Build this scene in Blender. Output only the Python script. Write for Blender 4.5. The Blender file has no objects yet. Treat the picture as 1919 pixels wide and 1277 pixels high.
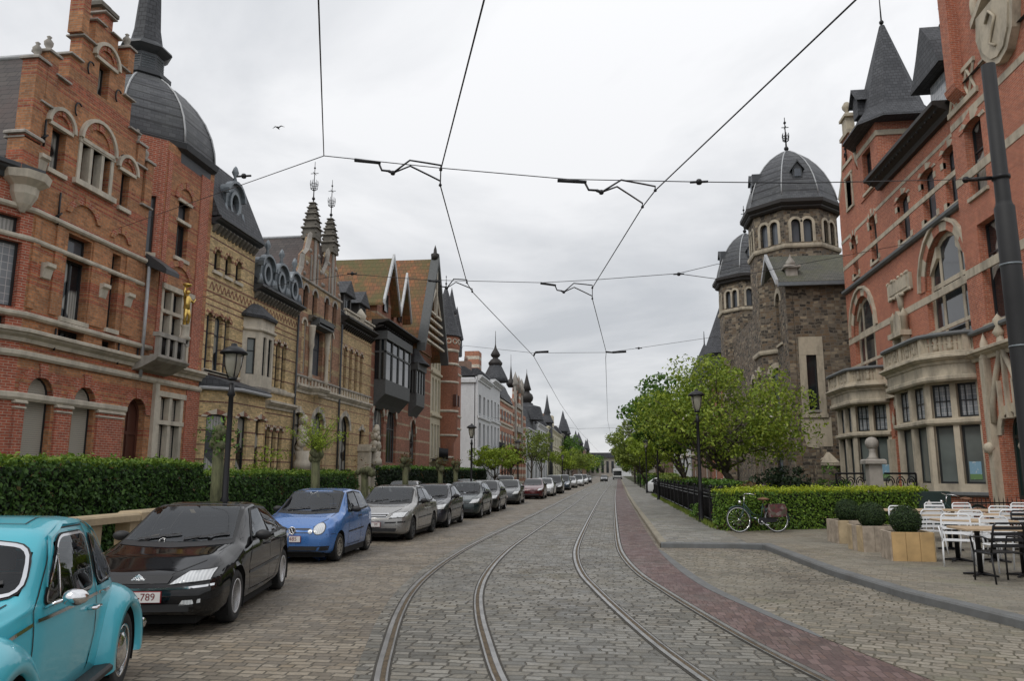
import bpy, bmesh, math, random
import numpy as np
from mathutils import Vector, Matrix
from mathutils.geometry import delaunay_2d_cdt
from mathutils.bvhtree import BVHTree
R=math.radians; PI=math.pi
rnd=random.Random(7)
S=bpy.context.scene; COL=S.collection
# ---------------------------------------------------------------- camera
PITCH=math.atan(249.5/1440); YAW=math.atan((1146-959.5)/1440*math.cos(PITCH))
cam=bpy.data.cameras.new('camera'); camo=bpy.data.objects.new('camera',cam); COL.objects.link(camo)
camo.location=(0,0,1.7); camo.rotation_euler=(R(90)+PITCH,0,YAW)
cam.sensor_width=36; cam.lens=36*1440/1919; cam.clip_end=3000; cam.clip_start=.05
S.camera=camo
# ---------------------------------------------------------------- sky, sun, exposure
SUN_EL,SUN_AZ=R(52),R(215)
wd=bpy.data.worlds.new('World'); S.world=wd; wd.use_nodes=True
nt=wd.node_tree; nt.nodes.clear()
def wn(t,**k):
    n=nt.nodes.new(t)
    for a,b in k.items(): setattr(n,a,b)
    return n
out=wn('ShaderNodeOutputWorld'); bg=wn('ShaderNodeBackground'); bg.inputs['Strength'].default_value=.1
sky=wn('ShaderNodeTexSky',sky_type='NISHITA',sun_disc=False,sun_elevation=SUN_EL,sun_rotation=SUN_AZ)
tc=wn('ShaderNodeTexCoord'); sep=wn('ShaderNodeSeparateXYZ'); nt.links.new(tc.outputs['Generated'],sep.inputs[0])
zz=wn('ShaderNodeMath',operation='MAXIMUM'); nt.links.new(sep.outputs[2],zz.inputs[0]); zz.inputs[1].default_value=0
za=wn('ShaderNodeMath',operation='ADD'); nt.links.new(zz.outputs[0],za.inputs[0]); za.inputs[1].default_value=.22
dv=wn('ShaderNodeVectorMath',operation='DIVIDE'); cb=wn('ShaderNodeCombineXYZ')
for i in range(3): nt.links.new(za.outputs[0],cb.inputs[i])
nt.links.new(tc.outputs['Generated'],dv.inputs[0]); nt.links.new(cb.outputs[0],dv.inputs[1])
n1=wn('ShaderNodeTexNoise'); n1.inputs['Scale'].default_value=1.15; n1.inputs['Detail'].default_value=7; n1.inputs['Roughness'].default_value=.55; n1.inputs['Distortion'].default_value=.35
nt.links.new(dv.outputs[0],n1.inputs['Vector'])
rp=wn('ShaderNodeValToRGB'); nt.links.new(n1.outputs['Fac'],rp.inputs[0])
rp.color_ramp.elements[0].position=.36; rp.color_ramp.elements[0].color=(.56,.58,.61,1)
rp.color_ramp.elements[1].position=.62; rp.color_ramp.elements[1].color=(.86,.865,.88,1)
# overcast sky: lighter towards the zenith
rz_=wn('ShaderNodeMapRange'); nt.links.new(sep.outputs[2],rz_.inputs[0]); rz_.inputs[1].default_value=0; rz_.inputs[2].default_value=.95; rz_.inputs[3].default_value=9.3; rz_.inputs[4].default_value=14.0
cs=wn('ShaderNodeVectorMath',operation='SCALE'); nt.links.new(rp.outputs[0],cs.inputs[0]); nt.links.new(rz_.outputs[0],cs.inputs['Scale'])
mx=wn('ShaderNodeMix',data_type='RGBA'); mx.inputs[0].default_value=.94
nt.links.new(sky.outputs[0],mx.inputs[6]); nt.links.new(cs.outputs[0],mx.inputs[7])
nt.links.new(mx.outputs[2],bg.inputs['Color']); nt.links.new(bg.outputs[0],out.inputs[0])
sun=bpy.data.lights.new('sun','SUN'); sun.energy=1.1; sun.angle=R(20); sun.color=(1,.96,.9)
suno=bpy.data.objects.new('sun',sun); COL.objects.link(suno); suno.rotation_euler=(R(90)-SUN_EL,0,PI-SUN_AZ)
S.view_settings.view_transform='Standard'; S.view_settings.look='None'; S.view_settings.exposure=0; S.view_settings.gamma=1
# ---------------------------------------------------------------- pixel of the photograph -> point on a ground or wall plane
_cp,_sp,_cy,_sy=math.cos(PITCH),math.sin(PITCH),math.cos(YAW),math.sin(YAW)
def ray(px,py):
    u=(px-959.5)/1440; v=(638.5-py)/1440; f=_cp-v*_sp
    return (u*_cy-f*_sy, u*_sy+f*_cy, _sp+v*_cp)
def G(px,py,z=0):
    r=ray(px,py); t=(z-1.7)/r[2]; return (r[0]*t,r[1]*t)
def PX(px,py,X):
    r=ray(px,py); t=X/r[0]; return (r[1]*t,1.7+r[2]*t)
def PYp(px,py,Y):
    r=ray(px,py); t=Y/r[1]; return (r[0]*t,1.7+r[2]*t)
# ================================================================ materials
MATS={}
class NG:
    def __init__(s,name):
        s.m=bpy.data.materials.new(name); s.m.use_nodes=True; s.t=s.m.node_tree; s.t.nodes.clear()
        s.o=s.t.nodes.new('ShaderNodeOutputMaterial'); s.p=s.t.nodes.new('ShaderNodeBsdfPrincipled')
        s.t.links.new(s.p.outputs[0],s.o.inputs[0]); MATS[name]=s.m
    def n(s,t,**k):
        n=s.t.nodes.new(t)
        for a,b in k.items(): setattr(n,a,b)
        return n
    def l(s,a,b): s.t.links.new(a,b)
    def uv(s,w='UV'): return s.n('ShaderNodeTexCoord').outputs[w]
    def noise(s,sc,vec=None,det=4,rough=.55,dist=0):
        n=s.n('ShaderNodeTexNoise'); n.inputs['Scale'].default_value=sc; n.inputs['Detail'].default_value=det
        n.inputs['Roughness'].default_value=rough; n.inputs['Distortion'].default_value=dist
        s.l(vec if vec is not None else s.uv('Object'),n.inputs['Vector']); return n.outputs['Fac']
    def math(s,op,a,b=None,c=None):
        n=s.n('ShaderNodeMath',operation=op)
        for i,x in enumerate((a,b,c)):
            if x is None: continue
            if isinstance(x,(int,float)): n.inputs[i].default_value=x
            else: s.l(x,n.inputs[i])
        return n.outputs[0]
    def map(s,x,a,b,c,d):
        n=s.n('ShaderNodeMapRange'); s.l(x,n.inputs[0])
        for i,v in enumerate((a,b,c,d)): n.inputs[i+1].default_value=v
        return n.outputs[0]
    def mix(s,f,a,b,blend='MIX'):
        n=s.n('ShaderNodeMix',data_type='RGBA',blend_type=blend)
        for i,x in ((0,f),(6,a),(7,b)):
            if isinstance(x,(int,float)): n.inputs[i].default_value=x
            elif isinstance(x,tuple): n.inputs[i].default_value=(*x[:3],1)
            else: s.l(x,n.inputs[i])
        return n.outputs[2]
    def ramp(s,f,stops):
        n=s.n('ShaderNodeValToRGB'); s.l(f,n.inputs[0]); e=n.color_ramp.elements
        while len(e)<len(stops): e.new(.5)
        for q,(p,c) in zip(e,stops): q.position=p; q.color=(*c,1)
        return n.outputs[0]
    def brick(s,vec,w,h,c1,c2,cm,ms=.01,smooth=.2,off=.5,bias=0):
        n=s.n('ShaderNodeTexBrick'); n.offset=off; s.l(vec,n.inputs['Vector'])
        for k,v in (('Scale',1),('Mortar Size',ms),('Mortar Smooth',smooth),('Brick Width',w),('Row Height',h),('Bias',bias)): n.inputs[k].default_value=v
        for k,v in (('Color1',c1),('Color2',c2),('Mortar',cm)):
            if isinstance(v,tuple): n.inputs[k].default_value=(*v,1)
            else: s.l(v,n.inputs[k])
        return n
    def sep(s,vec):
        n=s.n('ShaderNodeSeparateXYZ'); s.l(vec,n.inputs[0]); return n.outputs
    def bump(s,h,st=.3,d=.02):
        n=s.n('ShaderNodeBump'); n.inputs['Strength'].default_value=st; n.inputs['Distance'].default_value=d
        s.l(h,n.inputs['Height']); s.l(n.outputs[0],s.p.inputs['Normal'])
    def set(s,**k):
        for a,b in k.items():
            i=s.p.inputs[a.replace('_',' ')]
            if isinstance(b,tuple): i.default_value=(*b[:3],1)
            elif isinstance(b,(int,float)): i.default_value=b
            else: s.l(b,i)
        return s.m
def hsv(c,f): return tuple(min(1,x*f) for x in c)
def m_plain(name,c,rough=.6,metal=0,nz=.12,sc=6,coat=0,bumpy=0):
    g=NG(name); f=g.noise(sc)
    col=g.mix(g.map(f,.3,.7,0,1),hsv(c,1-nz),hsv(c,1+nz))
    g.set(Base_Color=col,Roughness=rough,Metallic=metal,Coat_Weight=coat,Coat_Roughness=.08)
    if bumpy: g.bump(f,bumpy,.02)
    return g.m
def bands(g,uv,specs,col):
    """horizontal courses of another brick: specs = [(period, offset, height, colour)]"""
    v=g.sep(uv)[1]
    for per,off,h,c in specs:
        x=g.math('FRACT',g.math('DIVIDE',g.math('SUBTRACT',v,off),per))
        k=g.math('LESS_THAN',x,h/per)
        col=g.mix(k,col,c)
    return col
def m_brick(name,c1,c2,mortar,bnd=(),w=.22,h=.07,ms=.008,soot=.35,rough=.85,stain=1.0):
    g=NG(name); uv=g.uv()
    a=g.brick(uv,w,h,c1,c2,mortar,ms)
    col=a.outputs['Color']
    if bnd:
        # banded courses keep the mortar joints
        base=g.mix(1.0,c1,c2); base=bands(g,uv,bnd,g.mix(g.noise(3.1,g.uv()),c1,c2))
        b=g.brick(uv,w,h,base,base,mortar,ms); 
        hv=g.n('ShaderNodeHueSaturation'); g.l(b.outputs['Color'],hv.inputs['Color'])
        r=g.brick(uv,w,h,(.72,.72,.72),(1.25,1.25,1.25),(1,1,1),ms)
        g.l(r.outputs['Color'],hv.inputs['Value']); col=hv.outputs[0]
    st=g.map(g.noise(.35,det=6,rough=.65),.42,.72,0,soot*stain)
    col=g.mix(st,col,(.055,.045,.04))
    mp=g.n('ShaderNodeMapping'); g.l(g.uv('Object'),mp.inputs[0]); mp.inputs['Scale'].default_value=(2.6,2.6,.22); col=g.mix(g.map(g.noise(1.0,mp.outputs[0],5,.6),.53,.75,0,soot*1.1),col,(.07,.055,.045))
    gr=g.map(g.noise(9,det=2),.3,.7,.80,1.16); hv=g.n('ShaderNodeHueSaturation'); g.l(col,hv.inputs['Color']); g.l(gr,hv.inputs['Value'])
    g.set(Base_Color=hv.outputs[0],Roughness=rough)
    g.bump(a.outputs['Fac'],.25,-.006); return g.m
def m_stone(name,c,dark=(.07,.065,.055),amt=.55,rough=.8):
    g=NG(name); uv=g.uv('Object')
    mp=g.n('ShaderNodeMapping'); g.l(uv,mp.inputs[0]); mp.inputs['Scale'].default_value=(1.6,1.6,.5)
    f=g.noise(1.3,mp.outputs[0],6,.65); k=g.map(f,.45,.72,0,amt)
    base=g.mix(g.noise(7),hsv(c,.82),hsv(c,1.15))
    g.set(Base_Color=g.mix(k,base,dark),Roughness=rough); g.bump(g.noise(18,det=3),.15,.02); return g.m
def m_tile(name,c1,c2,gap,w=.22,h=.18,moss=None,rough=.75,amt=.5,lo=.42,hi=.68):
    g=NG(name); uv=g.uv(); a=g.brick(uv,w,h,c1,c2,gap,.012,.3)
    col=a.outputs['Color']
    f=g.map(g.noise(.55,det=6,rough=.7),lo,hi,0,amt)
    col=g.mix(f,col,moss or hsv(c1,.5))
    y=g.sep(uv)[1]; saw=g.math('FRACT',g.math('DIVIDE',y,h))
    g.set(Base_Color=col,Roughness=rough); g.bump(g.math('SUBTRACT',g.math('MULTIPLY',a.outputs['Fac'],-1.0),saw),.5,.02); return g.m
def m_glass(name,c=(.012,.015,.018),rough=.04,curtain=None):
    g=NG(name)
    if curtain:
        uv=g.uv(); x=g.sep(uv)
        w=g.n('ShaderNodeTexWave',wave_type='BANDS',bands_direction='X'); g.l(uv,w.inputs['Vector']); w.inputs['Scale'].default_value=3.2; w.inputs['Distortion'].default_value=1.5; w.inputs['Detail'].default_value=2
        col=g.mix(w.outputs['Fac'],hsv(curtain,.55),curtain)
        k=g.map(g.noise(.9,uv,1),.47,.5,0,1)
        col=g.mix(k,c,col)
    else: col=g.mix(g.noise(.7),hsv(c,.5),hsv(c,2.2))
    g.set(Base_Color=col,Roughness=rough+.04,Specular_IOR_Level=.55)
    g.bump(g.noise(.9,det=1),.04,.05); return g.m
def m_rubble(name):
    g=NG(name); uv=g.uv(); nz=g.n('ShaderNodeTexNoise'); nz.inputs['Scale'].default_value=1.9; nz.inputs['Detail'].default_value=3; g.l(uv,nz.inputs['Vector'])
    sb=g.n('ShaderNodeVectorMath',operation='SUBTRACT'); g.l(nz.outputs['Color'],sb.inputs[0]); sb.inputs[1].default_value=(.5,.5,.5)
    sc=g.n('ShaderNodeVectorMath',operation='SCALE'); g.l(sb.outputs[0],sc.inputs[0]); sc.inputs['Scale'].default_value=.28
    ad=g.n('ShaderNodeVectorMath',operation='ADD'); g.l(uv,ad.inputs[0]); g.l(sc.outputs[0],ad.inputs[1])
    b=g.brick(ad.outputs[0],.36,.165,(0,0,0),(1,1,1),(.5,.5,.5),.016,.4); b.squash=.6; b.squash_frequency=2; b.offset=.38
    m=g.brick(ad.outputs[0],.36,.165,(1,1,1),(1,1,1),(0,0,0),.016,.6); m.squash=.6; m.squash_frequency=2; m.offset=.38
    r=g.math('ADD',g.math('MULTIPLY',b.outputs['Color'],.75),g.math('MULTIPLY',g.noise(2.6,uv,4),.35))
    col=g.ramp(r,[(.12,(.028,.024,.022)),(.35,(.095,.078,.06)),(.52,(.20,.138,.085)),(.68,(.14,.118,.095)),(.95,(.36,.29,.20))])
    col=g.mix(g.math('SUBTRACT',1.0,m.outputs['Color']),col,(.21,.185,.15))
    col=g.mix(g.map(g.noise(.3,det=6,rough=.65),.45,.75,0,.5),col,(.05,.045,.04))
    g.set(Base_Color=col,Roughness=.9); g.bump(m.outputs['Color'],.6,.03); return g.m
def m_leaf(name,c1,c2,c3,rough=.55,trans=.25):
    g=NG(name); geo=g.n('ShaderNodeNewGeometry')
    col=g.ramp(geo.outputs['Random Per Island'],[(0,c1),(.5,c2),(1,c3)])
    g.set(Base_Color=col,Roughness=rough,Specular_IOR_Level=.35)
    tr=g.n('ShaderNodeBsdfTranslucent'); g.l(col,tr.inputs['Color']); ms=g.n('ShaderNodeMixShader'); ms.inputs[0].default_value=trans
    g.l(g.p.outputs[0],ms.inputs[1]); g.l(tr.outputs[0],ms.inputs[2]); g.l(ms.outputs[0],g.o.inputs[0]); return g.m
def m_setts(name,c1,c2,joint,w=.2,h=.12,rot=0,warp=.035,ms=.012,rough=.55,tint=None,moss=None,bs=.9,holes=False):
    """stone setts: courses of unequal blocks with worn round tops, dirt in the joints"""
    g=NG(name); uv=g.uv()
    mp=g.n('ShaderNodeMapping'); g.l(uv,mp.inputs[0]); mp.inputs['Rotation'].default_value=(0,0,rot)
    nz=g.n('ShaderNodeTexNoise'); nz.inputs['Scale'].default_value=2.3; nz.inputs['Detail'].default_value=3; g.l(mp.outputs[0],nz.inputs['Vector'])
    sb=g.n('ShaderNodeVectorMath',operation='SUBTRACT'); g.l(nz.outputs['Color'],sb.inputs[0]); sb.inputs[1].default_value=(.5,.5,.5)
    sc=g.n('ShaderNodeVectorMath',operation='MULTIPLY'); g.l(sb.outputs[0],sc.inputs[0]); sc.inputs[1].default_value=(warp*4,warp*2.2,0)
    ad=g.n('ShaderNodeVectorMath',operation='ADD'); g.l(mp.outputs[0],ad.inputs[0]); g.l(sc.outputs[0],ad.inputs[1])
    v=ad.outputs[0]
    def bk(*k):
        b=g.brick(v,w,h,*k); b.squash=.7; b.squash_frequency=3; b.offset=.43; return b
    rnd_=bk((0,0,0),(1,1,1),(.5,.5,.5),ms,.0); m=bk((1,1,1),(1,1,1),(0,0,0),ms,.35); hgt=bk((.45,.45,.45),(1,1,1),(0,0,0),ms*1.8,1.0)
    f=g.math('ADD',g.math('MULTIPLY',rnd_.outputs['Color'],.8),g.math('MULTIPLY',g.noise(4,uv,3),.25))
    mid=tuple((p+q)/2 for p,q in zip(c1,c2)); tone=g.ramp(f,[(.05,hsv(c1,.72)),(.3,c1),(.5,(mid[0]*1.05,mid[1]*.98,mid[2]*.88)),(.7,c2),(.98,hsv(c2,1.22))])
    col=g.mix(g.math('SUBTRACT',1.0,m.outputs['Color']),tone,joint)
    if holes: col=g.mix(g.math('MULTIPLY',g.math('GREATER_THAN',g.noise(6.5,uv,2),.67),g.map(m.outputs['Color'],.2,.95,1,.35)),col,hsv(joint,.5))
    a=None
    big=g.noise(.22,uv,5,.6)
    if tint: col=g.mix(g.map(big,.4,.62,0,.65),col,tint)
    if moss: col=g.mix(g.map(g.noise(.5,uv,5,.7),.55,.7,0,.5),col,moss)
    col=g.mix(1.0,col,g.ramp(g.noise(.55,uv,7,.68),[(.3,(.62,.60,.58)),(.5,(1,1,1)),(.72,(1.12,1.1,1.06))]),'MULTIPLY')
    gr=g.map(g.noise(30,uv,3),.3,.7,.8,1.2); hv=g.n('ShaderNodeHueSaturation'); g.l(col,hv.inputs['Color']); g.l(gr,hv.inputs['Value'])
    rg=g.map(g.noise(3,uv,3),.35,.65,rough-.12,rough+.2)
    g.set(Base_Color=hv.outputs[0],Roughness=rg,Specular_IOR_Level=.45)
    hh=g.math('ADD',hgt.outputs['Color'],g.math('MULTIPLY',g.noise(25,uv,3),.35))
    g.bump(hh,bs,.018); return g.m
# --- masonry
RED=(.27,.075,.038); ORG=(.36,.16,.065)
m_brick('house_brick_ochre',(.57,.255,.105),(.41,.16,.068),(.34,.26,.18),[(.92,.10,.075,(.42,.09,.042)),(.92,.25,.075,(.42,.09,.042)),(2.76,1.3,.3,(.42,.10,.048))],soot=.34)
m_brick('house_brick_red',(.50,.125,.065),(.36,.085,.048),(.5,.39,.3),soot=.28)
m_brick('brick_yellow',(.72,.54,.27),(.60,.42,.20),(.5,.4,.27),[(.52,.1,.065,(.17,.055,.035))],soot=.3)
m_brick('brick_yellow_plain',(.70,.52,.27),(.57,.40,.20),(.48,.38,.26),[(.62,.2,.06,(.30,.12,.065))],soot=.34)
m_brick('brick_dark_course',(.20,.06,.04),(.30,.10,.06),(.4,.3,.2),soot=.2)
m_brick('brick_gable',(.46,.23,.13),(.33,.15,.09),(.38,.3,.22),[(1.3,.4,.3,(.50,.36,.19))],soot=.5)
m_brick('brick_timber_house',(.42,.14,.08),(.31,.10,.06),(.36,.28,.2),[(1.0,.1,.14,(.5,.4,.27))],soot=.42)
m_brick('brick_turret',(.45,.15,.08),(.34,.105,.06),(.38,.28,.2),soot=.3)
m_brick('brick_right',(.52,.158,.078),(.385,.10,.052),(.48,.34,.26),soot=.24)
m_brick('brick_banded',(.48,.17,.09),(.40,.13,.07),(.45,.35,.26),[(1.15,.0,.45,(.66,.6,.5))],soot=.2)
m_rubble('rubble_stone')
m_stone('stone_pale',(.62,.56,.46),amt=.5); m_stone('stone_grey',(.40,.37,.33),amt=.6); m_stone('stone_right',(.52,.455,.35),amt=.62)
m_stone('stone_dark',(.17,.155,.13),amt=.6); m_stone('bluestone',(.15,.16,.165),amt=.3)
m_stone('stucco_white',(.66,.67,.68),(.3,.3,.3),.25); m_stone('stucco_cream',(.60,.54,.40),(.25,.22,.17),.3); m_stone('stucco_yellow',(.62,.58,.42),(.3,.28,.2),.3)
m_stone('stucco_far',(.36,.33,.29),amt=.5); m_stone('brick_far',(.24,.15,.11),amt=.5)
m_tile('slate',(.050,.053,.060),(.085,.088,.097),(.018,.018,.02),amt=.35); m_tile('slate_moss',(.085,.085,.075),(.12,.118,.10),(.04,.04,.036),moss=(.12,.125,.05))
m_tile('slate_rust',(.052,.043,.041),(.08,.066,.06),(.02,.02,.02),.34,.26,moss=(.12,.07,.06)); m_tile('tile_mossy',(.30,.115,.045),(.17,.085,.04),(.04,.03,.018),.30,.36,moss=(.10,.10,.032),amt=.85,lo=.40,hi=.60)
def slate_dome():
    g=NG('slate_dome'); uv=g.uv(); a=g.brick(uv,.24,.14,(.045,.048,.055),(.085,.088,.095),(.025,.025,.028),.008,.3); v=g.sep(uv)[1]; x=g.math('FRACT',g.math('DIVIDE',v,.46))
    col=g.mix(g.math('LESS_THAN',x,.15),a.outputs['Color'],(.012,.012,.014)); col=g.mix(g.map(g.noise(.8,det=6),.45,.7,0,.35),col,(.10,.105,.10))
    g.set(Base_Color=col,Roughness=.55); g.bump(g.math('SUBTRACT',1.0,x),.7,.03)
slate_dome()
m_plain('zinc',(.20,.225,.245),.45,.35); m_plain('zinc_dark',(.06,.064,.07),.5,.2); m_plain('lead_pale',(.42,.43,.44),.5,.2)
m_plain('wood_dark',(.022,.018,.016),.6); m_plain('wood_grey',(.10,.105,.105),.7); m_plain('frame_dark',(.02,.022,.024),.4); m_plain('frame_white',(.62,.61,.58),.5); m_plain('door_brown',(.085,.03,.02),.45); m_plain('door_green',(.015,.035,.032),.35)
m_plain('frame_blue',(.04,.055,.075),.45)
m_plain('iron_black',(.012,.012,.014),.45,.3); m_plain('pole_paint',(.014,.014,.015),.65,0); m_plain('gold',(.75,.52,.15),.3,.9)
def m_shutter():
    g=NG('shutter'); v=g.sep(g.uv())[1]; x=g.math('FRACT',g.math('DIVIDE',v,.055))
    g.set(Base_Color=g.mix(g.math('LESS_THAN',x,.16),(.46,.43,.37),(.2,.19,.17)),Roughness=.5); g.bump(x,.6,.01)
m_shutter()
m_glass('glass'); m_glass('glass_dark',c=(.02,.024,.028)); m_glass('glass_curtain',curtain=(.42,.42,.39)); m_glass('glass_blind',c=(.10,.115,.11)); m_glass('glass_bright',c=(.09,.10,.115))
def m_leaded():
    g=NG('glass_leaded'); b=g.brick(g.uv(),.16,.2,(.20,.22,.24),(.3,.32,.34),(.5,.5,.5),.008,.1,0)
    g.set(Base_Color=b.outputs['Color'],Roughness=.12)
m_leaded()
# ================================================================ mesh helpers
def prop(o,label=None,cat=None,group=None,kind=None):
    for k,v in (('label',label),('category',cat),('group',group),('kind',kind)):
        if v: o[k]=v
    return o
class MB:
    def __init__(s): s.v=[];s.f=[];s.mi=[];s.sm=[]
    def add(s,vs,fs,mi=0,smooth=False):
        b=len(s.v); s.v+= [tuple(p) for p in vs]
        for f in fs: s.f.append([i+b for i in f]); s.mi.append(mi); s.sm.append(smooth)
        return s
    def join(s,o):
        b=len(s.v); s.v+=o.v; s.f+=[[i+b for i in f] for f in o.f]; s.mi+=o.mi; s.sm+=o.sm; return s
    def hexa(s,p,mi=0):   # p: 4 bottom ccw, 4 top
        return s.add(p,[(3,2,1,0),(4,5,6,7),(0,1,5,4),(1,2,6,5),(2,3,7,6),(3,0,4,7)],mi)
    def box(s,x0,x1,y0,y1,z0,z1,mi=0):
        if x1<x0: x0,x1=x1,x0
        if y1<y0: y0,y1=y1,y0
        return s.hexa([(x0,y0,z0),(x1,y0,z0),(x1,y1,z0),(x0,y1,z0),(x0,y0,z1),(x1,y0,z1),(x1,y1,z1),(x0,y1,z1)],mi)
    def cbox(s,x0,x1,y0,y1,z0,z1,c=.02,mi=0):   # box with chamfered top and sides (12 visible edges softened at the top)
        s.hexa([(x0,y0,z0),(x1,y0,z0),(x1,y1,z0),(x0,y1,z0),(x0,y0,z1-c),(x1,y0,z1-c),(x1,y1,z1-c),(x0,y1,z1-c)],mi)
        return s.hexa([(x0,y0,z1-c),(x1,y0,z1-c),(x1,y1,z1-c),(x0,y1,z1-c),(x0+c,y0+c,z1),(x1-c,y0+c,z1),(x1-c,y1-c,z1),(x0+c,y1-c,z1)],mi)
    def prism(s,poly,y0,y1,mi=0):        # poly (x,z), extruded along y
        if area(poly)<0: poly=poly[::-1]
        n=len(poly); vs=[(x,y0,z) for x,z in poly]+[(x,y1,z) for x,z in poly]
        fs=[list(range(n)),list(range(2*n-1,n-1,-1))]+[(i,i+n,(i+1)%n+n,(i+1)%n) for i in range(n)]
        return s.add(vs,fs,mi)
    def prism_z(s,poly,z0,z1,mi=0):
        if area(poly)<0: poly=poly[::-1]
        n=len(poly); vs=[(x,y,z0) for x,y in poly]+[(x,y,z1) for x,y in poly]
        fs=[list(range(n))[::-1],list(range(n,2*n))]+[(i,(i+1)%n,(i+1)%n+n,i+n) for i in range(n)]
        return s.add(vs,fs,mi)
    def prism_x(s,poly,x0,x1,mi=0):      # poly (y,z), extruded along x
        if area(poly)<0: poly=poly[::-1]
        n=len(poly); vs=[(x0,y,z) for y,z in poly]+[(x1,y,z) for y,z in poly]
        fs=[list(range(n))[::-1],list(range(n,2*n))]+[(i,(i+1)%n,(i+1)%n+n,i+n) for i in range(n)]
        return s.add(vs,fs,mi)
    def lathe(s,prof,c=(0,0),n=16,mi=0,smooth=True,a0=0,a1=2*PI,sx=1,sy=1,phase=0):
        full=abs(a1-a0-2*PI)<1e-6; m=n if full else n+1
        vs=[];fs=[]
        for r,z in prof:
            for k in range(m):
                a=a0+(a1-a0)*k/n+phase; vs.append((c[0]+r*sx*math.cos(a),c[1]+r*sy*math.sin(a),z))
        for j in range(len(prof)-1):
            for k in range(n):
                k2=(k+1)%m if full else k+1
                fs.append((j*m+k,j*m+k2,(j+1)*m+k2,(j+1)*m+k))
        if full:
            if prof[0][0]>1e-4: fs.append(list(range(m))[::-1])
            if prof[-1][0]>1e-4: fs.append([(len(prof)-1)*m+k for k in range(m)])
        return s.add(vs,fs,mi,smooth)
    def tube(s,path,r,n=6,mi=0,smooth=True,cap=True):
        P=[Vector(p) for p in path]; rr=r if isinstance(r,(list,tuple)) else [r]*len(P)
        vs=[];fs=[]; up=None
        for i,p in enumerate(P):
            t=(P[min(i+1,len(P)-1)]-P[max(i-1,0)])
            if t.length<1e-9: t=Vector((0,0,1))
            t.normalize()
            if up is None: up=Vector((0,0,1)) if abs(t.z)<.9 else Vector((1,0,0))
            a=t.cross(up); 
            if a.length<1e-6: a=t.cross(Vector((0,1,0)))
            a.normalize(); b=a.cross(t).normalized(); up=b
            for k in range(n):
                w=2*PI*k/n; q=p+a*math.cos(w)*rr[i]+b*math.sin(w)*rr[i]; vs.append(tuple(q))
        for i in range(len(P)-1):
            for k in range(n): fs.append((i*n+k,i*n+(k+1)%n,(i+1)*n+(k+1)%n,(i+1)*n+k))
        if cap: fs.append(list(range(n))[::-1]); fs.append([(len(P)-1)*n+k for k in range(n)])
        return s.add(vs,fs,mi,smooth)
    def bar(s,p,q,w,h=None,mi=0):
        return s.tube([p,q],w*.7,4,mi,False)
    def sphere(s,c,r,n=10,mi=0,sz=1):
        k=max(4,n//2); return s.lathe([(r*math.sin(PI*j/k)+ (0 if 0<j<k else 0),c[2]-r*sz*math.cos(PI*j/k)) for j in range(k+1)],c[:2],n,mi)
    def place(s,fr):
        o,d,a=fr; ca,sa=math.cos(a),math.sin(a)
        s.v=[(o+x*ca-y*sa,d+x*sa+y*ca,z) for x,y,z in s.v]; return s
    def shift(s,dx=0,dy=0,dz=0): s.v=[(x+dx,y+dy,z+dz) for x,y,z in s.v]; return s
    def scale(s,k): s.v=[(x*k,y*k,z*k) for x,y,z in s.v]; return s
    def build(s,name,mats,parent=None,off=(0,0,0),uv=True,loc=None):
        me=bpy.data.meshes.new(name)
        V=[(x-off[0],y-off[1],z-off[2]) for x,y,z in s.v]
        me.from_pydata(V,[],s.f)
        if isinstance(mats,str): mats=[mats]
        for m in mats: me.materials.append(MATS[m] if isinstance(m,str) else m)
        me.polygons.foreach_set('material_index',s.mi); me.polygons.foreach_set('use_smooth',s.sm)
        me.update(calc_edges=True); me.validate()
        if uv: box_uv(me)
        o=bpy.data.objects.new(name,me); COL.objects.link(o)
        if parent: o.parent=parent
        if loc: o.location=loc
        return o
def area(p): return .5*sum(p[i][0]*p[(i+1)%len(p)][1]-p[(i+1)%len(p)][0]*p[i][1] for i in range(len(p)))
def box_uv(me):
    if not me.polygons: return
    L=me.uv_layers.new(name='UVMap')
    n=len(me.loops); vi=np.empty(n,np.int32); me.loops.foreach_get('vertex_index',vi)
    co=np.empty(len(me.vertices)*3,np.float32); me.vertices.foreach_get('co',co); co=co.reshape(-1,3)
    pn=np.empty(len(me.polygons)*3,np.float32); me.polygons.foreach_get('normal',pn); pn=pn.reshape(-1,3)
    lt=np.empty(len(me.polygons),np.int32); me.polygons.foreach_get('loop_total',lt)
    N=np.repeat(pn,lt,axis=0)[:n]
    t=np.stack([-N[:,1],N[:,0],np.zeros(n,np.float32)],1); ln=np.linalg.norm(t,axis=1,keepdims=True)
    flat=(ln[:,0]<.05); t=np.where(flat[:,None],np.array([[1,0,0]],np.float32),t/np.maximum(ln,1e-6))
    b=np.cross(N,t); b=np.where(flat[:,None],np.array([[0,1,0]],np.float32),b)
    P=co[vi]; uv=np.stack([(P*t).sum(1),(P*b).sum(1)],1).astype(np.float32)
    L.data.foreach_set('uv',uv.ravel())
class Thing:
    def __init__(s,name,label,cat,loc=(0,0,0),rz=0,group=None,off=(0,0,0)):
        o=bpy.data.objects.new(name,None); COL.objects.link(o); o.empty_display_size=.3
        o.location=loc; o.rotation_euler=(0,0,rz); s.o=o; s.off=off; prop(o,label,cat,group)
    def part(s,name,mb,mats,parent=None,label=None):
        o=mb.build(name,mats,parent or s.o,s.off)
        if label: o['label']=label
        return o
def single(name,mb,mats,label,cat,group=None,loc=None,kind=None):
    return prop(mb.build(name,mats,loc=loc),label,cat,group,kind)
def structure(name,mb,mats): return prop(mb.build(name,mats),kind='structure')
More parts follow.
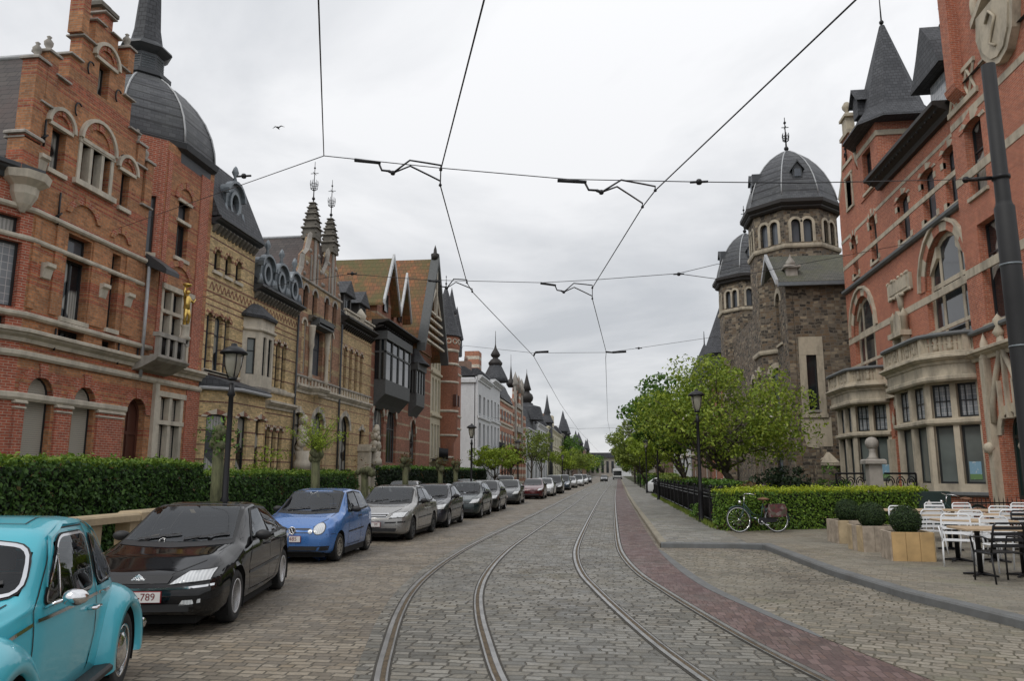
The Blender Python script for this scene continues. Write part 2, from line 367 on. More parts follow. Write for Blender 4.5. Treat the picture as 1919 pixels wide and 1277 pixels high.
def copy_tree(o,parent=None):
    c=o.copy(); COL.objects.link(c)
    if parent: c.parent=parent
    for ch in list(o.children): copy_tree(ch,c)
    return c
# ---------------------------------------------------------------- openings
class Op:
    def __init__(s,pts,arc=None): s.p=pts if area(pts)>0 else pts[::-1]; s.arc=arc or []; xs=[q[0] for q in pts]; zs=[q[1] for q in pts]; s.x0,s.x1,s.z0,s.z1=min(xs),max(xs),min(zs),max(zs)
def Rc(x0,x1,z0,z1): return Op([(x0,z0),(x1,z0),(x1,z1),(x0,z1)],[(x1,z1),(x0,z1)])
def Ar(x0,x1,z0,zs,n=9,ry=None):
    c=(x0+x1)/2; r=(x1-x0)/2; ry=ry or r
    arc=[(c+r*math.cos(PI*k/n),zs+ry*math.sin(PI*k/n)) for k in range(n+1)]
    return Op([(x0,z0),(x1,z0)]+arc,arc)
def Sg(x0,x1,z0,z1,rise=.12,n=6):
    c=(x0+x1)/2; h=(x1-x0)/2
    arc=[(c+h*math.cos(PI*k/n),z1-rise+rise*math.sin(PI*k/n)) for k in range(n+1)]
    return Op([(x0,z0),(x1,z0)]+arc,arc)
def Pt(x0,x1,z0,zs,h,n=5):
    c=(x0+x1)/2; r=(x1-x0)/2; arc=[]
    for k in range(n+1):
        f=k/n; arc.append((x1-r*(1-math.cos(f*PI/2)),zs+h*math.sin(f*PI/2)))
    for k in range(1,n+1):
        f=1-k/n; arc.append((x0+r*(1-math.cos(f*PI/2)),zs+h*math.sin(f*PI/2)))
    return Op([(x0,z0),(x1,z0)]+arc,arc)
def El(cx,cz,rx,rz,n=16):
    arc=[(cx+rx*math.cos(2*PI*k/n),cz+rz*math.sin(2*PI*k/n)) for k in range(n)]
    return Op(arc,arc+[arc[0]])
def inset(p,w):
    n=len(p); o=[]
    for i in range(n):
        a,b,c=Vector(p[i-1]),Vector(p[i]),Vector(p[(i+1)%n])
        d1=(b-a); d2=(c-b)
        d1=d1.normalized() if d1.length>1e-6 else d2.normalized(); d2=d2.normalized() if d2.length>1e-6 else d1
        n1=Vector((-d1.y,d1.x)); n2=Vector((-d2.y,d2.x)); m=(n1+n2)
        if m.length<1e-4: m=n1
        m.normalize(); k=w/max(.35,m.dot(n1)); q=b+m*k; o.append((q.x,q.y))
    return o
def inpoly(p,q):
    x,y=q; c=False; n=len(p)
    for i in range(n):
        x1,y1=p[i]; x2,y2=p[i-1]
        if (y1>y)!=(y2>y) and x<(x2-x1)*(y-y1)/(y2-y1)+x1: c=not c
    return c
def wallmb(outer,ops,th=.35,rev=.3,mi=0,mb=None,back=True):
    """a wall with true openings: front sheet, edges and reveals"""
    mb=mb or MB(); 
    if area(outer)<0: outer=outer[::-1]
    vs=[];es=[]
    for pl in [outer]+[o.p for o in ops]:
        b=len(vs); vs+=[Vector(q) for q in pl]; es+=[(b+i,b+(i+1)%len(pl)) for i in range(len(pl))]
    ov,_,of,_,_,_=delaunay_2d_cdt(vs,es,[],0,1e-5)
    fs=[]
    for f in of:
        c=sum((ov[i] for i in f),Vector((0,0)))/len(f)
        if inpoly(outer,c) and not any(inpoly(o.p,c) for o in ops):
            pl=[tuple(ov[i]) for i in f]; fs.append(f if area(pl)>0 else f[::-1])
    mb.add([(x,0,z) for x,z in ov],fs,mi)
    n=len(outer); mb.add([(x,0,z) for x,z in outer]+[(x,th,z) for x,z in outer],[(i,i+n,(i+1)%n+n,(i+1)%n) for i in range(n)],mi)
    for o in ops:
        n=len(o.p); mb.add([(x,0,z) for x,z in o.p]+[(x,rev,z) for x,z in o.p],[((i+1)%n,(i+1)%n+n,i+n,i) for i in range(n)],mi)
    return mb
def ringmb(outer,inner,y0,y1,mi=0,mb=None):
    mb=mb or MB(); n=len(outer)
    vs=[(x,y0,z) for x,z in outer]+[(x,y0,z) for x,z in inner]+[(x,y1,z) for x,z in outer]+[(x,y1,z) for x,z in inner]
    fs=[]
    for i in range(n):
        j=(i+1)%n; fs+=[(i,j,j+n,i+n),(j+2*n,i+2*n,i+3*n,j+3*n),(i,i+2*n,j+2*n,j),(j+n,j+3*n,i+3*n,i+n)]
    return mb.add(vs,fs,mi)
def archmb(arc,w,y0=-.035,y1=.06,nmat=2,per=2,mb=None,key=False,ext=0):
    """voussoirs round an arch; every second block of another material"""
    mb=mb or MB(); n=len(arc)
    # resample arc evenly
    P=[Vector(a) for a in arc]; c=sum(P,Vector((0,0)))/n; c=Vector((c.x,min(p.y for p in P)))
    for i in range(n-1):
        a,b=P[i],P[i+1]
        da=(a-c); db=(b-c)
        da=da.normalized() if da.length>1e-5 else Vector((0,1)); db=db.normalized() if db.length>1e-5 else Vector((0,1))
        A,B=a+da*w,b+db*w
        mb.hexa([(a.x,y0,a.y),(A.x,y0,A.y),(A.x,y1,A.y),(a.x,y1,a.y),(b.x,y0,b.y),(B.x,y0,B.y),(B.x,y1,B.y),(b.x,y1,b.y)],i%2 if nmat>1 else 0)
    if key:
        k=n//2; a=P[k] if n%2 else (P[k]+P[k-1])/2; h=w*.35
        mb.hexa([(a.x-h,y0-.03,a.y-.02),(a.x+h,y0-.03,a.y-.02),(a.x+h,y1,a.y-.02),(a.x-h,y1,a.y-.02),(a.x-h*1.5,y0-.03,a.y+w*1.15),(a.x+h*1.5,y0-.03,a.y+w*1.15),(a.x+h*1.5,y1,a.y+w*1.15),(a.x-h*1.5,y1,a.y+w*1.15)],0)
    return mb
def window(T,op,fr=(0,0,0),dep=.2,fm='frame_dark',fw=.06,mull=(),trans=(),pane='glass',sill=None,arch=None,aw=.22,amats=None,key=False,bw=None,name='window',stone=None,sw=.12,sillw=.08):
    """frame, bars and pane set inside an opening; optional sill and arch trim"""
    p=op.p; q=inset(p,fw); mb=ringmb(p,q,dep-.07,dep)
    bw=bw or fw
    for f in mull:
        x=op.x0+(op.x1-op.x0)*f; zt=op.z1
        for i in range(len(p)):   # height of the outline above x
            a,b=p[i],p[(i+1)%len(p)]
            if min(a[0],b[0])-1e-6<=x<=max(a[0],b[0])+1e-6 and abs(a[0]-b[0])>1e-6:
                z=a[1]+(b[1]-a[1])*(x-a[0])/(b[0]-a[0])
                if z>op.z0+.2: zt=z
        mb.box(x-bw/2,x+bw/2,dep-.06,dep-.005,op.z0+fw*.5,zt-fw*.5)
    for f in trans:
        z=op.z0+(op.z1-op.z0)*f; mb.box(op.x0+fw*.5,op.x1-fw*.5,dep-.062,dep-.006,z-bw/2,z+bw/2)
    if pane=='glass':
        q_=rnd.random(); pane='glass' if q_<.50 else 'glass_curtain' if q_<.78 else 'glass_blind' if q_<.9 else 'glass_bright'
    w=T.part(name,mb.place(fr),fm)
    gm=MB(); n=len(q); gm.add([(x,dep-.03,z) for x,z in q],[list(range(n))])
    T.part('pane',gm.place(fr),pane,w)
    if sill:
        T.part('sill',MB().box(op.x0-.1,op.x1+.1,-sillw,dep-.02,op.z0-.11,op.z0+.015).place(fr),sill,w)
    if arch: T.part('arch',archmb(op.arc,aw,key=key).place(fr),amats or [arch,arch],w)
    return w
def course(T,segs,prof,m,name='string_course',parent=None):
    """moulded course swept along wall-plan points segs [(x,y)...]; prof [(out,z)...] closed section, out = distance in front of the wall"""
    mb=MB(); P=[Vector(q) for q in segs]; n=len(P); k=len(prof); vs=[]
    for i,p in enumerate(P):
        d1=(p-P[i-1]).normalized() if i else None; d2=(P[i+1]-p).normalized() if i<n-1 else None
        if d1 is None: d1=d2
        if d2 is None: d2=d1
        n1=Vector((d1.y,-d1.x)); n2=Vector((d2.y,-d2.x)); m_=(n1+n2).normalized(); s=1/max(.3,m_.dot(n1))
        for o,z in prof: q=p+m_*(o*s); vs.append((q.x,q.y,z))
    fs=[]
    for i in range(n-1):
        for j in range(k): fs.append((i*k+j,(i+1)*k+j,(i+1)*k+(j+1)%k,i*k+(j+1)%k))
    fs.append(list(range(k))); fs.append([(n-1)*k+j for j in range(k)][::-1])
    mb.add(vs,fs); return T.part(name,mb,m,parent)
def prof_band(z0,z1,o=.08): return [(-.05,z0),(o*.6,z0),(o,z0+(z1-z0)*.35),(o,z1-.02),(o*.85,z1),(-.05,z1)]
def prof_corn(z0,z1,o=.3): h=z1-z0; return [(-.05,z0),(o*.25,z0),(o*.35,z0+h*.3),(o*.7,z0+h*.5),(o*.8,z0+h*.65),(o,z0+h*.7),(o,z1-.02),(o*.9,z1),(-.05,z1)]
def finial(T,x,y,z,h,r,m='iron_black',name='finial',crown=True):
    mb=MB(); mb.tube([(x,y,z),(x,y,z+h)],[r,r*.4],6)
    mb.sphere((x,y,z+h*.12),r*2.6,8); mb.sphere((x,y,z+h*.85),r*1.6,6)
    if crown:
        for zz,rr in ((.35,.28),(.45,.34)):
            mb.tube([(x+rr*h*.26*math.cos(a*PI/4),y+rr*h*.26*math.sin(a*PI/4),z+h*zz) for a in range(9)],r*.5,4)
        for a in range(6):
            ca,sa=math.cos(a*PI/3),math.sin(a*PI/3); mb.tube([(x,y,z+h*.3),(x+.28*h*.26*ca,y+.28*h*.26*sa,z+h*.35),(x+.34*h*.26*ca,y+.34*h*.26*sa,z+h*.47),(x+.3*h*.26*ca,y+.3*h*.26*sa,z+h*.55)],r*.4,4)
        mb.tube([(x-h*.09,y,z+h*.72),(x+h*.09,y,z+h*.72)],r*.5,4); mb.tube([(x,y-h*.09,z+h*.72),(x,y+h*.09,z+h*.72)],r*.5,4)
    return T.part(name,mb,m)
def XZ(*pts): return list(pts)
# ================================================================ ground, road, rails, pavements
m_setts('setts_track',(.118,.111,.092),(.212,.199,.17),(.036,.030,.019),.24,.125,tint=(.15,.148,.135),moss=(.115,.10,.055),bs=.9,rough=.5,holes=True,warp=.05)
m_setts('setts_road',(.158,.133,.102),(.24,.205,.158),(.062,.054,.037),.21,.115,tint=(.175,.155,.13),holes=True,rough=.6,bs=.55)
m_setts('setts_bay',(.17,.155,.125),(.245,.22,.18),(.075,.068,.045),.2,.13,rot=.35,tint=(.185,.17,.135),moss=(.15,.15,.085),holes=True,rough=.65,bs=.6)
m_setts('brick_lane',(.10,.066,.06),(.148,.10,.092),(.05,.036,.032),.1,.2,warp=.012,ms=.006,tint=(.112,.066,.066),moss=(.12,.105,.085),holes=True,rough=.6,bs=.3)
m_setts('paving',(.185,.18,.165),(.235,.23,.21),(.10,.10,.08),.3,.3,warp=.006,ms=.008,tint=(.17,.165,.145),moss=(.15,.16,.09),rough=.7,bs=.25)
m_setts('paving_brick',(.175,.155,.125),(.22,.195,.155),(.10,.095,.06),.22,.11,rot=.35,warp=.008,ms=.007,tint=(.19,.18,.15),moss=(.16,.165,.09),rough=.7,bs=.25)
m_stone('kerb_stone',(.145,.15,.15),amt=.45); m_stone('kerb_yellow',(.28,.25,.19),amt=.5)
m_plain('rail_steel',(.33,.325,.315),.38,.85,.3,3); m_plain('rail_dirt',(.085,.062,.036),.85,0,.45,9); m_plain('rail_gap',(.045,.04,.032),.9)
def soil():
    g=NG('soil'); f=g.noise(2.5,det=8,rough=.7); g.set(Base_Color=g.ramp(f,[(.3,(.035,.03,.02)),(.5,(.05,.055,.025)),(.7,(.05,.08,.025))]),Roughness=.95); g.bump(g.noise(20),.6,.05)
soil()
def cr(P,t):   # Catmull-Rom through (Y,X) knots
    n=len(P); i=max(0,min(n-2,next((k for k in range(n-1) if P[k+1][0]>=t),n-2)))
    p0,p1,p2,p3=P[max(0,i-1)],P[i],P[i+1],P[min(n-1,i+2)]
    h=p2[0]-p1[0]; u=(t-p1[0])/h
    m1=(p2[1]-p0[1])/(p2[0]-p0[0]) if p2[0]!=p0[0] else 0; m2=(p3[1]-p1[1])/(p3[0]-p1[0]) if p3[0]!=p1[0] else 0
    return (2*u**3-3*u*u+1)*p1[1]+(u**3-2*u*u+u)*h*m1+(-2*u**3+3*u*u)*p2[1]+(u**3-u*u)*h*m2
TL=[(-6,3.6),(0,1.0),(3,-.22),(5,-.96),(6.65,-1.45),(7.9,-1.75),(9.5,-2.10),(11.2,-2.40),(13,-2.61),(15.5,-2.77),(18.7,-2.85),(23,-2.82),(30,-2.74),(42,-2.64),(60,-2.56),(150,-1.8),(700,2.6)]
TR=[(-6,4.9),(0,3.2),(3,2.33),(5,1.77),(7,1.23),(8.4,.89),(10.4,.50),(12,.22),(13.6,-.03),(15.9,-.24),(18.5,-.35),(25,-.38),(40,-.36),(60,-.28),(150,.48),(700,4.9)]
YS=[-6+.35*i for i in range(90)]+[25.5+1.5*i for i in range(24)]+[62+8*i for i in range(9)]+[150,250,400,700]
def strip(fa,fb,z,ys=YS,mb=None,za=None,mi=0):
    mb=mb or MB(); vs=[];fs=[]
    for y in ys: vs+=[(fa(y),y,z),(fb(y),y,z if za is None else za)]
    for i in range(len(ys)-1): fs.append((2*i,2*i+1,2*i+3,2*i+2))
    return mb.add(vs,fs,mi)
def nrm(P,t):  # offset direction factor for a curve x(y)
    d=(cr(P,t+.05)-cr(P,t-.05))/.1; return math.sqrt(1+d*d)
def off(P,o): return lambda y:cr(P,y)+o*nrm(P,y)
structure('ground',MB().add([(-1500,-800,-.06),(1500,-800,-.06),(1500,2400,-.06),(-1500,2400,-.06)],[(0,1,2,3)]),'soil')
structure('road',MB().add([(-7.15,-12,0),(9,-12,0),(9,16,0),(1.5,19.2,0),(1.5,60,0),(2.4,150,0),(6.8,700,0),(-7.15,700,0)],[(0,1,2,3,4,5,6,7)]),'setts_road')
structure('track_paving',strip(off(TL,-.72),off(TR,.5),.004),'setts_track')
REDO=[(-6,5.2),(0,4.2),(4,3.45),(7.15,2.60),(8.6,2.2),(10.2,1.80),(12.7,1.32),(16.6,1.06),(22,1.0),(36,1.02),(60,1.1),(150,1.9),(700,6.3)]
structure('brick_lane',strip(off(TR,.5),lambda y:cr(REDO,y),.0045),'brick_lane')
structure('parking_bay',strip(lambda y:cr(REDO,y)+.02,lambda y:6.2-.15*y,.0042,[-6+.5*i for i in range(49)]),'setts_bay')
structure('gutter',strip(lambda y:cr(REDO,y)-.02,lambda y:cr(REDO,y)+.02+.13*max(0,math.sin(PI*(y-8.8)/9.3))**.5,.0085,[8.8+.387*i for i in range(25)]),'kerb_stone')
# far end of the street: a cross street
structure('cross_street',MB().add([(-14.5,430,.008),(14,430,.008),(14,442,.008),(-14.5,442,.008)],[(0,1,2,3)]),'setts_road')
for P,tag_ in ((TL,0),(TR,1)):
    for sgn in (-1,1):
        mb=MB(); ys=YS
        a=lambda y,o:cr(P,y)+sgn*o*nrm(P,y)
        strip(lambda y:a(y,.545+.025),lambda y:a(y,.545),.0085,mb=mb,mi=2)           # dirt gap outside
        strip(lambda y:a(y,.545),lambda y:a(y,.50),.016,mb=mb,mi=0)                # running head
        strip(lambda y:a(y,.545),lambda y:a(y,.545),.016,za=.004,mb=mb,mi=0); strip(lambda y:a(y,.50),lambda y:a(y,.495),.016,za=.0075,mb=mb,mi=0)
        strip(lambda y:a(y,.50),lambda y:a(y,.452),.0095,mb=mb,mi=1)                # groove with rust and dirt
        strip(lambda y:a(y,.456),lambda y:a(y,.452),.0095,za=.014,mb=mb,mi=0)
        strip(lambda y:a(y,.452),lambda y:a(y,.434),.014,mb=mb,mi=0)                 # guard lip
        strip(lambda y:a(y,.434),lambda y:a(y,.415),.0085,mb=mb,mi=2)
        structure('tram_rail',mb,['rail_steel','rail_dirt','rail_gap'])
# pavements with real kerbs
def pave(name,poly,kerb,mat,z=.105,kw=.16,km='kerb_stone',side=1):
    structure(name,MB().prism_z(poly,-.05,z),mat)
    mb=MB(); P=[Vector(q) for q in kerb]; vs=[];n=len(P)
    for i,p in enumerate(P):
        d1=(p-P[i-1]).normalized() if i else (P[1]-p).normalized(); d2=(P[i+1]-p).normalized() if i<n-1 else d1
        m_=(Vector((-d1.y,d1.x))+Vector((-d2.y,d2.x))).normalized()*side; s=1/max(.4,abs(m_.dot(Vector((-d1.y,d1.x)))))
        for o,zz in ((0,-.05),(0,z-.015),(.02,z+.008),(kw,z+.008),(kw,-.05)): q=p+m_*(o*s-.012); vs.append((q.x,q.y,zz))
    fs=[(i*5+j,(i+1)*5+j,(i+1)*5+j+1,i*5+j+1) for i in range(n-1) for j in range(4)]
    mb.add(vs,fs); structure('kerb',mb,km)
KR=[(6.4,700),(2.0,150),(1.18,60),(1.1,40),(1.1,25),(1.1,18.7)]
KT=[(1.1,18.68),(3.4,18.68),(3.47,17.2),(3.62,14),(3.95,11.5),(4.22,10.5),(4.6,9),(5.3,6.5),(6.6,2.5)]
pave('pavement',[(1.1,18.7),(3.1,18.7),(3.1,60),(4.0,150),(8.4,700),(6.4,700),(2.0,150),(1.18,60),(1.1,40)],KR,'paving',km='kerb_yellow',side=1)
pave('terrace_pavement',[(1.1,18.69),(3.4,18.69),(3.47,17.2),(3.62,14),(3.95,11.5),(4.22,10.5),(4.6,9),(5.3,6.5),(6.6,2.5),(12.5,2.5),(12.5,27),(3.1,27),(3.1,18.695),(1.1,18.695)],KT,'paving_brick',z=.109,kw=.2,side=1)
pave('left_pavement',[(-7.1,-10),(-7.1,700),(-9.3,700),(-9.3,-10)],[(-7.1,-10),(-7.1,700)],'paving',side=1)
structure('left_front_garden',MB().box(-14.9,-9.3,4,700,-.05,.10),'soil')
structure('right_front_garden',MB().prism_z([(3.1,27),(14,27),(20,700),(8.4,700),(4.0,150),(3.1,60)],-.05,.10),'soil')
# ================================================================ houses on the left side; plan coordinates (s = along the street, d = depth behind the facade line, z)
XL=-14.8
def house(name,label,s0,X=XL,group=None): return Thing(name,label,'house',(X,s0,0),R(90),group,off=(s0,0,0))
def gable_roof_d(T,s0,s1,sr,ze,zr,d0,d1,m,ov=.15,name='roof'):   # ridge runs into the depth
    T.part(name,MB().prism([(s0-ov,ze-.1),(s1+ov,ze-.1),(s1+ov,ze+.05),(sr,zr),(s0-ov,ze+.05)],d0,d1),m)
def roof_s(T,s0,s1,prof,m,name='roof'):                # profile (d,z) swept along the street
    return T.part(name,MB().prism_x(prof,s0,s1),m)
# ---- stepped gable corner house
A=house('gabled_corner_house','ochre and red brick house with stepped gable and slate domed tower behind tall hedge',21)
SG=[(2.75,10.2),(2.3,11.4),(1.85,12.4),(1.4,13.3),(1.0,14.1),(.52,14.9),(.2,15.35)]; sc=19.55
left=[(sc-a,z) for a,z in SG]; 
outl=[(17.45,0),(21.85,0),(21.85,8.6),(22.3,8.6),(22.3,10.2)]
pz=10.2
for a,z in SG: outl+= [(sc+min(a,2.75),pz),(sc+min(a,2.75),z)]; pz=z
for a,z in SG[::-1]:
    outl+=[(sc-a,z)]; i=SG.index((a,z)); outl+=[(sc-a,SG[i-1][1] if i else 10.2)]
outl+=[(16.8,9.35),(17.45,9.3)]
outl=[p for i,p in enumerate(outl) if p!=outl[i-1]]
oA=dict(s1=Ar(17.85,18.8,.35,3.72),s2=Ar(19.62,20.52,.35,3.68),dr=Ar(21.95,22.29,.2,3.7) if 0 else None,
 m1=Rc(18.8,19.75,5.9,7.62),m1t=Rc(18.8,19.75,7.74,8.3),m2=Rc(20.72,21.12,5.95,7.62),m2t=Rc(20.72,21.12,7.74,8.28),
 p1=Rc(18.75,19.8,5.2,5.62),p2=Rc(20.6,21.2,5.2,5.62),
 g1=Rc(17.78,18.32,9.78,11.0),g2a=Rc(18.95,19.3,9.92,11.02),g2b=Rc(19.4,19.8,9.92,11.02),g2c=Rc(19.9,20.22,9.92,11.02),g3=Rc(20.8,21.2,9.78,10.95),t1=Rc(19.35,19.82,12.75,13.75))
oA={k:v for k,v in oA.items() if v}
A.part('gable_wall',wallmb(outl,list(oA.values()),.38,.34),'house_brick_ochre')
A.part('house_body',MB().box(14.6,26.1,.5,9,0,9.0).box(17.5,22.2,.40,9,9.0,10.2),'house_brick_red')
for k in ('s1','s2'): window(A,oA[k],dep=.22,fm='frame_dark',fw=.03,pane='shutter',name='shuttered_window',arch='brick_dark_course',aw=.3,amats=['house_brick_red','house_brick_ochre'],key=True)
for k in ('m1','m2'): window(A,oA[k],dep=.3,mull=(.5,),pane='glass_curtain',sill='stone_pale')
for k in ('m1t','m2t'): window(A,oA[k],dep=.3,pane='glass_bright')
for k in ('p1','p2'): window(A,oA[k],dep=.3,mull=(.2,.4,.6,.8),bw=.02,fm='iron_black',pane='glass',name='basement_grille')
for k in ('g1','g3'): window(A,oA[k],dep=.28,sill='stone_pale')
for k in ('g2a','g2b','g2c','t1'): window(A,oA[k],dep=.3,fw=.04)
# stone frame of the three-light window, tympana and their hood moulds
fb=MB(); fb.box(18.8,20.4,-.06,.2,11.02,11.15); fb.box(18.7,20.5,-.12,.2,9.74,9.9)
for x in (18.87,19.33,19.83,20.28): fb.box(x-.05 if x!=18.87 else 18.82,x+.07,-.04,.2,9.9,11.02)
A.part('stone_window_frame',fb,'stone_pale')
for c,r,z in ((18.05,.45,11.06),(19.6,.72,11.15),(21.0,.42,10.98),(19.6,.5,13.85)):
    arc=[(c+r*.72*math.cos(PI*k/10),z+r*.72*math.sin(PI*k/10)) for k in range(11)]
    T=A.part('blind_arch',archmb(arc,r*.28,-.05,.05,key=True),['house_brick_red','house_brick_ochre'])
    arc2=[(c+r*math.cos(PI*k/12),z+r*math.sin(PI*k/12)) for k in range(13)]
    A.part('hood_mould',archmb(arc2,.1,-.12,.05,nmat=1),'stone_pale',T)
    A.part('lintel',MB().box(c-r,c+r,-.08,.05,z-.08,z+.02),'stone_pale',T)
for c,r,z in ((19.3,.6,8.75),(21.0,.36,8.7)):
    arc=[(c+r*math.cos(PI*(.12+.76*k/9)),z-.1+r*math.sin(PI*(.12+.76*k/9))) for k in range(10)]
    A.part('blind_arch',archmb(arc,.18,-.06,.05,key=True),['house_brick_ochre','house_brick_red'])
# caps and pinnacles of the steps
cp=MB(); pn=MB(); pz=10.2
for i,(a,z) in enumerate(SG):
    nx=SG[i+1][0] if i<len(SG)-1 else 0
    for sg in (-1,1):
        x0,x1=sc+sg*(a+.08),sc+sg*(nx-.06)
        if i==len(SG)-1: x1=sc
        cp.cbox(min(x0,x1),max(x0,x1),-.1,.48,z,z+.07,.03)
A.part('coping',cp,'stone_grey')
for a,z0,z1 in ((-2.42,10.27,12.5),(2.55,10.27,11.7),(-1.02,14.17,15.4),(1.12,14.17,14.9),(-2.05,11.47,12.9),(2.05,11.47,12.1)):
    w=.19 if abs(a)>1.5 else .14
    p=MB().box(sc+a-w,sc+a+w,-.06,.38,z0,z1,0); p.cbox(sc+a-w-.06,sc+a+w+.06,-.12,.44,z1,z1+.1,.04,1)
    p.lathe([(.13,z1+.1),(.05,z1+.2),(.11,z1+.3),(.12,z1+.4),(.04,z1+.5),(.07,z1+.55),(.0,z1+.6)],(sc+a,.16),8,1)
    A.part('pinnacle',p,['house_brick_ochre','stone_grey'])
A.part('chimney',MB().box(sc+.25,sc+.85,.5,1.2,14,15.9,0).cbox(sc+.12,sc+.98,.38,1.32,15.9,16.1,.08,1).box(sc+.3,sc+.8,.55,1.15,16.1,16.2,1),['brick_gable','stone_dark'])
# iron wall anchors, carved corbels
an=MB()
for x,z,f in ((18.62,11.85,1),(20.75,11.2,-1),(18.95,13.3,1),(20.25,13.1,-1)):
    an.tube([(x+f*.14*math.cos(t),-.05,z+.22*math.sin(t)) for t in [PI*(.25+1.1*k/8)*(1 if f>0 else -1)+(0 if f>0 else PI)-0 for k in range(9)]],.025,5)
for x,z0,z1 in ((17.45,10.25,11.0),(18.25,8.35,9.25),(18.6,4.95,5.55),(21.3,4.95,5.6),(22.25,4.95,5.6)): 
    an.tube([(x,-.06,z0),(x,-.06,z1)],.03,5); an.tube([(x-.1,-.07,z0+.2),(x,-.1,z0+.28),(x+.1,-.07,z0+.36)],.03,5)
A.part('wall_anchor',an,'iron_black')
for x,z in ((17.45,9.9),(18.05,7.1),(20.35,7.1),(21.55,7.1)):
    k=MB().prism_x([(0.05,z-.35),(-.06,z-.3),(-.12,z-.05),(-.2,z),(-.2,z+.1),(.05,z+.1)],x-.16,x+.16); A.part('corbel',k,'stone_pale')
# pilaster strips (red courses) between the first floor windows
for x0,x1,z0,z1 in ((17.5,17.75,5.9,8.3),(19.8,20.5,5.9,8.35),(21.35,21.85,5.9,8.35),(18.3,18.6,5.9,8.35)):
    A.part('pilaster',MB().box(x0,x1,-.05,.1,z0,z1),'house_brick_ochre')
for x0,x1 in ((17.45,17.78),(18.92,19.5),(20.62,21.8)):
    A.part('pier',MB().box(x0,x1,-.07,.1,0,3.45,0).cbox(x0-.04,x1+.04,-.12,.1,3.45,3.52,.02,1).box(x0-.02,x1+.02,-.1,.1,3.32,3.37,1),['house_brick_red','stone_pale'])
# canted left wing
an_=R(-21.5); L0=3.4; WF=(17.45-L0*math.cos(an_),-L0*math.sin(an_),an_)
oW=[Rc(.25,1.0,5.85,7.9),Rc(1.45,3.2,5.85,7.55),Rc(1.6,3.1,7.75,8.2),Ar(.3,1.1,.3,3.6),Ar(1.8,2.75,.3,3.6),Rc(1.4,3.0,5.2,5.6)]
A.part('wing_wall',wallmb([(0,0),(L0,0),(L0,9.3),(0,9.3)],oW,.3,.3).place(WF),'house_brick_red')
window(A,oW[0],WF,dep=.25,mull=(.5,),pane='glass_leaded'); window(A,oW[1],WF,dep=.25,mull=(.5,),pane='glass_leaded'); window(A,oW[2],WF,dep=.25,mull=(.5,),pane='glass_curtain')
for o in oW[3:5]: window(A,o,WF,dep=.2,fw=.03,pane='shutter',name='shuttered_window',arch=1,aw=.28,amats=['house_brick_red','house_brick_ochre'])
window(A,oW[5],WF,dep=.25,mull=(.25,.5,.75),pane='glass',name='basement_grille')
W0=(WF[0],WF[1]); W1=(17.45,0)
Pl=[W0,W1,(22.9,0),(26.15,0)]
course(A,Pl,prof_corn(5.0,5.32,.3),'stone_pale','balcony_cornice'); course(A,Pl,prof_band(4.6,4.78,.12),'stone_pale'); course(A,Pl[:3],prof_band(5.62,5.76,.14),'stone_pale')
course(A,[W0,W1,(22.3,0)],prof_band(8.38,8.52,.12),'stone_pale'); course(A,[W0,W1,(22.3,0)],prof_band(7.62,7.74,.08),'stone_pale'); course(A,[W0,W1,(21.9,0)],prof_band(3.52,3.72,.12),'stone_pale')
course(A,[W0,W1],prof_corn(9.1,9.5,.35),'zinc_dark','gutter')
A.part('corbel_turret',MB().lathe([(.05,8.3),(.2,8.5),(.32,8.75),(.34,8.95),(.55,9.1),(.6,9.3),(.5,9.32),(.3,9.35)],(17.1,.05),8,0,False),'stone_pale')
A.part('corner_pier',MB().box(16.74,17.3,-.1,.37,9.36,10.3,0).cbox(16.66,17.36,-.16,.46,10.3,10.4,.04,1),['house_brick_ochre','stone_grey'])
gable_roof_d(A,17.0,22.1,19.55,9.6,14.2,.38,11,'slate_rust',.3)
A.part('ridge',MB().tube([(19.55,.4,14.2),(19.55,11,14.2)],.1,6),'lead_pale')
A.part('wing_roof',MB().hexa([(12.8,1.9,9.2),(16.95,.15,9.2),(17.0,6,9.2),(12.8,6,9.2),(14.5,3.5,11.2),(17,3.2,11.2),(17,6,11.2),(14.5,6,11.2)]),'slate_rust')
A.part('wing_dormer',MB().prism([(14.6,9.5),(15.9,9.5),(15.9,10.6),(15.25,11.2),(14.6,10.6)],1.3,3.2),'slate_rust')
# ground floor between gable and tower: porch door and stone-framed window; the tower front
oT=dict(dr=Ar(22.0,23.0,.15,3.55),w0=Rc(23.75,24.25,.4,3.3),w0b=Rc(24.4,24.95,.4,3.3),w1=Rc(23.75,24.25,3.45,4.2),w1b=Rc(24.4,24.95,3.45,4.2),
 f1=Rc(23.5,23.9,5.5,7.0),f2=Rc(24.02,24.55,5.5,7.0),f3=Rc(24.67,25.05,5.5,7.0),f1t=Rc(23.5,23.9,7.15,7.8),f2t=Rc(24.02,24.55,7.15,7.8),f3t=Rc(24.67,25.05,7.15,7.8),
 t1=Rc(23.98,24.68,9.1,10.35),t2=Rc(23.98,24.68,10.5,11.1))
A.part('tower_wall',wallmb([(21.85,0),(26.2,0),(26.2,12.95),(23.1,12.95),(23.1,8.6),(21.85,8.6)],list(oT.values()),.3,.3),'house_brick_ochre')
A.part('tower_red_pier',MB().box(25.3,25.9,-.04,.1,5.4,12.6).box(23.15,23.38,-.04,.1,5.4,12.6).box(25.3,26.15,-.04,.1,0,4.6),'house_brick_red')
window(A,oT['dr'],dep=.28,fm='door_brown',fw=.1,mull=(.5,),trans=(.72,),pane='door_brown',name='front_door',arch=1,aw=.25,amats=['house_brick_red','house_brick_ochre'],key=True)
for k in ('w0','w0b'): window(A,oT[k],dep=.2,fw=.03,pane='shutter',name='shuttered_window')
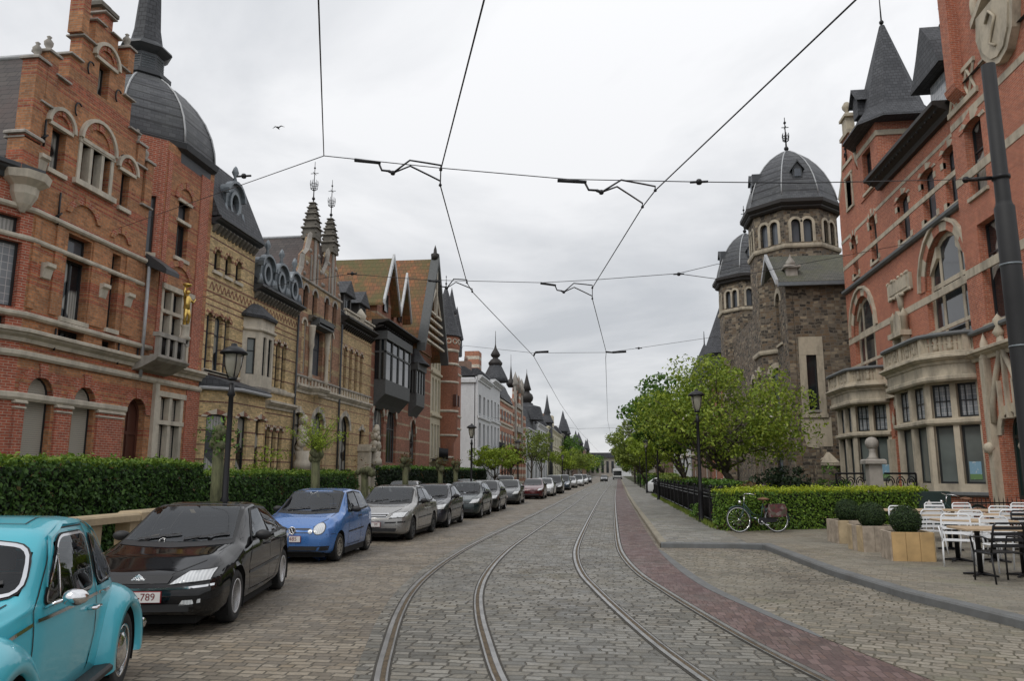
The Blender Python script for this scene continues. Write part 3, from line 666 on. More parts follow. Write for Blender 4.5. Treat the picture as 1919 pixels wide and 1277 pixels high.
for k in ('w1','w1b'): window(A,oT[k],dep=.2,fw=.03,pane='shutter',name='shuttered_window')
for k in ('f1','f2','f3'): window(A,oT[k],dep=.24,pane='glass_curtain')
for k in ('f1t','f2t','f3t','t2'): window(A,oT[k],dep=.24,pane='glass_bright')
window(A,oT['t1'],dep=.24,mull=(.5,),sill='stone_pale')
st=MB()
for x in (23.4,23.95,24.6,25.1): st.box(x-.06,x+.07,-.05,.22,5.45,7.85)
st.box(23.35,25.15,-.07,.22,7.02,7.14); st.box(23.3,25.25,-.12,.2,7.82,8.0); A.part('lintel',MB().box(23.9,24.76,-.06,.2,10.37,10.48),'stone_pale'); A.part('lintel',MB().box(23.9,24.76,-.08,.2,11.1,11.2),'stone_pale')
A.part('stone_window_frame',st,'stone_pale'); st=MB()
for x in (23.65,24.32,25.02): st.box(x-.09,x+.08,-.06,.2,.3,4.25)
st.box(23.55,25.15,-.09,.2,3.3,3.44); st.box(23.5,25.2,-.1,.2,4.22,4.4)
A.part('stone_window_frame',st,'stone_pale'); st=MB(); st.box(23.3,23.52,-.12,.1,.1,4.6)
A.part('stone_pilaster',st,'stone_pale')
for c,r,z in ((24.28,.75,8.05),(24.33,.45,11.2)):
    A.part('blind_arch',archmb([(c+r*math.cos(PI*k/9),z+r*math.sin(PI*k/9)) for k in range(10)],.2,-.06,.05,key=True),['house_brick_red','house_brick_ochre'])
oF=[Rc(.45,.95,8.9,10.9)]; CF=(22.25,.85,R(-45))
A.part('tower_side_wall',wallmb([(0,5.4),(1.2,5.4),(1.2,12.95),(0,12.95)],oF,.3,.3).place(CF),'house_brick_red'); window(A,oF[0],CF,dep=.22,pane='glass_bright',sill='stone_pale')
# balcony with gilded figure
bal=MB(); 
for x in (22.35,22.8,23.25,23.7): bal.box(x-.07,x+.07,-.75,-.6,5.32,6.0)
bal.box(22.2,23.85,-.78,-.55,5.98,6.12); bal.box(22.2,23.85,-.8,-.5,5.3,5.4); bal.prism_x([(0,4.9),(-.25,4.95),(-.75,5.2),(-.85,5.3),(-.85,5.34),(0,5.34)],22.1,23.95); bal.box(23.75,23.95,-.78,0,5.9,6.1)
bi=A.part('balcony',bal,'stone_grey')
A.part('railing',MB().join((lambda m:[m.tube([(x,-.68,5.4),(x,-.68,5.98)],.018,4) for x in [22.42+.06*i for i in range(22)]] and m)(MB())),'iron_black',bi)
sm=MB().lathe([(.18,6.1),(.2,6.2),(.12,6.3),(.12,6.55),(.16,6.62)],(23.85,-.65),10,0)
A.part('pedestal',sm,'stone_pale',bi)
fg=MB(); fx,fy,fz=23.85,-.65,6.62
fg.tube([(fx-.06,fy,fz),(fx-.05,fy,fz+.35),(fx-.02,fy,fz+.62)],[.05,.06,.09],8); fg.tube([(fx+.08,fy-.04,fz+.08),(fx+.1,fy-.06,fz+.36),(fx+.02,fy,fz+.62)],[.04,.055,.09],8)
fg.tube([(fx,fy,fz+.58),(fx,fy,fz+.75),(fx,fy,fz+.95),(fx,fy,fz+1.05)],[.11,.1,.13,.05],10); fg.sphere((fx,fy,fz+1.15),.085,10)
fg.tube([(fx+.12,fy,fz+.95),(fx+.3,fy-.05,fz+.85),(fx+.42,fy-.05,fz+1.0)],[.05,.04,.03],6); fg.tube([(fx-.12,fy,fz+.95),(fx-.22,fy,fz+1.15),(fx-.1,fy,fz+1.38)],[.05,.04,.03],6)
fg.lathe([(.0,fz+1.3),(.14,fz+1.36),(.16,fz+1.42),(.0,fz+1.46)],(fx-.05,fy),8)
A.part('statue',fg,'gold',bi)
A.part('awning_hood',MB().prism_x([(0,8.35),(-.75,8.05),(-.75,8.2),(-.65,8.3),(0,8.75)],22.35,23.1),'zinc_dark'); A.part('downpipe',MB().tube([(22.4,-.12,8.3),(22.4,-.12,4.7)],.06,6),'lead_pale')
# octagonal dome, lantern, spire
tc_=(24.9,2.4)
def octo(prof,m,name,T=A,c=tc_,n=8,ph=PI/8): return T.part(name,MB().lathe(prof,c,n,0,False,phase=ph),m)
ar=1/math.cos(PI/8)
octo([(r*ar,z) for r,z in ((2.4,12.5),(2.42,12.85),(2.62,12.95),(2.68,13.15),(2.6,13.2))],'zinc_dark','tower_cornice')
octo([(r*ar,z) for r,z in ((2.5,13.17),(2.46,13.7),(2.33,14.25),(2.1,14.8),(1.78,15.3),(1.38,15.75),(1.02,16.05),(.85,16.2))],'slate_dome','dome')
hp=MB()
for k in range(8):
    a=PI/8+k*PI/4
    hp.tube([(tc_[0]+r*ar*1.01*math.cos(a),tc_[1]+r*ar*1.01*math.sin(a),z) for r,z in ((2.5,13.2),(2.46,13.7),(2.33,14.25),(2.1,14.8),(1.78,15.3),(1.38,15.75),(1.02,16.05))],.035,5)
A.part('dome_ribs',hp,'lead_pale')
octo([(.85,16.18),(.98,16.25),(.98,16.4),(.7,16.5),(.66,17.2),(.82,17.3),(.95,17.42),(.92,17.5),(.6,17.75)],'zinc_dark','lantern')
lv=MB()
for k in range(8):
    a=k*PI/4; ca,sa=math.cos(a),math.sin(a)
    for j in range(6):
        z=16.58+j*.1; cx,cy=tc_[0]+.63*ca,tc_[1]+.63*sa
        lv.bar((cx-.22*sa,cy+.22*ca,z),(cx+.22*sa,cy-.22*ca,z),.035)
A.part('louvres',lv,'zinc')
octo([(.60,17.7),(.47,18.4),(.40,19.6),(.27,21.2),(.0,23.5)],'slate','spire')
# ---- yellow brick house with canted bay, oriel and zinc dormers
B=house('yellow_brick_house','yellow brick house with dark courses, stone oriel and three zinc bullseye dormers',30)
oB={}
for i,(a,b) in enumerate(((26.35,26.75),(26.95,27.55),(27.72,28.1))): oB['f%d'%i]=Sg(a,b,5.5,7.65,.14)
for i,a in enumerate((26.6,27.45,28.3)): oB['a%d'%i]=Ar(a,a+.45,9.3,9.95)
for i,a in enumerate((31.75,32.4,33.05)): oB['t%d'%i]=Ar(a,a+.45,5.45,7.35); oB['g%d'%i]=Ar(a+.02,a+.45,.5,3.5)
oB['dr']=Ar(30.55,31.25,.2,3.3)
B.part('front_wall',wallmb([(26.2,0),(34.6,0),(34.6,9.3),(29.9,9.3),(29.9,11.0),(26.2,11.0)],list(oB.values()),.3,.28),'brick_yellow')
B.part('house_body',MB().box(26.25,34.55,.4,9,0,9.2).box(26.25,29.85,.4,5,9,10.9),'brick_yellow_plain')
for k,o in oB.items():
    if k=='dr': window(B,o,dep=.25,fm='door_brown',pane='glass',name='front_door',mull=(.5,),trans=(.7,),arch=1,aw=.2,amats=['stone_pale','stone_pale'])
    elif k[0]=='f': window(B,o,dep=.22,trans=(.66,),pane='glass_curtain',fm='frame_blue',sill='stone_pale',arch=1,aw=.16,amats=['brick_dark_course','brick_yellow_plain'])
    elif k[0]=='a': window(B,o,dep=.22,sill='stone_pale',arch=1,aw=.12,amats=['brick_dark_course','brick_yellow_plain'])
    else: window(B,o,dep=.22,sill='stone_pale' ,trans=(.62,),arch=1,aw=.1,amats=['brick_dark_course','stone_pale'])
zz=MB()
for k in range(26):
    s=26.35+k*.318; z=8.55
    zz.hexa([(s,-.012,z),(s+.06,-.012,z),(s+.06,.02,z),(s,.02,z),(s+.16,-.012,z+.3),(s+.22,-.012,z+.3),(s+.22,.02,z+.3),(s+.16,.02,z+.3)]); zz.hexa([(s+.318,-.012,z),(s+.378,-.012,z),(s+.378,.02,z),(s+.318,.02,z),(s+.16,-.012,z+.3),(s+.22,-.012,z+.3),(s+.22,.02,z+.3),(s+.16,.02,z+.3)])
zz.box(26.2,34.6,-.012,.02,8.42,8.47); zz.box(26.2,34.6,-.012,.02,8.93,8.98); zz.box(26.2,34.6,-.012,.02,8.15,8.2)
B.part('zigzag_course',zz,'brick_dark_course')
def dentil_cornice(T,s0,s1,z,o,m='zinc_dark',dm='stone_dark',h=.3,d0=0,step=.3):
    course(T,[(s0,d0),(s1,d0)],prof_corn(z-.02,z+h,o),m,'cornice')
    k=MB()
    for i in range(int((s1-s0)/step)): s=s0+.1+i*step; k.prism_x([(d0+.05,z-.32),(d0-.06,z-.28),(d0-o*.6,z-.05),(d0-o*.6,z),(d0+.05,z)],s,s+step*.42)
    T.part('dentils',k,dm)
dentil_cornice(B,26.2,29.95,11.05,.4); dentil_cornice(B,29.9,34.6,9.3,.42)
roof_s(B,26.2,30.1,[(-.35,11.3),(.9,14.1),(4.6,14.3),(5.2,11.0)],'slate')
roof_s(B,30.1,34.55,[(-.35,9.6),(2.2,12.0),(5,12.1),(5.5,9.2)],'slate')
def bullseye(T,c,d,z,r,h,name='dormer',deep=1.6,m='zinc'):
    w=r+.22; body=[(c-w,z),(c+w,z)]+[(c+w*math.cos(PI*k/10),z+h+w*.9*math.sin(PI*k/10)) for k in range(11)]
    o=El(c,z+h*.72,r*.72,r)
    q=T.part(name,wallmb(body,[o],deep,.2).shift(0,d,0),m)
    mb=ringmb(inset(o.p,-.12),inset(o.p,.02),d-.08,d+.06); T.part('window_ring',mb,m,q)
    gm=MB(); gm.add([(x,d+.12,zz_) for x,zz_ in o.p],[list(range(len(o.p)))]); T.part('pane',gm,'glass',q)
    hm=MB(); arc=[(c+w*math.cos(PI*k/10),z+h+w*.9*math.sin(PI*k/10)) for k in range(11)]; archmb(arc,.1,d-.16,d+.1,nmat=1,mb=hm)
    for sg in (-1,1): hm.lathe([(.05,z),(.16,z+.05),(.1,z+.35),(.05,z+.5)],(c+sg*(w+.05),d-.02),8)
    hm.lathe([(.05,z+h+w*.9),(.12,z+h+w*.9+.08),(.05,z+h+w*.9+.3),(.15,z+h+w*.9+.5),(.08,z+h+w*.9+.7),(0,z+h+w*.9+.8)],(c,d+.02),8)
    T.part('scroll_trim',hm,m,q); return q
for c in (30.75,32.2,33.65): bullseye(B,c,-.15,9.62,.36,.85)
bullseye(B,27.9,.05,11.7,.42,.95)
# canted bay with slate lean-to, ground floor
def canted(T,s0,s1,dd,z0,z1,opsF,opsS,mat,th=.25):
    a=dd; fr=(s0+a,-dd,0); L=s1-s0-2*a; D=a*math.sqrt(2)
    T.part('bay_wall',wallmb([(0,z0),(L,z0),(L,z1),(0,z1)],opsF,th,th*.9).place(fr),mat)
    fl=(s0,0,R(-45)); fr2=(s1-a,-dd,R(45))
    T.part('bay_wall',wallmb([(0,z0),(D,z0),(D,z1),(0,z1)],opsS,th,th*.9).place(fl),mat); T.part('bay_wall',wallmb([(0,z0),(D,z0),(D,z1),(0,z1)],opsS,th,th*.9).place(fr2),mat)
    return fr,fl,fr2
oF1=Sg(.25,1.05,.4,3.85,.1); oF2=Sg(1.75,2.6,.4,3.85,.1); oS=Sg(.25,.95,.4,3.85,.1)
fs=canted(B,26.3,30.6,.9,0,4.95,[oF1,oF2],[oS],'brick_yellow')
for o,f in ((oF1,fs[0]),(oF2,fs[0]),(oS,fs[1]),(oS,fs[2])): window(B,o,f,dep=.2,trans=(.62,),pane='glass_curtain',fm='frame_dark',arch=1,aw=.2,amats=['brick_dark_course','stone_pale'])
B.part('bay_roof',MB().add([(26.2,.05,5.35),(30.7,.05,5.35),(26.05,.05,4.9),(27.15,-1.1,4.9),(29.75,-1.1,4.9),(30.85,.05,4.9),(26.05,.05,4.8),(27.15,-1.1,4.8),(29.75,-1.1,4.8),(30.85,.05,4.8)],[(2,3,0),(3,4,1,0),(4,5,1),(2,6,7,3),(3,7,8,4),(4,8,9,5),(6,9,8,7)]),'slate')
course(B,[(26.1,0),(27.2,-1.05),(29.7,-1.05),(30.8,0)],prof_band(4.72,4.85,.1),'lead_pale','gutter')
course(B,[(26.2,0),(29.1,0)],prof_band(5.36,5.5,.08),'stone_pale'); course(B,[(31.6,0),(34.6,0)],prof_band(5.2,5.4,.1),'stone_pale'); course(B,[(31.6,0),(34.6,0)],prof_corn(4.5,4.85,.25),'stone_pale')
# stone oriel
oO=Rc(.2,.5,5.7,7.3); oO2=Rc(.7,1.05,5.7,7.3); oOs=Rc(.2,.55,5.7,7.2)
fo=canted(B,29.2,31.5,.55,5.2,8.1,[oO,oO2],[oOs],'stone_pale',.2)
for o,f in ((oO,fo[0]),(oO2,fo[0]),(oOs,fo[1]),(oOs,fo[2])): window(B,o,f,dep=.15,fw=.04,trans=(.65,))
B.part('oriel_corbel',MB().lathe([(.1,3.2),(.22,3.6),(.3,4.2),(.75,4.7),(1.25,5.0),(1.3,5.2)],(30.35,.15),8,0,False,phase=PI/8,sy=.62),'stone_grey')
B.part('oriel_roof',MB().lathe([(1.45,8.05),(1.5,8.15),(.5,8.75),(.0,8.85)],(30.35,.15),8,0,False,phase=PI/8,sy=.62),'slate')
course(B,[(29.2,0),(29.75,-.55),(30.95,-.55),(31.5,0)],prof_band(7.5,7.62,.1),'stone_pale')
B.part('iron_grille',MB().join((lambda m:[m.tube([(x,-.06,.4),(x,-.06,1.5)],.012,4) for x in [31.7+.12*i for i in range(16)]] and m)(MB())),'iron_black')
# ---- twin-gabled house
Cc=house('twin_gable_house','brown and yellow brick house with twin pinnacled gables and portal sculpture beside the driveway',40)
oC={}
for i,a in enumerate((35.15,36.35,38.0,39.2)): oC['u%d'%i]=Ar(a,a+.6,9.6,10.6)
oC['m']=Rc(36.55,38.0,6.6,8.9); oC['bl']=Ar(35.2,35.75,6.5,8.9); oC['br']=Ar(38.9,39.45,6.5,8.9)
for i in range(4): oC['q%d'%i]=Ar(41.2+i*.95,41.7+i*.95,6.4,8.55)
oC['g1']=Sg(34.9,35.75,2.6,4.6,.1); oC['g2']=Ar(37.0,38.6,.9,4.0); oC['g3']=Ar(41.0,42.6,.9,4.1); oC['g4']=Sg(44.4,45.2,.4,4.3,.12)
gout=[(34.6,0),(46.2,0),(46.2,10.0),(40.5,10.0),(40.3,11.4),(40.0,11.9),(39.9,12.5),(39.5,12.8),(39.3,13.6),(38.5,13.6),(38.25,12.8),(37.95,12.4),(37.6,12.0),(37.25,12.4),(36.95,12.8),(36.75,13.7),(35.95,13.7),(35.6,12.8),(35.1,12.4),(35.0,11.7),(34.65,11.2)]
Cc.part('front_wall',wallmb([p for p in gout if True][:3]+[(40.5,10.0),(40.5,5.9),(34.6,5.9)],[oC[k] for k in oC if k[0] in 'qg'],.3,.28),'brick_yellow_plain')
Cc.part('gable_wall',wallmb([(34.6,5.9),(40.5,5.9)]+gout[3:],[oC[k] for k in oC if k[0] in 'umb'],.35,.3),'brick_gable')
Cc.part('house_body',MB().box(34.65,46.15,.4,9,0,9.9).box(34.65,40.3,.4,9,9.9,10.8),'brick_gable')
for k,o in oC.items():
    if k[0]=='u': window(Cc,o,dep=.25,arch=1,aw=.12,amats=['stone_grey','stone_grey'])
    elif k=='m': window(Cc,o,dep=.28,mull=(.5,),trans=(.62,),fm='frame_blue',pane='glass_bright')
    elif k[0]=='b': window(Cc,o,dep=.12,pane='brick_yellow_plain',fm='stone_grey',name='blind_window',arch=1,aw=.12,amats=['stone_pale','stone_pale'])
    elif k[0]=='q': window(Cc,o,dep=.22,pane='door_brown',fm='door_brown',sill='stone_pale',arch=1,aw=.12,amats=['brick_dark_course','stone_pale'])
    else: window(Cc,o,dep=.25,mull=(.33,.66) if k in('g2','g3') else (),trans=(.7,),pane='glass_curtain' if k!='g4' else 'door_brown',arch=1,aw=.25,amats=['stone_pale','stone_grey'],key=True)
cop=MB()
for i in range(3,len(gout)-1):
    a,b=gout[i],gout[i+1]; L_=math.hypot(b[0]-a[0],b[1]-a[1])
    cop.bar((a[0],.12,a[1]),(b[0],.12,b[1]),.2)
for c in (36.35,38.9):
    for sg in (-1,1):
        for dx,z in ((.55,12.75),(.95,12.0),(1.2,11.4)): cop.lathe([(0,z-.12),(.16,z-.05),(.2,z+.05),(.12,z+.16),(0,z+.18)],(c+sg*dx,.1),8)
Cc.part('scroll_coping',cop,'stone_grey')
for c in (36.35,38.9):
    p=MB(); z=13.6
    p.box(c-.45,c+.45,-.15,.6,z-.1,z+.05)
    for i,(w,h) in enumerate(((.36,.5),(.3,.42),(.24,.36),(.18,.32),(.12,.26))):
        p.box(c-w,c+w,.2-w,.2+w,z+.05,z+.05+h*.8); p.cbox(c-w-.08,c+w+.08,.2-w-.08,.2+w+.08,z+.05+h*.8,z+.05+h,.05)
        for q in (-1,1):
            for e in (-1,1): p.sphere((c+q*w,.2+e*w,z+h*.45),.07,6)
        z+=h
    q=Cc.part('pinnacle',p,'stone_dark'); finial(Cc,c,.2,z,2.3,.035)
for c in (36.35,38.9):
    Cc.part('gable_strip',MB().box(c-.14,c+.14,-.06,.1,11.2,13.6).box(c-.5,c-.38,-.05,.1,11.2,12.6).box(c+.38,c+.5,-.05,.1,11.2,12.6),'stone_grey')
course(Cc,[(34.6,0),(40.5,0)],prof_band(11.1,11.22,.08),'stone_grey'); course(Cc,[(35.9,0),(39.0,0)],prof_corn(9.2,9.5,.3),'stone_dark')
Cc.part('balcony_canopy',MB().box(36.3,38.3,-.45,0,9.0,9.45).prism_x([(0,8.95),(-.3,9.0),(-.45,9.1),(-.45,9.2),(0,9.2)],36.2,38.4),'wood_grey')
for x in (36.2,38.35): Cc.part('carved_post',MB().lathe([(.1,6.2),(.14,6.4),(.1,6.6),(.1,7.8),(.16,8.0),(.14,8.3),(.2,8.9),(.22,9.0)],(x,-.1),8),'stone_pale')
course(Cc,[(34.6,0),(36.4,0),(36.5,-.4),(37.6,-.4),(37.7,0),(46.2,0)],prof_corn(5.55,5.95,.22),'stone_pale'); course(Cc,[(34.6,0),(46.2,0)],prof_band(6.28,6.4,.1),'stone_grey')
bl=MB()
for i in range(26):
    s=34.9+i*.43; bl.box(s,s+.16,-.06,.08,5.95,6.28)
Cc.part('blind_balustrade',bl,'stone_pale')
dentil_cornice(Cc,40.5,46.2,10.0,.5,'wood_dark','wood_dark',.4,step=.35)
roof_s(Cc,40.5,46.1,[(-.35,10.4),(2.0,12.4),(5,12.6),(6,10)],'slate')
gable_roof_d(Cc,34.7,40.4,37.6,11.0,14.1,.35,11,'slate_rust',.1); Cc.part('ridge',MB().tube([(37.6,.4,14.1),(37.6,11,14.1)],.1,6),'lead_pale')
for c in (41.9,44.6):
    o=Rc(c-.45,c+.45,10.75,11.7); q=Cc.part('dormer',wallmb([(c-.65,10.5),(c+.65,10.5),(c+.65,11.9),(c-.65,11.9)],[o],1.6,.2).shift(0,.15,0),'wood_dark'); window(Cc,o,(0,.15,0),dep=.12,mull=(.5,))
    Cc.part('dormer_roof',MB().prism([(c-.95,11.85),(c+.95,11.85),(c,12.75)],-.05,2.4),'slate')
Cc.part('urn',MB().lathe([(.2,10.4),(.12,10.5),(.28,10.7),(.34,10.95),(.2,11.15),(.1,11.3),(0,11.4)],(43.3,-.2),10),'stone_pale')
Cc.part('roof_balustrade',MB().join((lambda m:[m.lathe([(.05,10.4),(.09,10.55),(.05,10.75)],(40.7+.3*i,-.2),6) for i in range(17)] and m)(MB())).box(40.6,45.9,-.3,-.1,10.75,10.85),'stone_pale')
def sculpture(T,s,d,z0,h,name='portal_sculpture'):
    m=MB(); rr=random.Random(int(s*10)); m.lathe([(.42,z0),(.4,z0+.3),(.3,z0+.45),(.34,z0+h*.35)],(s,d),9)
    for i in range(26):
        f=rr.random(); a=rr.random()*6.28; w=.34*(1-.45*f); m.sphere((s+w*math.cos(a)*.8,d+w*math.sin(a)*.6,z0+h*(.35+.6*f)),.12+.1*rr.random()*(1-f*.4),7,0,1.2)
    m.sphere((s,d-.05,z0+h*.98),.17,8,0,1.2); T.part(name,m,'stone_pale')
sculpture(Cc,45.4,-.7,2.2,2.3); sculpture(Cc,34.95,-.4,1.9,2.4)
Cc.part('portal',MB().box(44.2,44.5,-.75,0,0,3.4).box(45.3,45.6,-.75,0,0,3.0).prism_x([(0,3.0),(-.8,3.0),(-.9,3.2),(0,3.3)],44.1,45.8),'stone_pale')
Cc.part('parapet',MB().box(36.6,43.2,-.18,.02,.1,1.05),'stone_grey')
Cc.part('balcony_grille',MB().join((lambda m:[m.tube([(x,-.16,.95),(x,-.16,1.9)],.02,4) for x in [37.05+.13*i for i in range(12)]+[41.05+.13*i for i in range(12)]] and m)(MB())).box(37,38.6,-.18,-.14,1.88,1.93).box(41,42.6,-.18,-.14,1.88,1.93),'iron_black')
Cc.part('downpipe',MB().tube([(40.5,-.1,9.9),(40.5,-.1,.1)],.06,6),'zinc_dark'); B.part('downpipe',MB().tube([(34.5,-.1,9.2),(34.5,-.1,.1)],.055,6),'zinc_dark')
# ---- half-timbered house with mossy tiles
D=house('timbered_house','dark timbered red brick house with mossy orange tile roof and steep timber gable',54)
oD={'a':Ar(46.9,49.3,2.4,5.0),'b':Ar(49.9,52.3,2.4,5.0),'c':Pt(56.0,57.8,1.4,4.2,1.5),'d':Rc(54.4,55.0,6.9,9.3),'e':Rc(48.3,49.2,.2,2.0),'f':Rc(52.6,53.6,.2,2.2)}
D.part('front_wall',wallmb([(46.2,0),(62.4,0),(62.4,11.3),(46.2,11.3)],list(oD.values()),.3,.28),'brick_timber_house')
D.part('house_body',MB().box(46.25,62.35,.4,10,0,11.2),'brick_timber_house')
for k,o in oD.items(): window(D,o,dep=.25,mull=(.25,.5,.75) if k in 'abc' else (.5,),trans=(.6,) if k in 'abc' else (),pane='glass',fm='wood_grey' if k in 'ab' else 'frame_dark',arch=1 if k in 'abc' else None,aw=.3,amats=['brick_timber_house','stone_pale'])
def timber_bay(T,s0,s1,dd,z0,z1,n,label):
    m=MB(); m.prism_x([(.05,z0-.9),(-dd*.3,z0-.55),(-dd*.75,z0-.2),(-dd,z0-.02),(-dd,z0+.9),(.05,z0+.9)],s0,s1)
    for i in range(n+1):
        s=s0+(s1-s0)*i/n; m.box(s-.08,s+.08,-dd,-dd+.14,z0+.9,z1)
    m.box(s0-.08,s1+.08,-dd,-dd+.14,z0+2.6,z0+2.72); m.box(s0-.15,s1+.15,-dd-.1,.05,z1-.55,z1)
    for s in (s0,s1): m.box(s-.07,s+.07,-dd*.5-.06,-dd*.5+.06,z0+.9,z1); m.box(s-.06,s+.06,-dd,0,z0+2.6,z0+2.72)
    q=T.part('timber_oriel',m,'wood_grey',label=label)
    g=MB().box(s0+.03,s1-.03,-dd+.07,.03,z0+.9,z1-.5); T.part('pane',g,'glass',q); return q
timber_bay(D,46.9,52.9,.75,6.7,10.7,4,'wide weathered timber oriel'); timber_bay(D,55.4,57.9,.6,6.7,9.9,3,'narrow dark timber oriel')
D.part('oriel_roof',MB().lathe([(1.9,9.85),(1.2,10.3),(.5,11.0),(0,11.4)],(56.8,0),8,0,False,phase=PI/8,sy=.65),'slate')
dentil_cornice(D,46.2,54.4,11.0,1.1,'wood_dark','wood_dark',.35,step=.5)
roof_s(D,46.25,55.5,[(-.9,11.3),(1.6,12.7),(8,12.7),(9,11.3)],'tile_mossy')
for c,h,zz_ in ((49.5,1.25,.25),(53.0,.9,-.15)):
    q=D.part('dormer',MB().prism([(c-h*1.3,11.6),(c+h*1.3,11.6),(c+h*1.3,13.2),(c,15.6+zz_),(c-h*1.3,13.2)],.25,6.5),'brick_timber_house')
    D.part('barge_board',MB().prism([(c-h*1.6,12.6),(c,15.75+zz_),(c+h*1.6,12.6),(c+h*1.6,12.95),(c,16.3+zz_),(c-h*1.6,12.95)],-.4,-.25),'lead_pale',q)
    D.part('dormer_roof',MB().prism([(c-h*1.6,12.7),(c-h*1.6,12.55),(c,15.7+zz_),(c+h*1.6,12.55),(c+h*1.6,12.7),(c,16.0+zz_)],-.3,7),'tile_mossy',q)
    D.part('pane',MB().box(c-.45,c+.45,.1,.14,12.5,13.7),'glass',q)
# steep timber gable overhanging the street
gs0,gs1=54.8,62.2; gc=(gs0+gs1)/2
D.part('gable_wall',MB().prism([(gs0+.4,11.2),(gs1-.4,11.2),(gc,18.0)],-.2,.3),'brick_timber_house')
D.part('gable_roof',MB().prism([(gs0-.2,11.0),(gs0-.2,10.8),(gc,18.4),(gs1+.2,10.8),(gs1+.2,11.0),(gc,18.7)],-.8,7),'tile_mossy')
D.part('barge_board',MB().prism([(gs0-.35,10.6),(gc,18.35),(gs1+.35,10.6),(gs1+.35,11.2),(gc,19.0),(gs0-.35,11.2)],-1.45,-.8),'wood_grey')
tm=MB()
for z in (11.6,12.2,12.8,13.4,14.0): 
    f=(18.4-z)/7.6; tm.box(gc-3.5*f,gc+3.5*f,-1.3,-1.1,z,z+.16)
tm.bar((gc-2,-1.2,14.0),(gc,-1.2,16.2),.14); tm.bar((gc+2,-1.2,14.0),(gc,-1.2,16.2),.14); tm.box(gc-.1,gc+.1,-1.35,-1.1,13.9,18.3)
D.part('gable_timbers',tm,'stone_pale'); D.part('gable_hipknob',MB().lathe([(.3,18.6),(.35,19.1),(.15,19.2),(.12,19.5),(.0,19.9)],(gc,-1.1),8),'wood_dark')
# ---- cream house
E_=house('cream_house','narrow cream stucco house with tall windows between timber gable and red turret',64)
oE=[Ar(62.9+i*1.1,63.6+i*1.1,6.9,9.4) for i in range(3)]+[Rc(62.9+i*1.1,63.6+i*1.1,3.0,5.8) for i in range(3)]+[Rc(62.9+i*1.1,63.6+i*1.1,10.6,11.9) for i in range(3)]+[Rc(64,64.8,.2,2.2)]
E_.part('front_wall',wallmb([(62.4,0),(66.4,0),(66.4,12.5),(62.4,12.5)],oE,.3,.25),'stucco_cream'); E_.part('house_body',MB().box(62.45,66.35,.4,9,0,12.4),'stucco_cream')
for o in oE: window(E_,o,dep=.2,mull=(.5,),trans=(.7,),fm='frame_white',pane='glass_curtain')
for z in (2.6,6.4,10.0): course(E_,[(62.4,0),(66.4,0)],prof_band(z,z+.25,.18),'stucco_cream')
course(E_,[(62.4,0),(66.4,0)],prof_corn(12.2,12.9,.5),'stucco_cream','cornice'); E_.part('balcony',MB().box(62.6,66.2,-.8,0,2.7,2.9).join((lambda m:[m.tube([(62.7+.15*i,-.75,2.9),(62.7+.15*i,-.75,3.8)],.025,4) for i in range(24)] and m)(MB())),'iron_black')
roof_s(E_,62.4,66.4,[(-.2,12.8),(3,14.6),(9,12.8)],'slate')
# ---- red house with round turret
F_=house('turreted_house','red brick house with banded round turret and slate candle-snuffer roof',70)
oFf=[Pt(70.0,72.2,2.2,4.4,1.9),Rc(69.4,70.2,7.4,9.2),Rc(70.5,71.3,7.4,9.2),Rc(71.6,72.4,7.4,9.2),Rc(69.4,70.2,9.4,11),Rc(70.5,71.3,9.4,11),Rc(71.6,72.4,9.4,11),Rc(70.3,70.9,12.6,14.2),Rc(71.2,71.8,12.6,14.2)]
fo_=[(66.4,0),(75.5,0),(75.5,12.2),(74.2,12.2),(74.0,13.4),(73.3,13.6),(73.0,15.0),(72.3,15.3),(71.9,17.0),(70.9,17.0),(70.5,15.3),(69.6,15.0),(69.3,13.6),(68.6,13.4),(68.4,12.2),(66.4,12.2)]
F_.part('front_wall',wallmb(fo_,oFf,.35,.3),'brick_turret'); F_.part('house_body',MB().box(66.45,75.45,.4,10,0,12),'brick_turret')
for o in oFf: window(F_,o,dep=.25,mull=(.5,),trans=(.6,) if o.z1-o.z0>2.5 else (),fm='door_brown')
for z in (5.9,7.1,11.2): course(F_,[(68.9,0),(75.5,0)],prof_band(z,z+.2,.1),'stone_pale')
F_.part('gable_coping',MB().join((lambda m:[m.bar((fo_[i][0],.1,fo_[i][1]),(fo_[i+1][0],.1,fo_[i+1][1]),.22) for i in range(2,14)] and m)(MB())),'stone_grey')
tcx=(67.4,-.1)
F_.part('turret',MB().lathe([(.85,0),(.85,4.2),(1.2,4.9),(1.2,12.6),(1.32,12.8),(1.32,13.9)],tcx,20),'brick_turret')
tb=MB()
for z,h in ((4.9,.2),(7.0,.25),(9.6,.22),(11.2,.25),(12.4,.3),(1.5,.2),(3.0,.2)):
    r=.86 if z<4 else 1.22
    F_.part('turret_band',MB().lathe([(r-.1,z),(r+.05,z+.02),(r+.05,z+h-.02),(r-.1,z+h)],tcx,20),'stone_pale')
for k in range(14):
    a=k*2*PI/14; tb.tube([(tcx[0]+1.33*math.cos(a)+.22*math.cos(t)*-math.sin(a),tcx[1]+1.33*math.sin(a)+.22*math.cos(t)*math.cos(a),13.35+.22*math.sin(t)) for t in [2*PI*i/8 for i in range(9)]],.06,4)
F_.part('rosette_frieze',tb,'stone_pale'); F_.part('turret_roof',MB().lathe([(1.5,13.85),(1.45,13.95),(1.1,15.0),(.75,16.2),(.38,17.6),(.0,18.9)],tcx,16),'slate')
for sg in (-1,1): F_.part('turret_window',MB().box(tcx[0]-1.0*0-.2+sg*.6,tcx[0]+.2+sg*.6,tcx[1]-1.25,tcx[1]-.95,7.6,8.6),'door_brown')
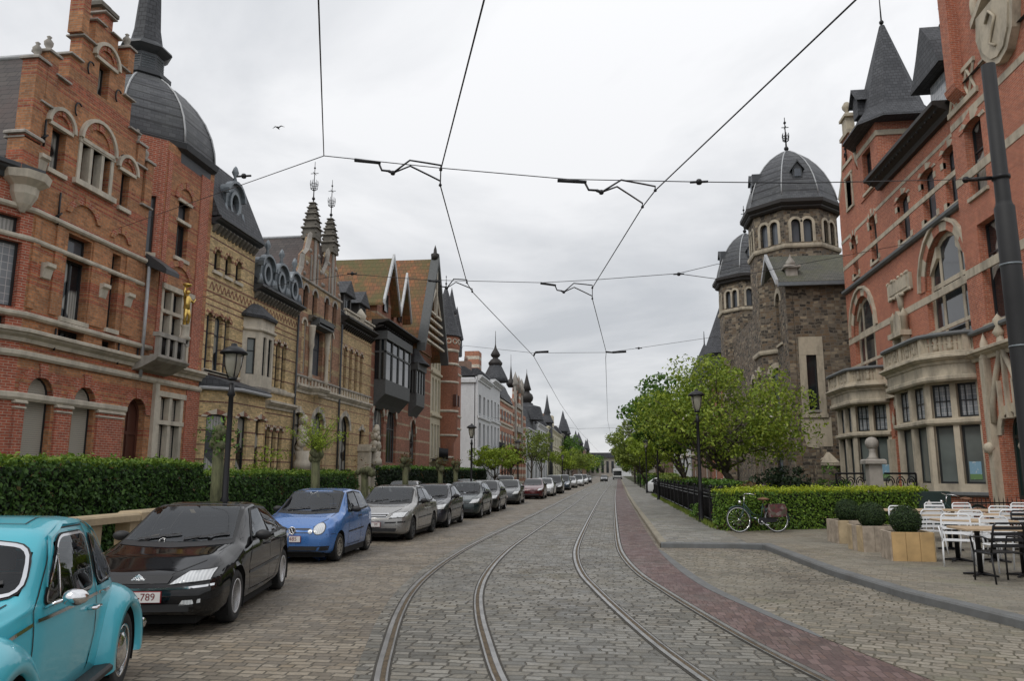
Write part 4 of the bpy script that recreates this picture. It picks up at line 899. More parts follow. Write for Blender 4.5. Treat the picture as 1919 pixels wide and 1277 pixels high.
finial(F_,tcx[0],tcx[1],18.8,.9,.04,crown=False)
F_.part('small_spire',MB().lathe([(.55,13.2),(.55,14.8),(.7,14.9),(.0,18.4)],(74.6,.3),8,0,False),'slate'); F_.part('central_spire',MB().lathe([(.5,16.9),(.55,17.1),(.4,17.6),(.0,19.6)],(71.4,.2),8,0,False),'slate')
gable_roof_d(F_,66.6,75.3,71.4,12.1,16.2,.35,10,'slate',.1)
# ---- further houses on the left
def plain_house(T,s0,s1,z,mat,floors,nw,trim,fm='frame_white',pane='glass',roof='slate',rz=3,corn=.5,ww=None,arch=False,off=0.0):
    ops=[]; L=s1-s0; st=L/nw; ww=ww or st*.42
    for (a,b) in floors:
        for i in range(nw):
            c=s0+st*(i+.5)+off; ops.append(Ar(c-ww/2,c+ww/2,a,b-ww/2) if arch else Rc(c-ww/2,c+ww/2,a,b))
    T.part('front_wall',wallmb([(s0,0),(s1,0),(s1,z),(s0,z)],ops,.3,.28),mat); T.part('house_body',MB().box(s0+.02,s1-.02,.4,11,0,z-.1),mat)
    for o in ops: window(T,o,dep=.25,mull=(.5,),trans=(.68,) if o.z1-o.z0>1.6 else (),fm=fm,pane=pane,sill=trim)
    for a,b in floors[1:]: course(T,[(s0,0),(s1,0)],prof_band(a-.55,a-.25,.16),trim)
    if corn: course(T,[(s0,0),(s1,0)],prof_corn(z-.5,z+.15,corn),trim,'cornice')
    if rz: roof_s(T,s0,s1,[(-.1,z+.1),(1.6,z+rz),(8,z+rz),(11,z)],roof)
    return ops
G_=house('white_house','white painted terraced house with blank grey side wall and iron balconies',94)
plain_house(G_,85.5,94.5,12.6,'stucco_white',[(.6,3.2),(4.6,7.4),(8.4,10.6)],3,'stucco_white',fm='frame_dark',rz=1.2)
plain_house(G_,94.5,103,13.2,'stucco_white',[(.6,3.2),(4.8,7.6),(8.6,10.8)],3,'stucco_white',fm='frame_dark',rz=1.6,corn=.7)
for s in (98.6,):
    G_.part('balcony',MB().box(96,101,-1.0,0,4.4,4.6).join((lambda m:[m.tube([(96+.2*i,-.95,4.6),(96+.2*i,-.95,5.6)],.03,4) for i in range(26)] and m)(MB())).box(96,101,-.98,-.92,5.55,5.62),'iron_black')
G_.part('chimney',MB().box(91,92.4,2,4,13,15.2).join((lambda m:[m.lathe([(.15,15.2),(.12,15.8)],(91.3+.35*i,2.6),6) for i in range(4)] and m)(MB())),'brick_far')
G_.part('side_window',MB().box(85.44,85.6,2.6,3.4,2.0,2.7),'frame_dark'); G_.part('side_cornice',MB().box(85.3,85.5,.2,10.9,11.9,12.3),'stucco_white')
H_=house('banded_house','red and white striped house with rounded corner tower and black onion spires',118)
ops=[]
H_.part('front_wall',wallmb([(103,0),(135,0),(135,11.5),(131,11.5),(130.5,13),(128.5,13.2),(128,15),(126,15.3),(125,17),(122.5,17),(121.5,15.3),(119.5,15),(119,13.2),(116,13),(115.5,11.8),(103,11.8)],
  [Rc(a,a+1.4,zb,zt) for a in (117,120.5,124,127.5,131.5) for zb,zt in ((1,3.6),(5.4,8),(9,11))]+[Pt(122.4,125,12,13.5,1.4)],.4,.3),'brick_banded')
for a in (117,120.5,124,127.5,131.5):
    for zb,zt in ((1,3.6),(5.4,8),(9,11)): window(H_,Rc(a,a+1.4,zb,zt),dep=.25,mull=(.5,),fm='door_brown',sill='stone_grey')
window(H_,Pt(122.4,125,12,13.5,1.4),dep=.25,mull=(.33,.66),fm='door_brown')
H_.part('house_body',MB().box(103.1,134.9,.45,11,0,11.4),'brick_banded')
H_.part('carved_gable_strip',MB().box(119,120,-.25,.1,4,15.2).box(127.6,128.6,-.25,.1,4,14.6).box(120.2,127.4,-.35,.1,8.2,9.0).box(120.2,127.4,-.35,.1,12,12.6),'stone_grey')
for c in (119.4,124,128.2): H_.part('gable_pinnacle',MB().lathe([(.4,14.6),(.35,15.4),(.5,15.5),(.3,16.0),(.4,16.5),(.12,17.2),(0,17.6)],(c,-.1),8),'stone_grey')
roof_s(H_,103.2,116,[(-.2,11.9),(1.0,14.6),(4,15.2),(10,11.8)],'slate'); H_.part('corner_roof',MB().lathe([(1.9,14.2),(1.7,14.8),(1.0,16.2),(.8,16.6)],(104.8,.9),10),'slate')
for a in (104.5,107.5,110.5,113.5):
    for zb,zt in ((1.2,3.4),(5.4,7.4),(9.0,10.4)): window(H_,Rc(a,a+1.0,zb,zt),(0,-.28,0),dep=.26,fm='door_brown')
for z in (4.4,8.4,11.4): course(H_,[(103,0),(116.5,0)],prof_band(z,z+.3,.2),'stone_pale')
def onion(T,c,z,r,h,name='onion_spire',m='wood_dark',double=True):
    k=h/10
    pr=[(r*.6,z),(r*1.0,z+k*.8),(r*1.05,z+k*1.3),(r*.7,z+k*2.1),(r*.35,z+k*2.6)]
    if double: pr+=[(r*.6,z+k*3.0),(r*.72,z+k*3.5),(r*.5,z+k*4.3),(r*.2,z+k*5.2),(r*.08,z+k*6.2)]
    pr+=[(r*.06,z+k*6.5),(r*.03,z+h)]
    T.part(name,MB().lathe(pr,c,14).tube([(c[0]-r*.25,c[1],z+h*.82),(c[0]+r*.25,c[1],z+h*.82)],r*.04,4),m)
onion(H_,(104.8,.9),16.2,.95,5.2); onion(H_,(122.5,1.0),15.4,.75,5.4,double=False)
H_.part('chimney',MB().box(103.4,105.6,3.0,5,12,18.4),'brick_banded'); roof_s(H_,116,135,[(.5,11.6),(3,15.5),(8,15.5),(11,11.5)],'slate')
I_=house('domed_white_house','white house with slate mansard and black ball-and-spire lantern',158)
plain_house(I_,135,158,9.6,'stucco_white',[(.8,3.6),(5.4,8.2)],3,'stucco_white',fm='frame_dark',rz=0,ww=3.2); plain_house(I_,158,181,11.8,'stucco_white',[(.8,3.6),(4.8,7.4),(8.6,10.6)],4,'stucco_white',fm='frame_dark',rz=1.6)
roof_s(I_,136,160,[(.1,9.7),(1.0,13.6),(8,14.0),(11,9.5)],'slate')
I_.part('mansard',MB().lathe([(3.6,12),(3.0,14.2),(2.9,14.6),(1.4,15.0),(1.2,15.4)],(151,1.5),8,0,False,phase=PI/8),'slate')
I_.part('ball_spire',MB().lathe([(.9,15.2),(.85,15.6),(1.15,15.9),(1.3,16.5),(1.1,17.1),(.6,17.5),(.55,17.9),(.9,18.0),(.62,19),(.32,20.2),(.06,21.4),(.03,22.2)],(151,1.5),14),'wood_dark')
J_=house('pale_yellow_house','pale yellow stucco house with slim slate corner spire and ivy tree beside it',208)
plain_house(J_,181,234,12.6,'stucco_yellow',[(1,3.6),(5,7.6),(9,11.2)],7,'stucco_yellow',fm='frame_white',rz=2.2)
J_.part('corner_turret',MB().lathe([(1.3,0),(1.3,14.0)],(188,.5),10),'slate'); J_.part('spire',MB().lathe([(1.7,13.8),(1.6,14.1),(1.0,15.4),(.7,16.0),(.9,16.3),(.55,17.6),(.05,20.8)],(188,.5),10),'slate')
J_.part('chimney',MB().box(226,231,2,5,12,18.5),'stucco_cream'); J_.part('chimney',MB().box(205,207,2,4,14,17.5),'brick_far')
for i,(a,b,z,mat,tw) in enumerate(((234,290,13.5,'stucco_far',[(246,21.5),(262,20)]),(290,345,12.5,'brick_far',[(335,20)]),(345,400,14.5,'stucco_far',[(352,19),(366,21),(384,20)]),(446,540,15,'brick_far',[(470,22),(500,24)]))):
    K=house('distant_house',['grey stone house with two dark pointed turrets far down the left row','plain reddish house with one thin spire far down the left row','last house of the left row, crowned with small finials','brown house beyond the side street at the far end'][i],(a+b)/2,group='distant houses of the left row')
    plain_house(K,a,b,z,mat,[(1,4),(5.5,8.5),(9.5,12)],6,'stone_grey',rz=2.5,pane='glass')
    for s,h in tw:
        K.part('turret',MB().lathe([(1.4,4),(1.4,z+1.2),(1.8,z+1.3),(1.7,z+1.6),(.06,h)],(s,.2),10),['slate'])
# ================================================================ houses on the right side; plan coordinates (s = -Y, d = X - house front, z)
def rhouse(name,label,Y0,X,cat='house',group=None): return Thing(name,label,cat,(X,Y0,0),R(-90),group,off=(-Y0,0,0))
Rr=rhouse('bow_windowed_house','large orange red brick house with stone bow windows and steep slate tower behind the terrace',31,12.5)
BR='brick_right'; ST='stone_right'
oR=dict(w1=Sg(-33.6,-32.4,11.35,13.4,.15),w2=Sg(-31.0,-29.8,11.35,13.45,.15),w5=Sg(-28.9,-27.85,11.3,13.5,.15),a1=Ar(-40.0,-39.2,11.5,13.3),a2=Ar(-37.2,-36.3,11.5,13.4),
 big=Pt(-31.5,-27.9,6.5,8.8,1.9),sm=Pt(-40.7,-37.6,6.5,8.6,1.8),g1=Rc(-40.1,-39.2,15.2,16.8),
 dr=Pt(-36.1,-34.9,.9,3.3,1.5))
out=[(-41.6,0),(-27.6,0),(-27.6,14.8),(-37.6,14.8),(-37.75,16.2),(-38.4,16.8),(-38.8,17.8),(-39.0,19.0),(-40.3,19.0),(-40.5,17.8),(-40.9,16.8),(-41.5,16.1),(-41.6,14.8)]
Rr.part('front_wall',wallmb(out,list(oR.values()),.4,.38),BR)
oG=dict(w3=Sg(-26.7,-25.5,10.9,13.5,.18),w4=Rc(-26.5,-25.1,6.5,9.9),d2=Ar(-26.3,-24.9,.9,2.9),tw=Rc(-25,-24,15.0,17.0))
gout=[(-27.6,0),(-20.2,0),(-20.2,14.3),(-21.6,18.3),(-22.6,20.8),(-25.2,20.8),(-26.2,18.3),(-27.6,14.3)]
Rr.part('gable_wall',wallmb(gout,list(oG.values()),.5,.4).shift(0,-.18,0),BR)
Rr.part('house_body',MB().box(-41.55,-20.3,.5,10,0,14.6),BR)
FG=(0,-.18,0)
for k in ('w1','w2','w5'): window(Rr,oR[k],dep=.32,trans=(.68,),sill=ST,arch=1,aw=.3,amats=[ST,BR],pane='glass_bright')
for k in ('a1','a2'): window(Rr,oR[k],dep=.3,trans=(.7,),sill=ST,arch=1,aw=.25,amats=[ST,BR])
window(Rr,oG['w3'],FG,dep=.34,trans=(.62,),sill=ST,arch=1,aw=.35,amats=[ST,BR],pane='glass_curtain')
window(Rr,oG['w4'],FG,dep=.34,trans=(.7,),mull=(.5,),sill=ST,pane='glass_curtain'); window(Rr,oG['tw'],FG,dep=.3,mull=(.5,),sill=ST); window(Rr,oR['g1'],dep=.3,mull=(.5,),sill=ST,pane='glass_bright')
for k in ('w1','w2','w5','a1','a2'):
    o=oR[k]
    for x0_,x1_ in ((o.x0-.22,o.x0),(o.x1,o.x1+.22)):
        for zq in (o.z0+.02,o.z0+(o.z1-o.z0)*.72): Rr.part('quoin',MB().box(x0_,x1_,-.025,.1,zq,zq+.24),ST)
for k in ('big','sm'):
    o=oR[k]; window(Rr,o,dep=.3,fw=.2,mull=(.27,.73),trans=(.56,),bw=.18,fm=ST,pane='glass_dark',arch=1,aw=.34,amats=[ST,BR],name='arched_window')
    archout=[(x,z) for x,z in o.arc]; c=(o.x0+o.x1)/2
    oo=inset(o.p,-.42); q=[p for p in oo if p[1]>8.4]
    hm=MB(); 
    P_=[p for p in inset(o.p,-.36)][2:]
    archmb(P_,.13,-.13,.05,nmat=1,mb=hm); Rr.part('hood_mould',hm,ST)
    tr=MB(); w=(o.x1-o.x0)
    tr.prism([(o.x0+.2,9.35),(o.x0+w*.27,9.9),(o.x0+w*.27,10.35),(o.x0+w*.1,9.7)],.12,.24).prism([(o.x1-.2,9.35),(o.x1-w*.27,9.9),(o.x1-w*.27,10.35),(o.x1-w*.1,9.7)],.12,.24); Rr.part('tracery',tr,ST)
window(Rr,oR['dr'],dep=.36,fm=ST,fw=.12,trans=(.53,),bw=.12,pane='door_green',name='front_door',arch=1,aw=.3,amats=[ST,BR])
window(Rr,oG['d2'],FG,dep=.38,fm='door_green',fw=.12,mull=(.5,),trans=(.72,),pane='door_green',name='front_door',arch=1,aw=.26,amats=[ST,ST])
# ogee portal, gothic tympanum, niche and carved plaque
og=MB()
def ogee(c,zb,zt,w,sg): return [(c+sg*w,zb),(c+sg*w*.95,zb+(zt-zb)*.25),(c+sg*w*.55,zb+(zt-zb)*.55),(c+sg*w*.2,zb+(zt-zb)*.75),(c,zt)]
for c,zb,zt,w in ((-25.6,3.3,6.0,.95),):
    for sg in (-1,1): og.tube([(x,-.26,z) for x,z in ogee(c,zb,zt,w,sg)],.1,6); 
    og.box(c-1.25,c-.95,-.4,.1,.1,5.4).box(c+.95,c+1.25,-.4,.1,.1,5.4).box(c-.5,c-.4,-.3,.1,3.4,4.6).box(c+.4,c+.5,-.3,.1,3.4,4.6).box(c-.06,c+.06,-.3,.1,3.4,5.4); og.lathe([(.05,5.9),(.2,6.1),(.08,6.3),(.16,6.5),(0,6.7)],(c,-.28),8)
    for sg in (-1,1): og.lathe([(.1,5.3),(.2,5.45),(.12,5.6),(.14,5.9),(0,6.3)],(c+sg*1.1,-.25),8); og.sphere((c+sg*1.1,-.42,2.5),.2,8)
Rr.part('portal',og,ST)
dm=MB()
dm.box(-36.45,-36.15,-.25,.1,.1,3.2).box(-34.85,-34.55,-.25,.1,.1,3.2).box(-36.5,-34.5,-.2,.1,5.0,5.2); dm.box(-35.55,-35.45,-.05,.2,3.4,4.4)
Rr.part('door_frame',dm,ST)
nc=MB(); c=-34.0
nc.box(c-.6,c-.42,-.32,.1,5.3,7.4).box(c+.42,c+.6,-.32,.1,5.3,7.4).box(c-.42,c+.42,-.1,.1,5.3,7.4).box(c-.75,c+.75,-.45,.1,7.4,7.62).prism([(c-.5,7.62),(c+.5,7.62),(c+.3,8.3),(c,8.55),(c-.3,8.3)],-.3,.1)
for sg in (-1,1): nc.lathe([(.14,7.62),(.14,8.2),(.18,8.25),(.0,8.6)],(c+sg*.6,-.2),8)
nc.lathe([(.16,5.4),(.2,5.9),(.14,6.4),(.1,6.5),(.13,6.7),(0,6.85)],(c,-.22),8); Rr.part('niche',nc,ST)
pl=MB(); c=-33.9; pl.box(c-1.35,c+1.2,-.13,.1,9.25,9.95); pl.prism([(c-1.1,9.38),(c+.95,9.38),(c+.95,9.82),(c-1.1,9.82)],-.16,-.1); pl.lathe([(.12,8.55),(.2,8.8),(.24,9.1),(.3,9.3)],(c-.1,-.05),8,0,True,sy=.6)
rr=random.Random(3)
for i in range(22): pl.sphere((c-1.35+2.55*rr.random(),-.12,rr.choice((9.2,9.24,9.96,10.0))),.05+.05*rr.random(),6)
Rr.part('carved_plaque',pl,ST)
for z0,z1,o in ((11.0,11.2,.2),): course(Rr,[(-41.6,0),(-27.6,0)],prof_band(z0,z1,o),'bluestone')
for z0,z1 in ((7.0,7.14),(8.3,8.58),(12.3,12.5),(13.75,13.9)): course(Rr,[(-41.6,0),(-27.75,0)],[(-.05,z0),(.02,z0),(.02,z1),(-.05,z1)],ST,'stone_band')
for z0,z1 in ((8.3,8.6),(11.6,11.9),(13.7,13.95)): course(Rr,[(-27.6,-.18),(-20.3,-.18)],[(-.05,z0),(.02,z0),(.02,z1),(-.05,z1)],ST,'stone_band')
course(Rr,[(-27.65,-.18),(-20.3,-.18)],prof_corn(5.4,5.75,.35),ST,'cornice'); course(Rr,[(-41.6,0),(-27.7,0)],prof_corn(5.4,5.65,.2),ST,'cornice'); course(Rr,[(-27.6,-.18),(-20.3,-.18)],prof_band(6.3,6.45,.15),'bluestone')
course(Rr,[(-41.6,0),(-20.3,0)],prof_band(.1,.5,.1),'bluestone','plinth')
# cornice gutter of dark wood, roof, tower, left gable
course(Rr,[(-35.3,0),(-27.6,0)],prof_corn(14.45,15.0,.75),'wood_dark','gutter')
Rr.part('gutter_studs',MB().join((lambda m:[m.sphere((-35.1+.42*i,-.5,14.72),.06,6) for i in range(18)] and m)(MB())),'frame_dark')
roof_s(Rr,-35.2,-20.5,[(-.3,14.9),(4.2,19.0),(5,19.0),(10,14.8)],'slate')
oTw=Rc(.55,1.45,15.1,17.2)
Rr.part('tower_wall',wallmb([(-38.0,14.8),(-35.2,14.8),(-35.2,18.05),(-38.0,18.05)],[Rc(-37.3,-36.1,15.0,17.0)],.3,.3).shift(0,-.05,0).join(MB().box(-37.98,-35.2,.25,2.45,14.0,18.05)),BR); window(Rr,Rc(-37.3,-36.1,15.0,17.0),(0,-.05,0),dep=.3,mull=(.5,),sill=ST)
course(Rr,[(-38.03,2.4),(-38.03,-.05),(-35.17,-.05),(-35.17,2.45)],[(-.05,17.1),(.03,17.1),(.03,17.35),(-.05,17.35)],ST,'stone_band')
tx,ty=-36.6,1.15
Rr.part('tower_roof',MB().add([(tx+a*w,ty+b*w*.9,z) for w,z in ((2.15,17.75),(2.1,17.9),(1.45,18.7),(.12,23.4)) for a,b in ((-1,-.55),(-.55,-1),(.55,-1),(1,-.55),(1,.55),(.55,1),(-.55,1),(-1,.55))],[[j*8+k,j*8+(k+1)%8,(j+1)*8+(k+1)%8,(j+1)*8+k] for j in range(3) for k in range(8)]+[list(range(8))[::-1],list(range(24,32))]),'slate')
Rr.part('tower_dormer',MB().prism([(-37.1,18.7),(-36.4,18.7),(-36.4,19.5),(-36.75,20.0),(-37.1,19.5)],-.35,1.1).prism([(-37.35,19.4),(-36.75,20.2),(-36.15,19.4),(-36.75,20.05)],-.5,1.1),'slate')
finial(Rr,tx,ty,23.3,2.4,.045,crown=False)
gl=MB()
gl.box(-40.35,-38.95,-.1,.45,19.0,19.2).box(-40.0,-39.3,-.02,.4,19.2,20.0).cbox(-40.15,-39.15,-.12,.5,20.0,20.2,.06).lathe([(.1,20.2),(.08,20.4),(.22,20.6),(.24,20.75),(.12,20.95),(0,21)],(-39.65,.18),10)
for sg,x0 in ((1,-38.95),(-1,-40.35)):
    gl.tube([(x0,.15,19.0),(x0+sg*.15,.15,18.2),(x0+sg*.45,.15,17.3),(x0+sg*.85,.15,16.8),(x0+sg*1.15,.15,16.3),(x0+sg*.95,.15,16.0)],[.15,.17,.17,.17,.2,.12],8)
gl.box(-40.5,-38.8,-.06,.1,17.5,17.68).box(-40.25,-40.1,-.05,.2,15.1,16.9).box(-39.2,-39.05,-.05,.2,15.1,16.9).box(-40.3,-39.0,-.05,.2,16.85,17.0); Rr.part('gable_ornament',gl,ST)
Rr.part('wall_anchor',MB().tube([(-39.65,-.05,17.7),(-39.65,-.05,18.8)],.04,5).tube([(-39.85,-.07,18.0),(-39.65,-.1,18.15),(-39.45,-.07,18.0)],.03,5).tube([(-39.85,-.07,18.5),(-39.65,-.1,18.35),(-39.45,-.07,18.5)],.03,5),'iron_black')
# big right gable: lattice, shield, pier, dormer behind
lt=MB()
for i in range(4):
    x=-27.5+i*.5; lt.bar((x,-.2,14.35),(x+.5,-.2,15.3),.08); lt.bar((x+.5,-.2,14.35),(x,-.2,15.3),.08)
lt.box(-27.6,-25.4,-.26,0,14.2,14.4).box(-27.5,-25.4,-.26,0,15.3,15.45); Rr.part('lattice_panel',lt,ST)
sh=[(-24.75,15.6),(-24.5,14.85),(-24.0,14.3),(-23.5,14.15),(-23.0,14.3),(-22.6,14.8),(-22.4,15.6),(-22.5,16.3),(-24.6,16.3)]
Rr.part('shield',MB().prism(sh,-.42,-.1).prism(inset(sh,.2) if area(sh)>0 else inset(sh[::-1],.2),-.47,-.4).tube([(-23.9,-.5,15.7),(-23.6,-.52,15.95),(-23.3,-.52,15.6),(-23.55,-.52,15.25),(-23.75,-.52,14.95),(-23.45,-.5,14.7)],.05,6),ST)
Rr.part('shield_canopy',MB().prism([(-25.2,16.3),(-23.5,17.3),(-21.8,16.3),(-21.8,16.55),(-23.5,17.6),(-25.2,16.55)],-.32,.1).lathe([(.08,16.5),(.14,16.8),(.15,17.1),(.09,17.4),(.03,17.7)],(-25.0,-.22),8),ST)
Rr.part('gable_pier',MB().box(-26.9,-26.3,-.5,.1,14.9,20.8).prism_x([(-.1,14.4),(-.5,14.75),(-.55,14.95),(-.1,14.95)],-27,-26.2),[BR])
Rr.part('gable_coping',MB().join((lambda m:[m.bar((gout[i][0],.05,gout[i][1]),(gout[i+1][0],.05,gout[i+1][1]),.3) for i in (2,3,4,5,6)] and m)(MB())),ST)
q=Rr.part('dormer',MB().box(-29.6,-28.0,.1,2.2,14.9,16.6),'wood_dark'); Rr.part('pane',MB().box(-29.45,-28.15,.05,.12,15.2,16.4),'glass_leaded',q); Rr.part('dormer_roof',MB().prism([(-30.2,16.5),(-27.5,16.5),(-28.0,17.6),(-28.8,18.6),(-29.4,17.6)],-.4,3),'slate',q); finial(Rr,-28.8,.4,18.5,1.0,.04,crown=False)
# bow windows with balustraded balconies
def bow(s0,s1,dd,posters):
    L=s1-s0-2*dd; D=dd*math.sqrt(2); F1=[];F2=[]
    n=2; w=(L-.2)/n
    for i in range(n):
        a=.1+w*i+.12; b=.1+w*(i+1)-.12; F1+= [Rc(a,b,1.35,3.35),Rc(a,b,3.62,4.8)]
    F2=[Rc(a_,b_,z0_,z1_) for a_,b_ in ((.16,D*.5-.1),(D*.5+.1,D-.16)) for z0_,z1_ in ((1.35,3.35),(3.62,4.8))]
    fr,fl,f2=canted(Rr,s0,s1,dd,.95,5.0,F1,F2,ST,.3)
    for F,o in [(fr,o) for o in F1]+[(fl,o) for o in F2]+[(f2,o) for o in F2]:
        up=o.z0>3.5
        w_=window(Rr,o,F,dep=.24,fm='frame_dark',fw=.07,mull=(.33,.66) if up else (),trans=(.5,) if up else (),bw=.035,pane='glass_leaded' if up else 'glass_blind')
        if F is f2 and not up and posters and o.x0>.5: 
            Rr.part('poster',MB().box(o.x0+.12,o.x0+.5,.19,.2,1.5,2.1).place(F),'poster_blue',w_)
    for o,(x,y) in ((.12,(0,0)),):
        pass
    plan=[(s0,0),(s0+dd,-dd),(s1-dd,-dd),(s1,0)]
    course(Rr,plan,prof_band(.1,.95,.02),BR,'plinth'); course(Rr,plan,prof_band(.92,1.08,.2),'bluestone'); course(Rr,plan,prof_band(3.38,3.56,.12),ST)
    # rounded upper part
    c=((s0+s1)/2,0); hw=(s1-s0)/2; n=14
    arc=[(c[0]-hw*math.cos(PI*k/n)*1.02,-(dd+.12)*min(1,1.25*math.sin(PI*k/n))) for k in range(n+1)]
    course(Rr,arc,prof_band(4.85,5.05,.12),ST); course(Rr,arc,[(-.4,5.0),(.04,5.0),(.04,5.5),(-.4,5.5)],ST,'bow_frieze'); course(Rr,arc,prof_corn(5.45,5.75,.32),ST,'cornice')
    Rr.part('balcony_floor',MB().prism_z(arc,5.5,5.72),ST)
    course(Rr,arc,[(-.1,5.74),(.12,5.74),(.12,5.9),(-.1,5.9)],ST,'balustrade_base'); course(Rr,arc,[(-.14,6.42),(.18,6.42),(.22,6.48),(.18,6.56),(-.14,6.56)],'bluestone','handrail')
    b=MB()
    for k in range(n+1):
        x,y=arc[k]; b.box(x-.11,x+.11,y-.1,y+.1,5.9,6.42) if k%3==1 or k in(0,n) else b.lathe([(.07,5.9),(.1,6.05),(.05,6.2),(.1,6.3),(.07,6.42)],(x,y),7)
        if k<n:
            for f in (.33,.66): xx=x+(arc[k+1][0]-x)*f; yy=y+(arc[k+1][1]-y)*f; b.box(xx-.05,xx+.05,yy-.05,yy+.05,5.9,6.42)
    for k in range(n):
        (xa,ya),(xb,yb)=arc[k],arc[k+1]; b.bar((xa,ya,6.16),(xb,yb,6.16),.06)
    Rr.part('balustrade',b,ST)
def posterm():
    g=NG('poster_blue'); z=g.sep(g.uv('Object'))[2]; f=g.noise(7)
    c=g.mix(g.math('LESS_THAN',z,1.68),(.22,.38,.5),(.14,.25,.1)); g.set(Base_Color=g.mix(g.map(f,.62,.64,0,1),c,(.55,.6,.62)),Roughness=.5)
posterm()
bow(-33.4,-27.75,1.3,True); bow(-41.55,-36.55,1.25,True)
# ---- dark stone house with two domes
Q=rhouse('domed_stone_house','dark rubble stone house with two slate domes on round-arched towers, behind the magnolia',52,9.4)
RB='rubble_stone'
sw=[Rc(1.22,1.75,5.05,8.05),Ar(4.2,4.9,9,10.5)]
SF=(-43,0,R(90))
Q.part('side_wall',wallmb([(.72,0),(8,0),(8,12.1),(.72,12.1)],sw,.3,.3).place(SF),RB)
window(Q,sw[0],SF,dep=.2,trans=(.3,),fm='frame_dark',sill='stone_grey'); window(Q,sw[1],SF,dep=.2)
fm=MB().box(.85,1.22,-.05,.1,4.8,8.9).box(1.75,2.12,-.05,.1,4.8,8.9).box(.85,2.12,-.06,.1,8.05,9.05).box(.82,2.15,-.12,.1,4.65,4.85); Q.part('stone_window_frame',fm.place(SF),'stone_right')
Q.part('stone_infill',MB().prism([(1.0,3.1),(2.3,2.9),(2.3,4.66),(.75,4.66),(.75,3.9)],-.04,.1).place(SF),'stone_right')
Q.part('house_body',MB().box(-66,-43.32,.5,9,0,11.9),RB)
Q.part('front_wall',wallmb([(-66,0),(-43,0),(-43,12.1),(-66,12.1)],[Ar(-45.6,-44.4,9.0,11.4),Ar(-51.5,-50.3,5,7.5),Ar(-54.5,-53.3,5,7.5),Ar(-51.6,-50.2,.8,3.2),Ar(-54.8,-53.4,.8,3.2),Ar(-64.5,-63.3,5,7.4),Ar(-45.6,-44.4,1.0,3.6)],.35,.3).shift(0,.35,0),RB)
for o in (Ar(-45.6,-44.4,9.0,11.4),Ar(-51.5,-50.3,5,7.5),Ar(-54.5,-53.3,5,7.5),Ar(-51.6,-50.2,.8,3.2),Ar(-54.8,-53.4,.8,3.2),Ar(-64.5,-63.3,5,7.4),Ar(-45.6,-44.4,1.0,3.6)): window(Q,o,(0,.35,0),dep=.25,trans=(.6,),arch=1,aw=.3,amats=['stone_right','stone_right'],sill='stone_right',pane='glass_bright')
# gabled side wing roof in greenish slate
Q.part('wing_roof',MB().prism([(-47.4,11.95),(-47.4,12.1),(-45.0,14.2),(-42.6,12.1),(-42.6,11.95),(-45.0,14.0)],-.1,9),'slate_moss'); Q.part('wing_gable',MB().prism([(-47.2,12.0),(-42.95,12.0),(-45,14.0)],.38,8.9),RB)
Q.part('gutter',MB().box(-42.75,-42.5,-.1,9,11.85,12.05),'zinc'); Q.part('barge_board',MB().prism([(-47.5,11.9),(-47.5,12.2),(-45,14.35),(-42.5,12.2),(-42.5,11.9),(-45,14.0)],-.25,-.1),'lead_pale')
Q.part('ornamental_chimney',MB().box(-43.6,-43.1,.5,1.1,12.0,13.0).cbox(-43.75,-42.95,.35,1.25,13.0,13.15,.05).lathe([(.3,13.15),(.25,13.4),(.05,13.7),(0,13.9)],(-43.35,.8),8),'stone_grey')
